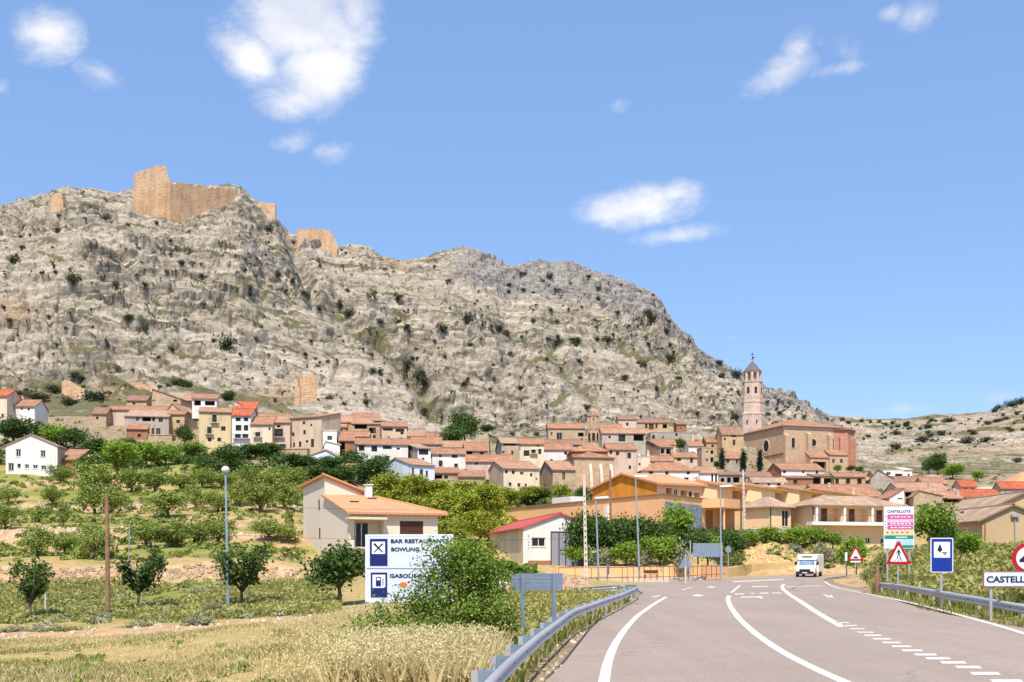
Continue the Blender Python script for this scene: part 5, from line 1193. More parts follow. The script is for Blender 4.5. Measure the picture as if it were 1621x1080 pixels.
rocks('terrace_stones','stones of the long dry-stone terrace wall behind the young trees',Gs(rs.uniform(-80,490,520),rs.uniform(85.2,86.4,520),rs.uniform(-.15,.05,520)),.19,M['wallrubble'],2)
rocks('orchard_stones','stones on the upper terrace banks',Gs(rs.uniform(-80,480,420),rs.choice([119.,120,121,156,157,158],420)+rs.uniform(-1,1,420)),.30,M['rubble'],3)
rocks('track_stones','stones along the lower track edge',Gs(rs.uniform(-80,560,120),rs.uniform(47,52,120)),.14,M['rubble'],4)
rocks('roadside_gravel','loose stones at the foot of the left guard rail',Gs([float(railx(q)+r) for q,r in zip(rs.uniform(13,45,260),rs.uniform(-6,20,260))],rs.uniform(13,45,260)),.07,M['rubble'],5)
rocks('bank_rocks','ochre boulders on the bank left of the van',Gs(rs.uniform(1165,1265,120),rs.uniform(142,150,120)),.5,m_stone('ochre_boulder',(.62,.44,.20),(.50,.33,.14),1.),6)
for i,(x,y,d,sz,lb) in enumerate([(772,912,84,1.1,'white boulder left of the two-legged sign back'),(790,915,82,.8,'smaller white boulder at the grey sign back'),(880,908,100,.7,'pale rock in front of the grey gate')]):
    rr=np.random.RandomState(i+40); mb=MB(); p=G(x,d); mb.lathe([(sz*.9,-.3),(sz,.1),(sz*.8,.5*sz),(sz*.4,.8*sz)],9)
    mb.v=[(a*(1+.25*rr.rand()),b*(1+.25*rr.rand()),c) for a,b,c in mb.v]; o=mb.build('boulder',M['concrete']); o.location=p; tag(o,lb,'rock')
# ------------------------------------------------------------------ shrubs on the mountain
SH=[(358,552,24,26),(115,460,18,20),(22,415,14,20),(738,512,22,20),(700,526,16,18),(630,478,12,16),(645,583,20,16),(664,604,24,18),(672,610,18,18),(540,490,16,14),(552,500,14,18),(425,367,12,14),(92,368,12,14),(165,650,10,14),(870,441,12,12),(1024,502,16,14),(1032,508,16,18),(1054,527,10,14),(1138,578,10,14),(1166,600,18,16),(1142,598,12,14),(1165,665,14,16),(928,648,10,16),(1060,570,12,18),(1020,580,12,14),(880,546,10,22),(912,542,12,16),(960,540,10,20),(823,620,8,14),(990,600,8,14),(505,492,10,12),(488,475,16,10),(462,450,10,10),(440,440,10,10),(590,590,10,12),(522,632,10,12),(578,640,10,14),(230,525,14,10),(205,510,14,12),(182,455,14,10),(265,432,10,10),(395,460,8,10),(790,527,10,14),(800,530,10,12),(1075,600,8,12),(850,690,8,10),(1420,688,8,14),(1440,680,6,10),(1418,710,14,20),(1460,700,14,24),(1530,702,14,24),(1500,668,10,18),(1580,648,10,16),(1600,644,12,20),(1615,640,14,20),(1490,690,10,16),(1560,700,12,18),(1610,732,10,16),(1540,688,8,12),(150,632,16,34),(110,640,14,30),(60,634,16,36),(30,628,14,30),(85,620,12,24),(120,602,12,20),(130,605,14,18)]
rs=np.random.RandomState(31)
k=0
while len(SH)<262:
    x=rs.uniform(-20,1630); y=rs.uniform(skyf(x)+3,700)
    t=vnoise(np.array([x*.02]),np.array([y*.03]),s=91)[0]
    if rs.rand()>.05+1.1*t+(.5 if (x>800 and y<560) else 0): continue
    if x<1300 and y>620+.05*x and rs.rand()<.6: continue
    s=rs.uniform(4,8.5) if x<640 else rs.uniform(4,8); SH.append((x,y,s,s*rs.uniform(1,1.5)))
for x,y,h,w_ in SH:
    b=MP(x,y); tree('shrub',x,y,h,w_,base=b,label='dark green shrub dotted on the bare rocky mountainside',name='mountain_shrub',cat='shrub',group='shrubs dotted over the mountain',sink=h/F*b.y*.12)
def mountain_scrub():
    rs=np.random.RandomState(55); n=1900; px=rs.uniform(-60,1660,n); sk=skyf(px); py=sk+(715-sk)*rs.rand(n)
    nz=vnoise(px*.022,py*.04,s=93); k=rs.rand(n)<.18+nz**2*1.1; px,py=px[k],py[k]
    pts=np.array([MP(a,b) for a,b in zip(px,py)]); n=len(pts); nl=9; sz=rs.uniform(.35,1.15,n)*pts[:,1]/560
    dirs=rs.normal(size=(n,nl,3)); dirs/=np.linalg.norm(dirs,axis=2,keepdims=True); C=pts[:,None,:]+dirs*sz[:,None,None]*np.array([1.25,1,.6])*.8; C=C.reshape(-1,3)
    V,Fq=leaf_quads(C,dirs.reshape(-1,3)*.6+rs.normal(0,.5,(n*nl,3)),np.repeat(sz,nl)*.95,rs,1.5)
    me=np_mesh('mountain_scrub',V,Fq,L['shrub'],{'tone':np.repeat(np.clip(rs.normal(.45,.3,n),0,1),nl*4)}); tag(link_mesh('mountain_scrub',me),'tiny dark scrub speckling the mountain rock','scrub',kind='stuff')
mountain_scrub()
# ------------------------------------------------------------------ houses
def wall_grid(mb, O, U, W, zlo, zhi, openings, inward, m=0):
    """wall in the plane O+U*u with real openings (u0,z0,u1,z1,depth); reveals go inward"""
    us=sorted(set([0,W]+[o[i] for o in openings for i in (0,2)])); zs=sorted(set([zlo,zhi]+[o[i] for o in openings for i in (1,3)]))
    us=[u for u in us if 0<=u<=W]; zs=[z for z in zs if zlo<=z<=zhi]
    pt=lambda u,z,k=0: O+U*u+inward*k+Vector((0,0,z))
    for a,b in zip(us[:-1],us[1:]):
        for c,d in zip(zs[:-1],zs[1:]):
            if any(o[0]<=(a+b)/2<=o[2] and o[1]<=(c+d)/2<=o[3] for o in openings): continue
            mb.face([pt(a,c),pt(b,c),pt(b,d),pt(a,d)],m)
    for a,c,b,d,k in openings:
        mb.face([pt(a,c),pt(b,c),pt(b,c,k),pt(a,c,k)],m); mb.face([pt(a,d),pt(b,d),pt(b,d,k),pt(a,d,k)],m)
        mb.face([pt(a,c),pt(a,d),pt(a,d,k),pt(a,c,k)],m); mb.face([pt(b,c),pt(b,d),pt(b,d,k),pt(b,c,k)],m)
def slab(mb, pts, th, eave_dir, m=0):
    """roof plane: 4 corner points (eave a, eave b, top b, top a); uv in metres along the eave / up the slope"""
    a,b,c,d=[Vector(p) for p in pts]; e=(b-a); Lu=e.length or 1; eu=e/Lu
    def uv(p): q=p-a; u=q.dot(eu); return (u,(q-eu*u).length)
    P4=[a,b,c,d]; mb.face(P4,m,[uv(p) for p in P4]); dn=Vector((0,0,-th))
    mb.face([p+dn for p in P4[::-1]],m)
    for i in range(4):
        j=(i+1)%4; mb.face([P4[i],P4[i]+dn,P4[j]+dn,P4[j]],m)
def tri_slab(mb,pts,th,m=0):
    a,b,c=[Vector(p) for p in pts]; e=(b-a); Lu=e.length or 1; eu=e/Lu
    def uv(p): q=p-a; u=q.dot(eu); return (u,(q-eu*u).length)
    mb.face([a,b,c],m,[uv(p) for p in (a,b,c)]); dn=Vector((0,0,-th)); mb.face([c+dn,b+dn,a+dn],m)
    for p,q in ((a,b),(b,c),(c,a)): mb.face([p,p+dn,q+dn,q],m)
def add_window(rt, O, U, inward, o, kind, frame='fwhite', trim=True):
    a,c,b,d,k=o; pt=lambda u,z,q: O+U*u+inward*q+Vector((0,0,z)); w=b-a; h=d-c
    mb=MB(); q=k-.03
    def bar(a0,c0,b0,d0,m,q0,t):
        f=[pt(a0,c0,q0),pt(b0,c0,q0),pt(b0,d0,q0),pt(a0,d0,q0)]; mb.prism(f, inward*t, m)
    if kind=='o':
        mb.face([pt(a,c,k),pt(b,c,k),pt(b,d,k),pt(a,d,k)],0); return mb.build('loggia_back',M['dark'],rt)  # near-black back: shade inside the opening put into the colour
    if kind=='p':
        mb.face([pt(a,c,k),pt(b,c,k),pt(b,d,k),pt(a,d,k)],0); return mb.build('loggia_back',M['peach2'],rt)
    if kind=='s':
        bar(a,c,b,d,1,k-.08,.06); bar(a+w*.48,c,a+w*.52,d,0,k-.095,.013)
        return mb.build('shutter',[M['dark'],M['wood']],rt)
    if kind=='d':
        bar(a,c,b,d,1,k-.08,.06); return mb.build('door',[M['dark'],M['wood']],rt)
    mb.face([pt(a,c,q),pt(b,c,q),pt(b,d,q),pt(a,d,q)],0)
    t=min(.09,w*.12)
    bar(a,c,a+t,d,1,q-.06,.05); bar(b-t,c,b,d,1,q-.06,.05); bar(a+t,d-t,b-t,d,1,q-.06,.05); bar(a+t,c,b-t,c+t,1,q-.06,.05)
    if w>.7: bar(a+w/2-t*.4,c+t,a+w/2+t*.4,d-t,1,q-.055,.045)
    if trim: bar(a-.06,c-.10,b+.06,c,2,-.05,.14)
    ob=mb.build('window',[M['glass'],M[frame],M['trim']],rt)
    if kind=='b':
        m2=MB(); zb=c-.12
        m2.prism([pt(a-.4,zb,-.003),pt(b+.4,zb,-.003),pt(b+.4,zb,-.7),pt(a-.4,zb,-.7)],(0,0,.12)); bs=m2.build('balcony',M['trim'],rt)
        m2=MB(); A,B,C,D=pt(a-.38,zb+1.0,-.05),pt(a-.38,zb+1.0,-.66),pt(b+.38,zb+1.0,-.66),pt(b+.38,zb+1.0,-.05); m2.tube([A,B,C,D],.025,5)
        n=max(4,int((w+.76)/.16))
        for i in range(n+1): x=B.lerp(C,i/n); m2.tube([x,x-Vector((0,0,.88))],.012,4)
        m2.build('railing',M['black'],bs)
    return ob
def house(label, xa, xb, ye, yb, th=0, xs=None, L=8., roof='F', yr=None, rise=None, rp=.5, wall='stone', side=None, tile='tile', wins=(), d=None, oh=.35, name='house', cat='house', chim=(), fh=None, frame='fwhite', thick=.18, dz=0):
    """front xa..xb (photo px), eaves row ye, foot row yb at the near corner; th: degrees the far end recedes (+ right, - left);
    xs: far edge of the visible side wall; wins: (x0,y0,x1,y1,kind)"""
    t=R(th); u=Vector((math.cos(t),math.sin(t),0)); v=Vector((-math.sin(t),math.cos(t),0)); xn=xa if th>=0 else xb
    if d is None: d=solve(xn,yb)
    if th>=0:
        A=Vector(((xa-CX)/F*d,d,0)); k=(xb-CX)/F; W=(k*A.y-A.x)/(u.x-k*u.y)
    else:
        B=Vector(((xb-CX)/F*d,d,0)); k=(xa-CX)/F; W=(B.x-k*B.y)/(u.x-k*u.y); A=B-u*W
    if xs is not None:
        Q=A if th>=0 else A+u*W; k=(xs-CX)/F; L=(k*Q.y-Q.x)/(v.x-k*v.y)
        if L<1.5 or L>45: L=min(max(abs(L),4),20)
    zb,ze=ZY(yb,d)+dz,ZY(ye,d)+dz; H=ze-zb; rt=thing(name,label,cat,(A.x,A.y,zb),t)
    if rise is None:
        if yr is None: rise=.32*(W*.5 if roof=='G' else L*.5)
        else:
            dd=d+(L*(rp if roof=='F' else 1 if roof=='M' else .5))*math.cos(t) if roof in 'FMH' else d
            rise=max(.3,ZY(yr,dd)+dz-ze)
    X,Y,Z=Vector((1,0,0)),Vector((0,1,0)),Vector((0,0,1)); dn=2.5
    def loc(px,py,side_=False):
        k=(px-CX)/F
        if not side_: s_=(k*A.y-A.x)/(u.x-k*u.y); p=A+u*s_
        else:
            Q=A if th>=0 else A+u*W; s_=(k*Q.y-Q.x)/(v.x-k*v.y); p=Q+v*s_
        return s_, ZY(py,p.y)+dz-zb
    fo,so=[],[]
    for w_ in wins:
        x0,y0,x1,y1,kd=w_; xm=(x0+x1)/2; sd_=(th>=0 and xm<xa) or (th<0 and xm>xb)
        a,za=loc(x0,(y0+y1)/2,sd_); b,_=loc(x1,(y0+y1)/2,sd_); a,b=min(a,b),max(a,b); _,z1=loc(xm,y0,sd_); _,z0=loc(xm,y1,sd_)
        mx=L if sd_ else W; a=max(.08,a); b=min(mx-.08,b); z1=min(z1,H-.06); z0=max(z0,-.5)
        if b-a<.1 or z1-z0<.1: continue
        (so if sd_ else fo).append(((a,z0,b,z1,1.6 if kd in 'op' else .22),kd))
    Hs=H+rise if roof=='N' else H
    mb=MB(); wall_grid(mb,Vector((0,0,0)),X,W,-dn,H,[o for o,_ in fo],Y)
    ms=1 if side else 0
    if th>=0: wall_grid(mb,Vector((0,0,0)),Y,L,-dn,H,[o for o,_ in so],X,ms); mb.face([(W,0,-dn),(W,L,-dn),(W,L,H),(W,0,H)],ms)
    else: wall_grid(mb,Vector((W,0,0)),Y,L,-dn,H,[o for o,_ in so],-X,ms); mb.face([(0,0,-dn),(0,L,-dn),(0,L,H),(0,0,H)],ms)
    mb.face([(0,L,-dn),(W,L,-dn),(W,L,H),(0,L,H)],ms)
    r=MB(); c=thick; e=oh
    if roof=='F':
        yv=L*rp; s1=rise/max(yv,.1); s2=rise/max(L-yv,.1)
        for x in (0,W): mb.face([(x,0,H),(x,yv,H+rise),(x,L,H)],ms)
        slab(r,[(-e*.6,-e,H-s1*e+c),(W+e*.6,-e,H-s1*e+c),(W+e*.6,yv,H+rise+c),(-e*.6,yv,H+rise+c)],c-.005,None)
        slab(r,[(W+e*.6,L+e,H-s2*e+c),(-e*.6,L+e,H-s2*e+c),(-e*.6,yv,H+rise+c),(W+e*.6,yv,H+rise+c)],c-.005,None)
        r.tube([(-e*.6,yv,H+rise+c-.02),(W+e*.6,yv,H+rise+c-.02)],.13,6)
    elif roof=='M':
        s1=rise/L
        for x in (0,W): mb.face([(x,0,H),(x,L,H+rise),(x,L,H)],ms)
        mb.face([(0,L,H),(W,L,H),(W,L,H+rise),(0,L,H+rise)],0)
        slab(r,[(-e*.6,-e,H-s1*e+c),(W+e*.6,-e,H-s1*e+c),(W+e*.6,L+e*.5,H+rise+s1*e*.5+c),(-e*.6,L+e*.5,H+rise+s1*e*.5+c)],c-.005,None)
    elif roof=='G':
        xv=W*rp
        for y in (0,L): mb.face([(0,y,H),(xv,y,H+rise),(W,y,H)],0)
        if xv>.05:
            s1=rise/xv; slab(r,[(-e,L+e*.6,H-s1*e+c),(-e,-e*.6,H-s1*e+c),(xv,-e*.6,H+rise+c),(xv,L+e*.6,H+rise+c)],c-.005,None)
        if W-xv>.05:
            s2=rise/(W-xv); slab(r,[(W+e,-e*.6,H-s2*e+c),(W+e,L+e*.6,H-s2*e+c),(xv,L+e*.6,H+rise+c),(xv,-e*.6,H+rise+c)],c-.005,None)
        if .05<xv<W-.05: r.tube([(xv,-e*.6,H+rise+c-.02),(xv,L+e*.6,H+rise+c-.02)],.13,6)
    elif roof=='H':
        m_=min(W,L)/2; z0=H-e*rise/m_+c; z1=H+rise+c
        if W>=L: p1,p2=(m_,L/2,z1),(W-m_+.01,L/2,z1)
        else: p1,p2=(W/2,m_,z1),(W/2,L-m_+.01,z1)
        q=[(-e,-e,z0),(W+e,-e,z0),(W+e,L+e,z0),(-e,L+e,z0)]
        if W>=L: slab(r,[q[0],q[1],p2,p1],c-.005,None); slab(r,[q[2],q[3],p1,p2],c-.005,None); tri_slab(r,[q[3],q[0],p1],c-.005); tri_slab(r,[q[1],q[2],p2],c-.005)
        else: slab(r,[q[3],q[0],p1,p2],c-.005,None); slab(r,[q[1],q[2],p2,p1],c-.005,None); tri_slab(r,[q[0],q[1],p1],c-.005); tri_slab(r,[q[2],q[3],p2],c-.005)
    elif roof=='N':
        mb.face([(0,0,H),(W,0,H),(W,L,H),(0,L,H)],0); r.box((-.12,-.12,H+.003),(W+.12,L+.12,H+.2))
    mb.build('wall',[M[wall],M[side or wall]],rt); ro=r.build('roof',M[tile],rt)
    if d>200 and frame=='fwhite': frame=random.choice(['wood','wood','dark','greyp'])
    for o,kd in fo: add_window(rt,Vector((0,0,0)),X,Y,o,kd,frame,d<200)
    for o,kd in so: add_window(rt,Vector((0,0,0)) if th>=0 else Vector((W,0,0)),Y,X if th>=0 else -X,o,kd,frame,d<200)
    for cx_,cy_,ch_ in chim:
        m2=MB(); x,y=W*cx_,L*cy_
        if roof=='F': zz=H+rise*(1-abs(cy_-rp)/max(rp,1-rp))
        elif roof=='M': zz=H+rise*cy_
        elif roof=='G': zz=H+rise*(1-abs(cx_-rp)/max(rp,1-rp))
        else: zz=H+rise*.5
        m2.box((x-.32,y-.25,zz-.4),(x+.32,y+.25,zz+ch_)); m2.box((x-.4,y-.33,zz+ch_+.003),(x+.4,y+.33,zz+ch_+.12)); m2.box((x-.24,y-.17,zz+ch_+.123),(x+.24,y+.17,zz+ch_+.32)); m2.build('chimney',M['trim'] if wall in('white','cream','bluewhite','peach2') else M['pink'],ro)
    return rt,(W,L,H,rise)
def W4(s,k='w'):
    """'x0,y0,x1,y1;...' with optional kind letter"""
    out=[]
    for q in s.split(';'):
        q=q.strip(); kk=k
        if q[-1].isalpha(): kk=q[-1]; q=q[:-1]
        out.append((*[float(z) for z in q.split(',')],kk))
    return out
# ------------------------------------------------------------------ village, left to right
def Hh(*a,**k): return house(*a,**k)
Hh('white house with two small windows at the left edge, trees below',12,55,643,690,4,roof='F',yr=634,L=9,wall='white',tile='tile',wins=W4('18,646,23,652;33,645,36,649;44,646,47,650'),d=262)
Hh('pinkish attic storey with two dark windows above the white left edge house',13,37,627,645,3,roof='N',wall='pink',wins=W4('14.5,631,18,636;25,632,29,637'),L=5,d=268,tile='tile3',rise=.1)
Hh('cream house with red roof at the left photo edge',-40,11,627,690,2,roof='F',yr=618,L=9,wall='cream',tile='tile_red',d=258,wins=W4('-20,640,-14,650;2,655,6,662'))
Hh('big white gable-fronted house with a row of small windows above the orchard',9,91,706,754,4,xs=-2,roof='G',yr=688.5,rp=.48,wall='white',side='pink',tile='tile3',wins=W4('25,711,33,723;64,713,72,724;13,733,22,746;27,734,33,741;39,735,46,742;52,736,60,742;65,737,73,744;78,738,86,744'),d=196)  # left side wall: shade put into the colour as a pinkish tone
Hh('orange brick annex attached right of the big white gable house',91,121,728,758,4,roof='M',yr=713,L=7,wall='brick',tile='tile',wins=W4('114,742,118,748'),d=199)
Hh('small pale outbuilding with an old tiled roof right of the brick annex',121,150,741,757,6,roof='M',yr=722,L=7,wall='pink',tile='tile3',wins=W4('128,744,136,750'),d=198)
Hh('ruined stone barn with a dark gap under its slanting roof edge',173,198,624,646,-12,roof='G',rp=.95,yr=609,wall='stone2',tile='tile_dk',wins=W4('181,612,193,620o;183,636,187,640;163,640,167,644'),L=9,d=322)
Hh('ruined low stone house with ivy on its front wall on the upper left slope',130,172,634,648,-10,roof='G',rp=.98,yr=620,wall='stone2',tile='tile_dk',L=6,d=318,wins=W4('160,637,164,641'))
Hh('long low house with pink end behind the loggia farmhouse',167,262,649,690,3,roof='F',yr=644,L=9,wall='pink',tile='tile',d=281)
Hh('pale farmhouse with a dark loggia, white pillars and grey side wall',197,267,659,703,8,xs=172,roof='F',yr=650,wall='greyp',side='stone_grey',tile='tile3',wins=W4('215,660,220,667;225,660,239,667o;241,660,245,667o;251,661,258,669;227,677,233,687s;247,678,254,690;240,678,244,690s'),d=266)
Hh('brick lean-to shed in front of the loggia farmhouse',200,233,679,692,8,roof='M',yr=672,L=3,wall='brick',tile='tile',d=261.5,wins=W4('218,687,223,692'))
Hh('stone terrace house front below the farmhouse, right part',234,272,689,712,5,roof='N',rise=.1,wall='stone',tile='stone',L=4,d=262,wins=W4('276,696,281,702'))
Hh('stone house with a long slanting tiled roof on the upper slope',240,286,632,650,-6,roof='G',rp=.03,yr=616,wall='stone',tile='tile',L=9,wins=W4('241,632,245,636;255,627,259,632;274,632,280,636o'),d=300)
Hh('small stone gable house wedged left of the tall yellow house',264,286,650,668,-14,roof='G',yr=639,rp=.4,wall='stone2',tile='tile2',L=8,d=277)
Hh('small ochre house with two dark windows left of the tall yellow house',267,292,656,690,4,roof='F',yr=652,L=6,wall='stone2',tile='tile',wins=W4('267,661,270,666;279,665,285,670'),d=270)
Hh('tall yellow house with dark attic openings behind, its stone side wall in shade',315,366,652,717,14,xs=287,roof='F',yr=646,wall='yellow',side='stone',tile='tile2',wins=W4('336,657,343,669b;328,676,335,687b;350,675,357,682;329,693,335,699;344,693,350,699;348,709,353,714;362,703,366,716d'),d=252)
Hh('white-framed attic with two big dark openings over the yellow house',304,343,631,646,8,roof='M',yr=625,L=5,wall='white',tile='tile',wins=W4('307,633,318,642o;324,634,340,642o'),d=262)
Hh('pink house with a red roof edge behind the yellow house',367,400,657,690,5,roof='M',yr=637,L=9,wall='pink',tile='tile_red',wins=W4('376,644,381,650'),d=266)
Hh('pinkish gable with one dark window above the white glazed-balcony house',368,398,650,670,4,roof='G',yr=634,rp=.1,wall='pink',tile='tile3',wins=W4('375,651,381,657'),L=6,d=272)
Hh('white house with stacked glazed balconies right of the yellow house',367,397,658,717,2,roof='F',yr=648,L=9,wall='white',tile='tile_red',wins=W4('373,661,381,667;386,661,393,667;373,673,382,682;386,673,393,682;372,687,381,694b;384,687,393,694b'),d=252)
Hh('cream house with one small balcony and broad pink roof',397,431,672,717,2,roof='F',yr=661,L=9,wall='cream',tile='tile',wins=W4('404,684,412,692b;425,677,428,681'),d=252)
Hh('pale house with washing on its balconies, left of the angled beige house',431,459,669,714,2,roof='F',yr=660,L=9,wall='pink',tile='tile2',wins=W4('435,679,448,692b;443,703,452,710b;438,673,444,677'),d=254)
Hh('long angled beige house whose wall turns away to the left',459,509,660,714,-24,roof='M',yr=655,L=8,wall='beige',tile='tile',wins=W4('479,667,483,672;480,681,484,688;462,685,466,691;464,701,467,708;473,699,477,708;491,671,494,675s;484,697,488,701;492,695,497,708'),d=252)
Hh('cream upper house with a low tiled roof edge over the angled beige house',488,511,662,700,-10,roof='M',yr=658,L=7,wall='cream',tile='tile2',wins=W4('490,671,494,675;503,692,507,697'),d=256)
Hh('narrow white house with a blue window at the middle of the left village',511,533,682,712,4,roof='N',rise=.1,L=7,wall='white',tile='trim',wins=W4('518,690,526,697;503,690,507,694'),d=252)
Hh('white garage block with sloping roof beside the dark carport',513,538,704,724,6,roof='G',rp=.1,yr=699,wall='white',tile='trim',L=7,d=249)
Hh('low white gable shed with a dark window under the narrow white house',482,536,724,730,-6,roof='G',rp=.62,yr=713,wall='bluewhite',tile='tile3',wins=W4('492,716,500,723'),L=6,d=243)
Hh('carport with a deep dark opening left of the long white house',537,561,698,724,8,roof='M',yr=690,L=6,wall='brick',tile='tile',wins=W4('538,700,546,712o;538,713,546,722o'),d=250)
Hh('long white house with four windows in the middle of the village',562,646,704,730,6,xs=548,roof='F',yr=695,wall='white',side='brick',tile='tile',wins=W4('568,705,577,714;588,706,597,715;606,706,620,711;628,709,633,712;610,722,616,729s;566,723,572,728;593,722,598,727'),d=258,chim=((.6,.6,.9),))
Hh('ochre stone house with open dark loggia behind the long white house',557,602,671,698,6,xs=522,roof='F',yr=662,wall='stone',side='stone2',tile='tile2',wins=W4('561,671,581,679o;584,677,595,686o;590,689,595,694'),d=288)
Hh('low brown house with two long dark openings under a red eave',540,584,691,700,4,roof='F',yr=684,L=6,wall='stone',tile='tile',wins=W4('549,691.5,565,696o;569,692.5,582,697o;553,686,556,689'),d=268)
Hh('tiny stone house with a jutting tiled roof high left of the big village trees',556,600,664,676,6,roof='M',yr=654,L=8,wall='stone2',tile='tile',wins=W4('568,664,575,669o;585,665,592,670o'),d=312)
Hh('pale multi-storey house with a shutter and small dark windows',604,644,675,708,5,roof='F',yr=669,L=8,wall='beige',tile='tile',wins=W4('606,678,622,682;626,679,640,684;612,691,617,696;632,693,638,701s;634,684,639,688'),d=280)
Hh('flat dark attic opening above the pale multi-storey house',590,610,666,676,5,roof='N',rise=.1,L=5,wall='stone',tile='stone',wins=W4('592,667,607,671o'),d=290)
Hh('low grey house under a wide red roof left of the tall trees',650,699,703,722,4,roof='F',yr=693,L=9,wall='greyp',tile='tile',wins=W4('652,704,660,709'),d=278)
Hh('grey gabled house with a white front and large dark window',661,682,710,737,14,xs=624,roof='F',yr=703,wall='white',side='stone_grey',tile='tile3',wins=W4('663,711,678,720;668,725,672,728;648,711,658,715'),d=252)
Hh('bluish white gable house with dark red shutters below the village',650,688,736,774,30,xs=603,roof='F',yr=726,wall='bluewhite',tile='tile2',wins=W4('652,741,655.5,757s;664.5,743,670,757s;674,745,677.5,758;652,760,655,765;665,762,669,767;674,764,678,768;606,743,610,749;619.5,745,623.5,751'),d=226)
Hh('white house with a small balcony beside the bluish white house',684,737,719,748,5,roof='F',yr=711,L=9,wall='white',tile='tile',wins=W4('695,720,699,724;715,720,724,725;694.5,729,700.5,739b;719,734,725,740'),d=256)
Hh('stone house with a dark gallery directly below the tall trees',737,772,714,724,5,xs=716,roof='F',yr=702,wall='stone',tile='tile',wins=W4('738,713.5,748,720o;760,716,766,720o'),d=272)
Hh('ruined stone gable standing behind the big stone house',748,774,697,715,-4,roof='G',rp=.9,yr=685,wall='stone',tile='stone2',L=4,oh=.02,thick=.1,d=305)
Hh('big stone house with a long dark attic slot and wide tiled roof',794,822,702,735,5,xs=771,roof='F',yr=694,wall='stone',side='stone_grey',tile='tile3',wins=W4('797,702.5,817,705o;795,714,799,718;809,714,813,720'),d=270)
Hh('pale house with a white glazed gallery, right of the big stone house',822,861,703,736,3,roof='F',yr=695,L=8,wall='cream',tile='tile',wins=W4('829,713,838,722;841,712,848,718b;852,711,857,719;850,704,853,707'),d=271)
Hh('long white house with one small corner window, left of the small church',859,907,712,735,3,roof='F',yr=703,L=8,wall='white',tile='tile',wins=W4('893,715,898,720;871,727,875,731s'),d=285)
Hh('low pinkish house under a long red roof before the big stone house',738,814,731,742,3,roof='F',yr=721,L=8,wall='pink',tile='tile',wins=W4('752,732,757,736;806,732,812,735'),d=252)
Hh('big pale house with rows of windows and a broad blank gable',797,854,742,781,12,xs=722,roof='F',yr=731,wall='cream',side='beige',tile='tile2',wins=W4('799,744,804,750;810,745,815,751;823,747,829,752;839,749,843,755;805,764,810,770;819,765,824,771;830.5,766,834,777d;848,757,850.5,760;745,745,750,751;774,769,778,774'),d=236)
Hh('lean-to stone house with a thin red eave before the blank pale gable',726,768,755,775,4,roof='M',yr=746,L=6,wall='stone',tile='tile',wins=W4('750,763,755,768;736,762,741,766'),d=229)
Hh('narrow house with a dark terrace between bluish house and lean-to',688,726,749,775,4,roof='M',yr=741,L=6,wall='stone',tile='tile',wins=W4('688,752,700,758o;703,753,709,758'),d=231)
Hh('tall stone house with two narrow windows left of the small church',875,911,744,788,10,xs=853,roof='F',yr=731,wall='stone',tile='tile2',wins=W4('890,748,895,760;861,766,864,771'),d=240)
Hh('stone house with a small dark window, upper left of the small bell tower',868,926,678,703,3,roof='F',yr=671,L=8,wall='stone',side='stone_grey',tile='tile',wins=W4('871.5,684,875,690;915,685,924,691o;919,694,923,698;881,685,890,697'),d=352)
Hh('low pinkish house under a faded roof left of the small bell tower',861,921,704,716,2,roof='F',yr=697,L=8,wall='pink',tile='tile_dk',wins=W4('863,701,866,704;909,704,914,707'),d=308)
Hh('grey house with a large dark gallery right of the small bell tower',953,1022,686,708,3,roof='F',yr=679,L=8,wall='greyp',side='stone_grey',tile='tile2',wins=W4('1003,687.5,1019,698o;979,688,990,699;963,690,967,694'),d=340)
Hh('small house with a red roof behind the grey gallery house',949,986,679,692,3,roof='F',yr=672,L=7,wall='stone_grey',tile='tile',wins=W4('960,680.5,964,684;975,680.5,979,684'),d=375)
Hh('low pinkish house high on the rock above the bell tower roofs',979,1008,664,684,3,roof='F',yr=659,L=7,wall='pink',tile='tile_dk',wins=W4('991,669,995,674'),d=420)
Hh('long ochre house with a red door high under the rock',1006,1058,669,688,2,roof='F',yr=664,L=7,wall='stone2',tile='tile_dk',wins=W4('1021,671,1025,678;1027,671,1035,680s;1037.5,671,1041,678;1049,671.5,1056,678o'),d=425)
Hh('small brick house with one window high at the rock foot',1071,1087,672,686,3,roof='M',yr=667,L=6,wall='brick',tile='tile_dk',wins=W4('1076,676,1079,680'),d=430)
Hh('long flat-topped grey stone house in the upper village',1030,1099,685,704,3,roof='N',rise=.1,L=8,wall='stone_grey',tile='stone_grey',wins=W4('1032,689,1037,695;1048,691,1051,694;1069,686,1072.5,691'),d=395)
Hh('stone gable house with a double dark opening facing right',1045,1065,708,730,12,xs=1008,roof='F',yr=698,wall='greyp',side='stone',tile='tile',wins=W4('1046,710,1052,718o;1054.5,710.5,1062,719o'),d=338)
Hh('small white house with a red roof and tall white chimney',1090,1113,706,728,3,roof='F',yr=699,L=7,wall='white',tile='tile',wins=W4('1094,715,1099,719'),d=352,chim=((.45,.5,1.8),))
Hh('low house with dark window under a red roof left of the flat stone house',1066,1104,724,736,3,roof='F',yr=717,L=7,wall='beige',tile='tile',wins=W4('1072,725.5,1078,730;1092.5,725,1097,733'),d=328,chim=((.1,.3,2.2),))
Hh('square stone house with two balconies left of the first cypress',1111,1130,709,741,8,xs=1103,roof='N',rise=.1,wall='stone',tile='stone2',wins=W4('1117,714,1121,717;1117,726,1121,731;1125,713,1129.5,719o;1125,724,1129.5,732o'),d=336)
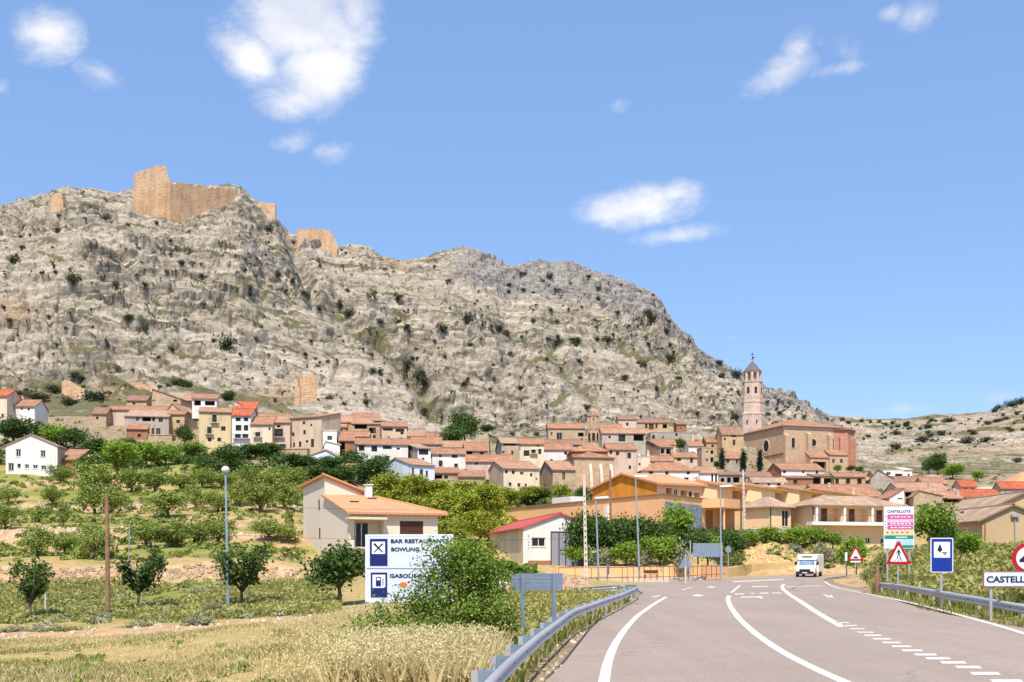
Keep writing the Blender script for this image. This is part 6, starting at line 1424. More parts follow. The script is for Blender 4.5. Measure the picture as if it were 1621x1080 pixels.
Hh('cream block with a white chimney left of the long red roof',1009,1029,723,740,2,roof='N',rise=.1,wall='cream',tile='trim',L=6,wins=W4('1011,733,1014,737'),d=302,chim=((.2,.3,1.2),(.9,.2,1.5)))
Hh('pink house under an old roof between cream block and red roofs',1028,1066,730,740,2,roof='F',yr=722,L=7,wall='pink',tile='tile',wins=W4('1040,731,1044,735'),d=312)
Hh('long white house with a wide red roof behind the orange buildings',1016,1106,745,775,3,roof='H',yr=733,L=9,wall='white',tile='tile',wins=W4('1027,746,1034,752;1053,746,1058,752;1060,754,1067,759;1087,746,1092,751;1083,756,1090,760;1055,755,1058,758'),d=282,chim=((.2,.5,.8),))
Hh('white house end with sunlit patches right of the long white house',1106,1137,749,775,3,roof='F',yr=740,L=8,wall='white',tile='tile2',wins=W4('1126,750,1129,764;1132,750,1135,764'),d=284)
Hh('dark open shed with two black bays behind the terraced roofs',1138,1177,752,772,3,roof='M',yr=748,L=5,wall='stone_grey',tile='tile_dk',wins=W4('1151,756,1157,764o;1160.5,755.5,1171,764o;1141,757,1147,763o'),d=300)
Hh('ochre house with a reddish roof left of the church tower',1143,1177,688,714,4,roof='F',yr=676,L=9,wall='stone2',tile='tile_dk',wins=W4('1157.5,688.5,1165,692o;1160,696,1164,705;1146,693,1149,697'),d=400)
Hh('small house with a red lower roof under the ochre house by the tower',1147,1176,726,748,4,roof='M',yr=716,L=7,wall='stone_grey',tile='tile',wins=W4('1150,727,1154.5,733;1165,728,1168,734'),d=362)
Hh('white house with three black windows in front of the church',1237,1305,744,760,8,xs=1213,roof='F',yr=734,wall='white',side='brick',tile='tile',wins=W4('1239.5,745,1244,749;1270,745,1273,749.5;1291.5,745,1295,751'),d=330)
Hh('brick house with one dark window under the white three-window house',1245,1287,757,772,3,roof='M',yr=754,L=4,wall='brick',tile='tile_dk',wins=W4('1256,760,1262,766'),d=308)
Hh('dark loggia house with two black openings before the church apse',1286,1321,754,772,3,roof='M',yr=751,L=5,wall='pink',tile='tile_dk',wins=W4('1287,755.5,1300,768o;1304,757,1318,768o'),d=310)
Hh('ochre house with three arched windows before the church apse',1321,1370,755,772,3,roof='F',yr=750,L=5,wall='stone2',tile='tile',wins=W4('1322.5,758,1328,766;1339,758,1346,766;1357,758,1364,766'),d=309)
Hh('broad pinkish roofed house spreading behind the nursing home roofs',1296,1396,786,800,2,roof='F',yr=768,L=16,wall='pink',tile='tile',d=262,chim=((.3,.4,.8),(.7,.6,.8)))
Hh('low house with reddish roofs left of the white three-window house',1181,1222,755,772,3,roof='F',yr=748,L=7,wall='pink',tile='tile_dk',wins=W4('1190,757,1196,763;1208,758,1212,762'),d=306)
Hh('white-walled low house with a dark bay in front of the church',1192,1246,764,776,3,roof='F',yr=757,L=6,wall='white',tile='tile3',wins=W4('1194,763,1202,767o;1230,764,1236,769;1215,765,1219,769'),d=292)
Hh('house with a round-ended orange roof right of the arched house',1350,1383,760,772,4,roof='H',yr=750,L=9,wall='stone2',tile='tile2',wins=W4('1370,762,1375,766'),d=312)
Hh('grey gable wall under a tiled roof right of the church',1378,1413,757,776,-14,roof='G',rp=.35,yr=744,wall='stone_grey',tile='tile_dk',L=9,d=300)
Hh('white flat-roofed house with two windows at the right hill foot',1398,1431,745,758,3,roof='N',rise=.1,L=7,wall='white',tile='white',wins=W4('1403,747.5,1410,752;1417,750,1429,754o'),d=372)
Hh('small white house end beside the flat white house',1430,1444,744,760,3,roof='M',yr=741,L=7,wall='white',tile='trim',wins=W4('1437,750,1440,755'),d=374)
Hh('low house with a pink faded roof under the flat white house',1411,1463,763,775,3,roof='F',yr=755,L=8,wall='pink',tile='tile_dk',wins=W4('1422,764,1426,768;1440,764,1444,768'),d=318)
Hh('grey stone house with a pale roof under the tall right-hand tree',1469,1496,757,772,4,roof='H',yr=752,L=8,wall='greyp',tile='tile3',wins=W4('1481,760,1489,766'),d=335)
Hh('wide low house under a large salmon roof in the right village',1428,1506,780,795,2,roof='F',yr=765,L=14,wall='beige',tile='tile2',d=272,chim=((.7,.3,.8),))
Hh('white slanted gable with one grey window before the salmon roof',1408,1432,788,800,4,roof='G',rp=.95,yr=774,wall='white',tile='tile',L=8,wins=W4('1420.5,784,1429,791'),d=250)
Hh('house with a dark open corner right of the white slanted gable',1432,1448,779,800,4,roof='M',yr=774,L=6,wall='stone',tile='tile',wins=W4('1433,777,1444,787o'),d=252)
Hh('ochre blank-walled house behind the broad green tree',1446,1491,785,806,-10,roof='G',rp=.2,yr=777,wall='stone',tile='tile2',L=9,d=244,chim=((.8,.2,.8),))
Hh('house with one wide black gallery right of the broad green tree',1491,1524,789,806,3,roof='F',yr=779,L=8,wall='beige',tile='tile2',wins=W4('1494,790,1520,799o'),d=246,chim=((.9,.2,.9),))
Hh('long house with a bright red roof and a row of vents',1518,1590,787,804,3,roof='F',yr=776,L=10,wall='cream',tile='tile_red',wins=W4('1523,788,1529,790.5;1534,788,1539,790.5;1544,788.3,1549,791;1553,788.5,1558,791;1563,789,1568,791.5;1573,789,1578,791.5;1536,796,1540,799'),d=255,chim=((-.02,.2,1.),))
Hh('cream gabled house with a bright red roof and two black windows',1521,1546,770,782,6,xs=1508,roof='F',yr=761,wall='cream',side='pink',tile='tile_red',wins=W4('1528,772.5,1531,777;1538,772.5,1541,777'),d=285)
Hh('blank cream house wall right of the red roofed gable house',1546,1577,769,782,3,roof='N',rise=.1,L=7,wall='cream',tile='trim',wins=W4('1550,774,1553,777'),d=287)
Hh('pale house with broad red roof at the right photo edge',1584,1665,773,795,3,xs=1572,roof='F',yr=764,wall='greyp',tile='tile_red',wins=W4('1590,780,1593,783;1595,780,1598,783;1610,781,1614,784'),d=268)
Hh('orange hipped roof house high at the right photo edge',1608,1665,765,790,3,roof='H',yr=748,L=12,wall='beige',tile='tile_ora',d=300)
Hh('brown stone wall house with a low roof behind the green tree',1498,1549,803,824,2,roof='M',yr=797,L=5,wall='stone',tile='tile_dk',wins=W4('1531,812,1534,816'),d=222)
Hh('small house with tumbled pale tiled roofs left of the tan brick building',1526,1560,826,846,4,roof='F',yr=812,L=7,wall='stone',tile='tile3',d=165,wins=W4('1540,828,1546,836'))
Hh('low pale roofed outhouse with a porch below the tumbled tiled roofs',1520,1556,838,880,4,roof='M',yr=829,L=5,wall='pink',tile='tile3',d=140,wins=W4('1545,852,1552,862'))
Hh('low terrace building with an orange roof strip between dark trees',517,567,742,752,2,roof='M',yr=735,L=5,wall='stone2',tile='tile',d=240)
Hh('pale yellow terrace wall house strip above the dark hedge trees',400,466,741,752,2,roof='N',rise=.1,wall='stone2',tile='tile3',L=2,d=239,name='terrace_wall',cat='wall')
Hh('short stone terrace wall below the tall yellow house',288,326,727,740,2,roof='N',rise=.1,wall='stone',tile='stone2',L=2,d=236,name='terrace_wall',cat='wall')
Hh('pink stone terrace wall behind the globe lamp',378,460,749,766,2,roof='N',rise=.1,wall='stone',tile='stone',L=2,d=228,name='terrace_wall',cat='wall')
Hh('long low wall along the street under the balcony houses',430,486,711,724,-8,roof='N',rise=.1,wall='stone',tile='stone2',L=2,d=247,name='terrace_wall',cat='wall')
FILL=[('long orange roof line behind the angled beige house',508,558,668,690,3,658,'stone2','tile2','515,670,520,674;536,670,541,674'),('low salmon roof behind the cream balcony house',404,458,664,676,3,656,'stone','tile','412,666,416,669'),('small stone house squeezed behind the narrow white house',520,548,676,694,5,668,'stone','tile2','526,679,530,683;538,680,542,685'),('pinkish house under a red roof, between grey house and tall trees',664,700,694,706,3,686,'pink','tile','674,697,678,701'),('ochre house above the grey gabled house',640,672,690,704,4,681,'stone2','tile2','648,693,652,697;660,693,664,697'),
('brown house with a wide eave behind the white corner-window house',872,910,694,706,3,687,'stone','tile_dk','880,697,884,701;896,697,900,701'),('tan house between the parish house and the gable house',1000,1022,712,728,3,704,'beige','tile','1006,716,1010,721'),('small ochre house below the flat grey stone house',1040,1070,704,718,4,696,'stone2','tile','1048,708,1052,712'),('beige house behind the small white chimney house',1082,1106,696,708,3,689,'beige','tile2','1088,699,1092,703'),('stone house left of the ochre tower house',1118,1144,700,716,4,692,'stone','tile','1126,704,1130,708'),
('tan house with a sloping roof above the blank pale gable',700,740,708,722,3,699,'beige','tile2','712,711,716,715;728,711,732,715'),('low brick house between the long red roofs',814,848,734,744,3,726,'brick','tile','824,736,829,740'),('salmon roofed house behind the salmon roof on the right',1462,1500,766,778,3,757,'pink','tile','1470,769,1474,773'),('ochre house under a brown roof left of the flat white house',1384,1402,754,766,3,746,'stone2','tile_dk','1390,757,1394,761'),
('stone house on the upper slope right of the slanting roof house',288,318,634,652,4,626,'stone2','tile2','296,638,300,642'),('low stone shed under the ruined barn',200,232,634,646,3,627,'stone2','tile_dk','210,637,214,641'),('tan stone house left of the long pink-end house',146,168,655,676,5,646,'stone','tile_dk','152,660,156,664')]
for lb,xa,xb,ye,yb,th_,yr_,wl,tl,wn_ in FILL: Hh(lb,xa,xb,ye,yb,th_,roof='F',L=7,yr=yr_,wall=wl,tile=tl,wins=W4(wn_))
# small church with the belfry
rt,dm=Hh('small ochre church apse with pale sloping buttresses',909,972,724,778,12,xs=890,roof='H',yr=716,wall='ashlar',tile='tile',d=262,name='small_church',cat='church')
W_,L_,H_,_r=dm
for f in (.40,.66,.92):
    x=W_*f; mb=MB(); mb.prism([(x-.35,-.003,H_*.82),(x-.35,-.7,H_*.62),(x-.35,-1.2,H_*.3),(x-.35,-1.5,-2),(x-.35,-.003,-2)],(.7,0,0)); mb.build('buttress',M['trim'],rt)
Hh('grey-pink parish house with square dark windows right of the small church',962,1008,712,765,4,roof='F',yr=703,L=10,wall='pink',tile='tile',wins=W4('965,713,969,719;975,715,980,721;993,717,999,726;995,737,999,743'),d=283,name='house')
Hh('brown annex under the belfry roof of the small church',905,962,714,745,3,roof='H',yr=702,L=12,wall='brick',tile='tile',d=276)
d=300.; s=F/d; rt=thing('bell_tower','small octagonal ochre bell tower with a pink pyramid roof','bell tower',P(939,712,d)); g0=rt.location.z; z=lambda y: ZY(y,d)-g0
def octo(mb,prof,m=0): mb.lathe(prof,8,(0,0),m,R(22.5))
mb=MB(); octo(mb,[(10.5/s,-2),(10.3/s,z(707)),(9.6/s,z(704)),(9.4/s,z(681.5)),(9.9/s,z(680.5)),(9.9/s,z(679))]); mb.build('lower_stage',M['ashlar'],rt)
mb=MB()
for k in range(8): a=R(45*k+22.5); r=8.0/s; mb.tube([(r*math.cos(a),r*math.sin(a),z(679)+.003),(r*math.cos(a),r*math.sin(a),z(662))],.42,6)
octo(mb,[(8.9/s,z(662.2)),(9.2/s,z(660)),(9.2/s,z(659.4))]); mb.build('belfry',M['ashlar'],rt)
mb=MB(); octo(mb,[(5.6/s,z(679)+.01),(5.6/s,z(662.3))]); mb.build('belfry_core',M['ashlar'],rt)
mb=MB(); octo(mb,[(10.2/s,z(659.3)),(4/s,z(654)),(.1/s,z(651))]); mb.build('roof',M['tile2'],rt); mb=MB(); mb.tube([(0,0,z(651)-.1),(0,0,z(648.5))],.12,6); mb.build('finial',M['trim'],rt)
def arch_poly(w,h,n=8): return [(-w/2,0),(w/2,0)]+[(w/2*math.cos(k*math.pi/n),h-w/2+w/2*math.sin(k*math.pi/n)) for k in range(n+1)]
def niche(name,parent,c,nrm,w,h,depth=.5,mat='dark',fr='trim',rnd=False):
    """recessed opening: a projecting surround with a dark pane set back inside it"""
    n=Vector(nrm).normalized(); u=Vector((-n.y,n.x,0)); c=Vector(c)
    poly=[(w/2*math.cos(k*.3927),h/2+h/2*math.sin(k*.3927)) for k in range(16)] if rnd else arch_poly(w,h)
    cx_,cz_=0,h/2; out=[((x)*1.22,(zz-cz_)*(1+.22*w/h)+cz_) for x,zz in poly]
    pt=lambda x,zz,k: c+u*x+n*k+Vector((0,0,zz))
    mb=MB(); m=len(poly)
    for i in range(m):
        j=(i+1)%m; a,b=poly[i],poly[j]; A,B=out[i],out[j]
        mb.face([pt(*A,.16),pt(*B,.16),pt(*b,.16),pt(*a,.16)],0); mb.face([pt(*A,-.05),pt(*B,-.05),pt(*B,.16),pt(*A,.16)],0); mb.face([pt(*a,.16),pt(*b,.16),pt(*b,.02),pt(*a,.02)],0)
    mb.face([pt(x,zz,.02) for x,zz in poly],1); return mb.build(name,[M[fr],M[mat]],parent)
for k in range(8):
    a=R(45*k); 
    if math.sin(a)>.1: continue
    r=9.45/s*math.cos(R(22.5)); niche('bell_opening',rt,(r*math.cos(a),r*math.sin(a),z(699)),(math.cos(a),math.sin(a),0),.85,2.2,fr='ashlar')
# ------------------------------------------------------------------ parish church
rt,dm=Hh('large ochre parish church with tall buttresses and a low red roof',1241,1331,674,760,18,xs=1172,roof='H',yr=664,wall='ashlar',side='ashlar',tile='tile',d=432,name='parish_church',cat='church',oh=.8,thick=.4)
W_,L_,H_,_r=dm; d=432.; s=F/d; zb=ZY(760,d); t=R(18); u=Vector((math.cos(t),math.sin(t),0)); vv=Vector((-math.sin(t),math.cos(t),0)); A=Vector(((1241-CX)/F*d,d,0))
def fl(px): k=(px-CX)/F; return (k*A.y-A.x)/(u.x-k*u.y)
def fz(px,py): return ZY(py,(A+u*fl(px)).y)-zb
for px,w_,yt in ((1243,1.6,690),(1279,1.8,688),(1312,1.6,690)):
    x=fl(px); mb=MB(); zt=fz(px,yt); mb.prism([(x-w_*.5,-.003,zt+1.0),(x-w_*.5,-1.6,zt),(x-w_*.5,-1.6,-2.5),(x-w_*.5,-.003,-2.5)],(w_,0,0)); mb.build('buttress',M['ashlar'],rt)
mb=MB(); mb.box((-.4,-.35,H_-1.0),(W_+.3,-.003,H_-.45)); mb.build('cornice',M['trim'],rt)
niche('arched_window',rt,(fl(1255.5),0,fz(1255,709)),(0,-1,0),1.5,4.0); niche('round_window',rt,(fl(1287.5),0,fz(1287,707)),(0,-1,0),2.7,3.0,rnd=True); niche('arched_window',rt,(fl(1317),0,fz(1317,711)),(0,-1,0),1.5,4.4)
def sl(px): k=(px-CX)/F; return (k*A.y-A.x)/(vv.x-k*vv.y)
q=sl(1213); yq=(A+vv*q).y; niche('round_window',rt,(0,q,ZY(716,yq)-zb),(-1,0,0),4.2,4.8,rnd=True)
q1,q2=sl(1208),sl(1248 if False else 1242); mb=MB(); mb.prism([(-.35,sl(1207),ZY(725,(A+vv*sl(1207)).y)-zb),(-.35,.1,ZY(718,d)-zb),(-.35,.1,ZY(716.5,d)-zb),(-.35,sl(1207),ZY(723.5,(A+vv*sl(1207)).y)-zb)],(.345,0,0)); mb.build('string_course',M['tile_dk'],rt)
niche('arched_window',rt,(0,sl(1214),ZY(742,yq)-zb),(-1,0,0),2.2,2.6,mat='dark')
# apse (red brick polygon) as a part of the church
mb=MB(); r_=7.2; cxx,cyy=W_+1.5,5.5; mb.lathe([(r_,-2.5),(r_,H_-1.6),(r_+.4,H_-1.4),(r_+.4,H_-.8)],8,(cxx,cyy),0,R(22.5-18)); mb.build('apse',M['church_red'],rt)
mb=MB(); mb.lathe([(r_+.9,H_-.78),(.2,H_+2.0)],8,(cxx,cyy),0,R(22.5-18)); mb.build('apse_roof',M['tile_dk'],rt)
for a in (-112,-67,-22,22):
    aa=R(a+22.5-18-22.5+22); px_,py_=cxx+(r_+.25)*math.cos(aa),cyy+(r_+.25)*math.sin(aa); mb=MB(); mb.lathe([(1.0,-2.5),(1.0,H_-4.5),(.6,H_-3.4)],4,(px_,py_),0,aa+R(45)); mb.build('buttress',M['church_red'],rt)
# low side chapel and porch arch
Hh('low church porch with a round dark arch and red roof',1283,1312,724,760,14,roof='M',yr=715,L=4,wall='ashlar',tile='tile',d=424,wins=W4('1287,731,1308,752o'),name='church_porch',cat='porch')
Hh('small church vestry with two windows below the red apse',1313,1342,720,760,14,roof='M',yr=713,L=4,wall='ashlar',tile='tile',d=427,wins=W4('1317.5,727,1321,733;1330,727,1334,733'),name='vestry',cat='annex')
# church tower
d=476.; s=F/d; rt=thing('church_tower','tall octagonal pinkish church tower with a grey pointed roof','church tower',P(1191,760,d),R(8)); g0=rt.location.z; z=lambda y: ZY(y,d)-g0
mb=MB(); w_=19.5/s; mb.lathe([(w_*1.38,-3),(w_*1.34,z(690)),(w_*1.22,z(688))],4,(0,0),0,R(45-8)); mb.build('square_base',M['ashlar'],rt)
def oc(name,prof,mat): m=MB(); m.lathe([(r/s,z(y)) for r,y in prof],8,(0,0),0,R(22.5)); return m.build(name,M[mat],rt)
oc('lower_stage',[(20.5,688.2),(20.0,659),(20.6,657.8),(20.6,655.8),(17.8,654.5),(17.2,640),(17.9,638.6),(17.9,637)],'tower')
b=oc('belfry',[(16.6,636.9),(15.6,608),(16.4,606.6),(16.6,605)],'tower')
oc('upper_cornice',[(14.0,591),(14.6,589.9),(14.6,589.2)],'tower')
for k in range(8):
    a=R(45*k+22.5); m=MB(); m.lathe([(2.4/s,z(604.9)),(2.3/s,z(590.9))],6,(12.0/s*math.cos(a),12.0/s*math.sin(a)),0,a); m.build('pillar',M['tower'],rt)
m=MB(); m.lathe([(7.5/s,z(604.8)),(7.5/s,z(591.1))],8,(0,0),0,R(22.5)); m.build('lantern_core',M['tower'],rt)
m=MB(); m.lathe([(15.2/s,z(589.1)),(8.2/s,z(581)),(.5/s,z(571.5))],8,(0,0),0,R(22.5)); m.build('spire_roof',M['slate'],rt)
m=MB(); m.tube([(0,0,z(572.2)),(0,0,z(558))],.10,6); m.tube([(0,0,z(569.5)),(0,0,z(567.8))],[.28,.28],8); m.box((-.75,-.06,z(562.2)),(.75,.06,z(561.2))); m.box((-.1,-.065,z(567.2)),(.9,.065,z(565.2))); m.build('weathervane',M['black'],rt)
for k in range(8):
    a=R(45*k)
    if math.sin(a+R(8))>.2: continue
    r=16.1/s*math.cos(R(22.5)); niche('bell_opening',rt,(r*math.cos(a)-.0,r*math.sin(a),z(631)),(math.cos(a),math.sin(a),0),1.1,4.6,fr='tower')
    r=20.2/s*math.cos(R(22.5)); niche('slit_window',rt,(r*math.cos(a),r*math.sin(a),z(673)),(math.cos(a),math.sin(a),0),.6,1.8,fr='tower')
# ------------------------------------------------------------------ castle and ruins: outlines on a wall plane, given real thickness
def ruin(label,pts,d,th,thick,mat='castle',name='castle_wall',cat='castle ruin',bottom=4):
    """pts (px,y) left to right along the broken top, then the foot; built as a thick wall on a plane turned by th degrees"""
    t=R(th); u=Vector((math.cos(t),math.sin(t),0)); v=Vector((-math.sin(t),math.cos(t),0)); x0=pts[0][0]; A=Vector(((x0-CX)/F*d,d,0)); out=[]
    for px,py in pts:
        k=(px-CX)/F; q=(k*A.y-A.x)/(u.x-k*u.y); p=A+u*q; out.append(Vector((q,0,ZY(py,p.y))))
    zl=min(o.z for o in out)-bottom; rt=thing(name,label,cat,(A.x,A.y,zl),t); top=[o-Vector((0,0,zl)) for o in out]
    # break the crest with small jogs
    rs=random.Random(int(x0)); crest=[]
    for a,b in zip(top[:-1],top[1:]):
        n=max(1,int((b-a).length/1.3)); 
        for i in range(n):
            p=a.lerp(b,i/n); crest.append(Vector((p.x,0,p.z+rs.choice([-1.1,-.5,-.2,0,.2,.4])*(0 if i==0 else 1))))
    crest.append(top[-1]); mb=MB()
    for a,b in zip(crest[:-1],crest[1:]):
        if b.x-a.x<.02: continue
        th_=Vector((0,thick,0)); lo_a,lo_b=Vector((a.x,-.5,0)),Vector((b.x,-.5,0))
        mb.face([lo_a,lo_b,b,a]); mb.face([a,b,b+th_,a+th_]); mb.face([a+th_,b+th_,Vector((b.x,thick,0)),Vector((a.x,thick,0))])
    a,b=crest[0],crest[-1]
    mb.face([Vector((a.x,-.5,0)),a,a+Vector((0,thick,0)),Vector((a.x,thick,0))]); mb.face([Vector((b.x,-.5,0)),b,b+Vector((0,thick,0)),Vector((b.x,thick,0))])
    mb.build('masonry',M[mat],rt); return rt
dc=MP(262,346).y
def dk(px,py): return MP(px,py).y
ruin('square castle keep at the summit, the highest ruin',[(239,266),(243,263),(250,262),(262,262),(264,270),(267,281),(270,288)],dc-1,22,14,name='castle_keep',bottom=32)
ruin('broken left wing of the castle keep',[(212,276),(220,271),(230,268),(239,266)],dc+9,-34,3.5,name='castle_keep_wing',bottom=40)
ruin('long orange curtain wall right of the castle keep',[(269,288),(284,289),(300,291),(318,293),(336,295),(350,297),(362,298),(372,303),(380,309)],dc-.5,math.degrees(math.atan2(MP(352,306).y-dc,(352-270)/F*dc)),2.5,bottom=26)
ruin('square orange wall block below the right castle end',[(402,320),(420,321),(436,322.5)],dk(420,343)+1,8,6,bottom=12)
ruin('long low outer wall with a dark gap, right of the castle',[(470,363),(490,362),(512,364),(526,368),(530,377),(534,384)],dk(500,388)+1,10,4,bottom=13)
ruin('small ochre wall stub on the ridge left of the castle',[(80,313),(88,309),(98,308),(100,320)],dk(90,334)+.5,-10,3,bottom=12)
ruin('low crumbled wall line on the left ridge crest',[(98,305),(112,302),(130,301),(146,302)],dk(120,310)+.5,4,2,bottom=6)
r_=ruin('lone ochre watchtower ruin above the left village',[(474.5,598),(475.5,593),(484,592.3),(497,593),(500.5,595),(501.5,600)],dk(488,638)-.5,16,6.5,mat='castle',name='watchtower',cat='tower ruin',bottom=12)
niche('slit_window',r_,(2.2,-.5,15),(0,-1,0),.5,1.4,fr='castle')
ruin('darker broken wall at the left foot of the watchtower',[(466,614),(470,611),(475,612)],dk(470,636)-.3,-25,3,mat='castle',name='ruined_wall',bottom=10)
ruin('collapsed ochre wall climbing the slope at upper left',[(98,604),(104,601),(111,604),(118,609),(126,613),(134,616)],dk(112,626)-.5,-6,1.5,mat='castle',name='ruined_wall',bottom=6)
ruin('low ochre garden wall ruin above the slanting roof house',[(205,607),(222,605),(240,608),(250,614)],dk(226,616)-.5,3,1.5,mat='castle',name='ruined_wall',bottom=6)
# ------------------------------------------------------------------ tan brick buildings at right
rt,dm=Hh('tan brick gabled building with a wall lamp at the right photo edge',1555,1662,823,890,0,roof='G',rp=.44,yr=801,wall='brick_tan',tile='tile3',L=14,d=106,oh=.55)
W_,L_,H_,_r=dm; d=106; s=F/d; x=(1607-1555)/s
mb=MB(); mb.tube([(x,-.08,0),(x-.05,-.08,H_*.75),(x-.1,-.08,H_+.3)],.06,6); mb.box((x-.45,-.3,H_+.25),(x+.3,-.004,H_+.5)); mb.build('wall_lamp',M['pole'],rt)
mb=MB(); mb.tube([(.25,-.06,-.5),(.25,-.06,H_-.1)],.07,6); mb.build('downpipe',M['brick'],rt)
Hh('taller tan brick gable rising behind the gabled brick building',1566,1690,806,880,0,roof='G',rp=.44,yr=781,wall='brick_tan',tile='tile3',L=14,d=113,oh=.6)
# ------------------------------------------------------------------ white warehouse with the red roof
rt,dm=Hh('white gabled warehouse with a red metal roof and a tall grey gate',828,946,836,893,10,xs=766,roof='G',rp=.5,yr=814,wall='white',side='cream',tile='redroof',L=20,d=126,oh=.45,wins=W4('841.5,851,863.5,865.5'),name='warehouse',cat='warehouse')  # cream on the left side wall paints its shade into the colour
W_,L_,H_,_r=dm; d=126.; t=R(10); u=Vector((math.cos(t),math.sin(t),0)); A=Vector(((828-CX)/F*d,d,0)); zb=ZY(893,d)
def fl(px): k=(px-CX)/F; return (k*A.y-A.x)/(u.x-k*u.y)
mb=MB(); x0,x1=fl(872),fl(918); zt=ZY(841,d)-zb; mb.box((x0,-.12,-1),(x1,-.004,zt)); g=mb.build('gate',M['gate'],rt)
mb=MB()
for f in (0,.27,.5,.76,1): xx=x0+(x1-x0)*f; mb.box((xx-.06,-.17,-1),(xx+.06,-.123,zt))
mb.box((x0+.07,-.168,zt-.12),(x1-.07,-.124,zt)); mb.box((x0+(x1-x0)*.27+.07,-.168,zt*.42),(x0+(x1-x0)*.5-.07,-.124,zt*.42+.1)); mb.build('gate_frame',M['wood'],g)
mb=MB(); mb.box((fl(836),-.10,-1.5),(fl(871.5),-.004,ZY(887.5,d)-zb)); mb.build('plinth',M['brick'],rt)
mb=MB()
for y0,y1 in ((846,850),(857,859),(862,864),(867,869)): xx=fl(836.5); mb.box((xx-.08,-.03,ZY(y1,d)-zb),(xx+.08,-.004,ZY(y0,d)-zb))
mb.build('wall_emblem',M['pole'],rt)
# ------------------------------------------------------------------ beige house behind the services board
def beige_house():
    d=104.; th=24; t=R(th); u=Vector((math.cos(t),math.sin(t),0)); v=Vector((-math.sin(t),math.cos(t),0)); xc=553
    A=Vector(((xc-CX)/F*d,d,0)); zb=ZY(905,d); rt=thing('beige_house','warm beige house with a stepped orange roof behind the services board','house',(A.x,A.y,zb),t)
    def fu(px,y=0): Q=A+v*y; k=(px-CX)/F; return (k*Q.y-Q.x)/(u.x-k*u.y)
    def sv(px): k=(px-CX)/F; return (k*A.y-A.x)/(v.x-k*v.y)
    def zz(py,uu,vv_): return ZY(py,(A+u*uu+v*vv_).y)-zb
    W=fu(693); H=zz(812,0,0); yr=sv(514); yL=sv(480); zr0=zz(786,0,yr); zr1=zz(754.5,0,yr); zB=zz(768,0,yL); x1=fu(585,yr)
    mb=MB(); X,Y=Vector((1,0,0)),Vector((0,1,0))
    wins=[]
    def op(x0,y0,x1_,y1,dep): a,b=fu(x0),fu(x1_); return (a,zz(y1,(a+b)/2,0),b,zz(y0,(a+b)/2,0),dep)
    bal=op(561,824,607,866,1.5); win=op(633,825,670,846,.15)
    wall_grid(mb,Vector((0,0,0)),X,W,-2,H,[bal,win],Y)
    a,c,b,e,k=bal
    mb.face([(a,k,c),(b,k,c),(b,k,e),(a,k,e)])
    # left gable wall with its stepped profile, two slit windows
    prof=[(0,0,-2),(0,0,H),(0,yr,zr0),(0,yr,zr1),(0,yL,zB),(0,yL,-2)]; mb.face(prof)
    mb.face([(W,0,-2),(W,0,H),(W,yr,zr0*.5+H*.5),(W,yL,H),(W,yL,-2)]); mb.face([(0,yL,-2),(W,yL,-2),(W,yL,H),(0,yL,zB)])
    # clerestory wall facing the road
    mb.face([(0,yr,zr0-.3),(x1,yr,zr0-.3),(x1,yr,zr0+.05),(0,yr,zr1)])
    mb.build('wall',M['house_beige'],rt)
    r=MB(); c_=.22; s1=(zr0-H)/yr; e_=.6
    zend=zz(806,fu(694,yr*.6),yr*.6)
    # front roof plane, hipped away at its right end
    pa,pb=(-.35,-e_,H-s1*e_+c_),(W+.9,-e_,H-s1*e_+c_); pc=(x1,yr,zr0+c_); pd=(-.35,yr,zr0+c_)
    slab(r,[pa,pb,pc,pd],c_-.01,None)
    tri_slab(r,[(W+.9,-e_,H-s1*e_+c_),(W+.9,yL,H+c_-.2),(x1,yr,zr0+c_)],c_-.01)
    slab(r,[(W+.9,yL+e_,H+c_-.2),(-.35,yL+e_,zB+c_-.25),(-.35,yr-.25,zr1+c_),(x1+.2,yr-.25,zr0+c_+.08)],c_-.01,None)
    ro=r.build('roof',M['tile_ora'],rt)
    m=MB(); m.tube([(x1,yr,zr0+c_),(W+.9,-e_+.2,H-s1*e_+c_+.05)],.13,6); m.tube([(-.35,yr-.25,zr1+c_+.03),(x1+.2,yr-.25,zr0+c_+.12)],.13,6); m.build('ridge_tiles',M['tile_ora'],ro)
    m=MB()
    for i in range(15): xx=.3+(W-.1)*i/14; m.box((xx-.07,-.55,H-.14),(xx+.07,-.004,H+.0))
    m.build('rafter_ends',M['wood'],ro)
    cu=fu(583,yr*.9); m=MB(); cz=zz(786,cu,yr*.9); m.box((cu-.35,yr*.9-.3,cz-.6),(cu+.35,yr*.9+.3,cz+1.15)); m.box((cu-.45,yr*.9-.4,cz+1.153),(cu+.45,yr*.9+.4,cz+1.25)); m.build('chimney',M['fwhite'],ro)
    for px_,yv in ((556+4,.55),(588,.8)):
        uu=fu(px_,yr*yv); zc=H+s1*yr*yv+c_; m=MB(); m.box((uu-.45,yr*yv-.35,zc-.12),(uu+.45,yr*yv+.35,zc+.06)); m.build('skylight',M['glass'],ro)
    a,c,b,e,k=win; m=MB(); m.box((a,.06,c),(b,.12,e))
    for i in range(12): zq=c+(e-c)*(i+.2)/12; m.box((a+.03,.04,zq),(b-.03,.058,zq+(e-c)/22))
    m.build('roller_shutter',M['wood'],rt)
    a,c,b,e,k=bal; m=MB(); q0,q1=fu(573),fu(596); m.box((a+.5,k-.09,c),(a+(b-a)*.62,k-.06,e-.25)); dr=m.build('balcony_door',M['glass'],rt)
    m=MB()
    for f in (0,.46,1): xx=a+.5+((a+(b-a)*.62)-a-.5)*f; m.box((xx-.05,k-.14,c),(xx+.05,k-.093,e-.25))
    m.build('door_frame',M['fwhite'],dr)
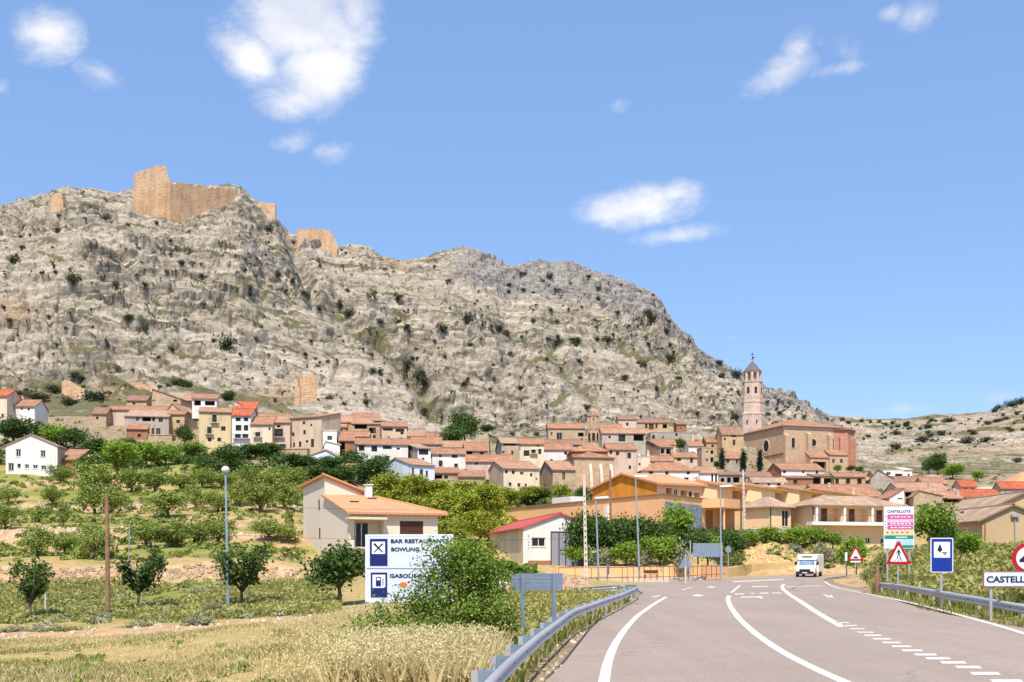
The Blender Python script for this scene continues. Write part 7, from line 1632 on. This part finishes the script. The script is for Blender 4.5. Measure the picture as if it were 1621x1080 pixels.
    m=MB(); m.box((a-.9,-1.1,e+.06),(b+.05,-.004,e+.28)); m.build('canopy',M['cream'],rt)
    m=MB(); m.box((a-.15,-.9,c-.18),(b+.1,-.004,c-.004)); ba=m.build('balcony',M['trim'],rt)
    m=MB(); m.tube([(a-.1,-.05,c+1),(a-.1,-.85,c+1),(b+.05,-.85,c+1),(b+.05,-.05,c+1)],.03,5)
    for i in range(26): xx=a-.1+(b-a+.15)*i/25; m.tube([(xx,-.85,c),(xx,-.85,c+1)],.012,4)
    m.build('railing',M['black'],ba)
    for y0,y1,px_ in ((791,807,505.5),(836,852,506.5)):
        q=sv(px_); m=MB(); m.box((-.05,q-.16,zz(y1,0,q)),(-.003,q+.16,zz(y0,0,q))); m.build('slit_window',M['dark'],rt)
beige_house()
# ------------------------------------------------------------------ orange public building
def poly_building(name,label,cat,foot,ztop,zlow,wall,roofm,th=.25,over=.0,parapet=True):
    """foot: (px,d) corners anticlockwise seen from above"""
    c=[Vector(((px-CX)/F*dd,dd,0)) for px,dd in foot]; rt=thing(name,label,cat,(c[0].x,c[0].y,zlow)); o=Vector((c[0].x,c[0].y,0)); h=ztop-zlow; n=len(c); mb=MB()
    for i in range(n): a,b=c[i]-o,c[(i+1)%n]-o; mb.face([a+Vector((0,0,-3)),b+Vector((0,0,-3)),b+Vector((0,0,h)),a+Vector((0,0,h))])
    mb.build('wall',M[wall],rt); r=MB(); cen=sum(((x-o) for x in c),Vector())/n
    r.prism([((x-o)-cen)*1.012+cen+Vector((0,0,h+.003)) for x in c],(0,0,th)); r.build('roof',M[roofm],rt); return rt,c,h
d=150.; zt=ZY(783,d); zl=ZY(852,d)
foot=[(1050,150),(1163,172),(1105,215),(801,zt and (zt-CH)*F/(888-806))]
rt,c,h=poly_building('public_building','large orange flat-roofed building with a glazed corner front','building',foot,zt,zl,'peach','tile2',.16)
a,b=c[0]-c[0],c[1]-c[0]; L_=b.length; ub=b/L_; nb=Vector((ub.y,-ub.x,0))
def on(f,k=0): return ub*(L_*f)+nb*k
z0,z1=ZY(840,d)-zl,ZY(794,d)-zl
mb=MB(); mb.prism([on(.03,.02)+Vector((0,0,z0-.8)),on(.50,.02)+Vector((0,0,z0-.8)),on(.50,.02)+Vector((0,0,z1)),on(.03,.02)+Vector((0,0,z1))],nb*.05); gl=mb.build('curtain_glazing',M['glassblue'],rt)
for i in range(9):
    f=.03+.47*i/8; m=MB(); p=on(f,.075); m.prism([p+Vector((0,0,z0-.8))-ub*.06,p+Vector((0,0,z0-.8))+ub*.06,p+Vector((0,0,z1))+ub*.06,p+Vector((0,0,z1))-ub*.06],nb*.06); m.build('mullion',M['steelb'],gl)
m=MB(); m.prism([on(.56,.02)+Vector((0,0,z0-.5)),on(.66,.02)+Vector((0,0,z0-.5)),on(.66,.02)+Vector((0,0,z1-.6)),on(.56,.02)+Vector((0,0,z1-.6))],nb*.03); m.build('porch_recess',M['brick'],rt)
m=MB(); p=on(.5,0)+Vector((0,0,z1-.35)); q=on(1.0,0)+Vector((0,0,z1-.35)); m.prism([p+nb*.004,q+nb*.004,q+nb*3.5,p+nb*3.5],(0,0,h-z1+.34)); m.build('porch_canopy',M['peach'],rt)
for f in (.53,.99): m=MB(); p=on(f,3.2); m.tube([p+Vector((0,0,-1)),p+Vector((0,0,z1-.36))],.16,8); m.build('porch_column',M['peach'],rt)
p0=c[3]-c[0]; Lw=p0.length; ul=p0/Lw; nl=Vector((ul.y,-ul.x,0)); nl=nl if nl.y<0 else -nl
m=MB(); p=ul*(Lw*.29)+nl*.004+Vector((0,0,ZY(823,160)-zl)); m.prism([p,p+ul*.9,p+ul*.9+Vector((0,0,2.2)),p+Vector((0,0,2.2))],nl*.35); m.build('wall_vent',M['fwhite'],rt)
m=MB(); p=ul*(Lw*.62)-nl*2.5+Vector((0,0,h+.17)); m.prism([p,p+ul*6,p+ul*6-nl*2.5,p-nl*2.5],(0,0,1.2)); m.build('roof_plant',M['fwhite'],rt)
# terraced house row with saw-tooth roofs behind
U=[('first terraced house with a bright orange gable facing left',1040,1112,766,806,30,938,752,'orange',172,778),
 ('second terraced house from the orange gable with open loggias',1062,1184,763,812,57,None,758,'peach2',184,781),
 ('third terraced house, its roof starting behind the slim middle lamp',1135,1254,768,815,57,None,763,'peach',193,787),
 ('fourth terraced house, above the hipped nursing home block',1205,1314,772,818,57,None,767,'peach2',202,790),
 ('fifth terraced house in the saw-tooth roof row',1265,1368,776,820,57,None,771,'peach',211,793),
 ('last terraced house at the right end of the saw-tooth roofs',1316,1424,779,822,57,None,774,'peach2',220,796)]
for lb,xa,xb,ye,yb,th_,xs_,yr_,wl,dd,ye2 in U:
    wn_=[]
    for f0,f1,kd in ((.20,.33,'p'),(.38,.46,'w'),(.52,.66,'p'),(.70,.77,'s'),(.82,.95,'p')):
        x0,x1=xa+(xb-xa)*f0,xa+(xb-xa)*f1; e=ye+(ye2-ye)*(f0+f1)/2; wn_.append((x0,e+3.5,x1,e+17,kd))
    Hh(lb,xa,xb,ye,yb,th_,xs=xs_,L=11 if xs_ else 7,roof='F',yr=yr_,wall='peach2' if wl=='orange' else wl,side='orange' if wl=='orange' else 'peach2',tile='tile_ora',wins=wn_,d=dd,oh=.8,thick=.32,name='terraced_house',chim=((.45,.35,1.3),) if xs_ is None else ())
# nursing home front block
rt,dm=Hh('peach nursing home block with hipped roof and one tall window',1219,1252,800,856,32,xs=1176,roof='H',yr=788,wall='peach2',tile='tile3',d=158,oh=.6,wins=W4('1238,808,1249,834'),name='nursing_home',cat='building')
W_,L_,H_,_r=dm
for x in (.05,): mb=MB(); mb.tube([(x,-.09,-1),(x,-.09,H_-.1)],.08,6); mb.build('downpipe',M['wood'],rt)
rt,dm=Hh('long peach nursing home wing with a white-pillared loggia and pale band',1288,1425,798,862,16,xs=1250,roof='H',yr=786,wall='peach2',tile='tile3',d=157,oh=.8,wins=W4('1291,804,1332,826p;1336,805,1376,829p;1380,807,1419,832p;1299,847,1305,857;1322,848,1331,858;1345,849,1350,859;1370,851,1378,861;1394,853,1400,862'),name='nursing_home',cat='building',L=14)
W_,L_,H_,_r=dm; d=157.; t=R(16); u=Vector((math.cos(t),math.sin(t),0)); A=Vector(((1288-CX)/F*d,d,0)); zb=ZY(862,d)
def fl(px): k=(px-CX)/F; return (k*A.y-A.x)/(u.x-k*u.y)
za,zc=ZY(838,d)-zb,ZY(826,d)-zb
mb=MB(); mb.prism([(-1.2,-1.6,za+.55),(W_,-1.6,za+.55),(W_,-.004,za+.55),(-1.2,-.004,za+.55)],(0,0,.5)); mb.build('balcony',M['fwhite'],rt)
for px in (1290,1334,1378,1420):
    x=fl(px); mb=MB(); mb.tube([(x,-.5,za+1.053),(x,-.5,H_-.1)],.2,8); mb.build('pillar',M['fwhite'],rt)
mb=MB(); mb.tube([(-.8,-1.5,za+2.0),(W_,-1.5,za+2.0)],.03,5)
for i in range(60): x=-.8+(W_+.8)*i/59; mb.tube([(x,-1.5,za+1.05),(x,-1.5,za+2.0)],.012,4)
mb.build('railing',M['rail'],rt)
for px in (1296,1314,1339,1358,1383,1402):
    x=fl(px); mb=MB(); mb.box((x-.45,1.50,za+1.06),(x+.45,1.58,za+3.1)); mb.build('door',M['wood'],rt)
mb=MB(); mb.tube([(-.15,-.09,-1),(-.15,-.09,H_-.1)],.08,6); mb.build('downpipe',M['wood'],rt)
Hh('low cream stair wall below the nursing home hipped block',1182,1240,838,862,10,roof='N',rise=.1,wall='white',tile='trim',L=1.2,d=153,name='stair_wall',cat='wall')
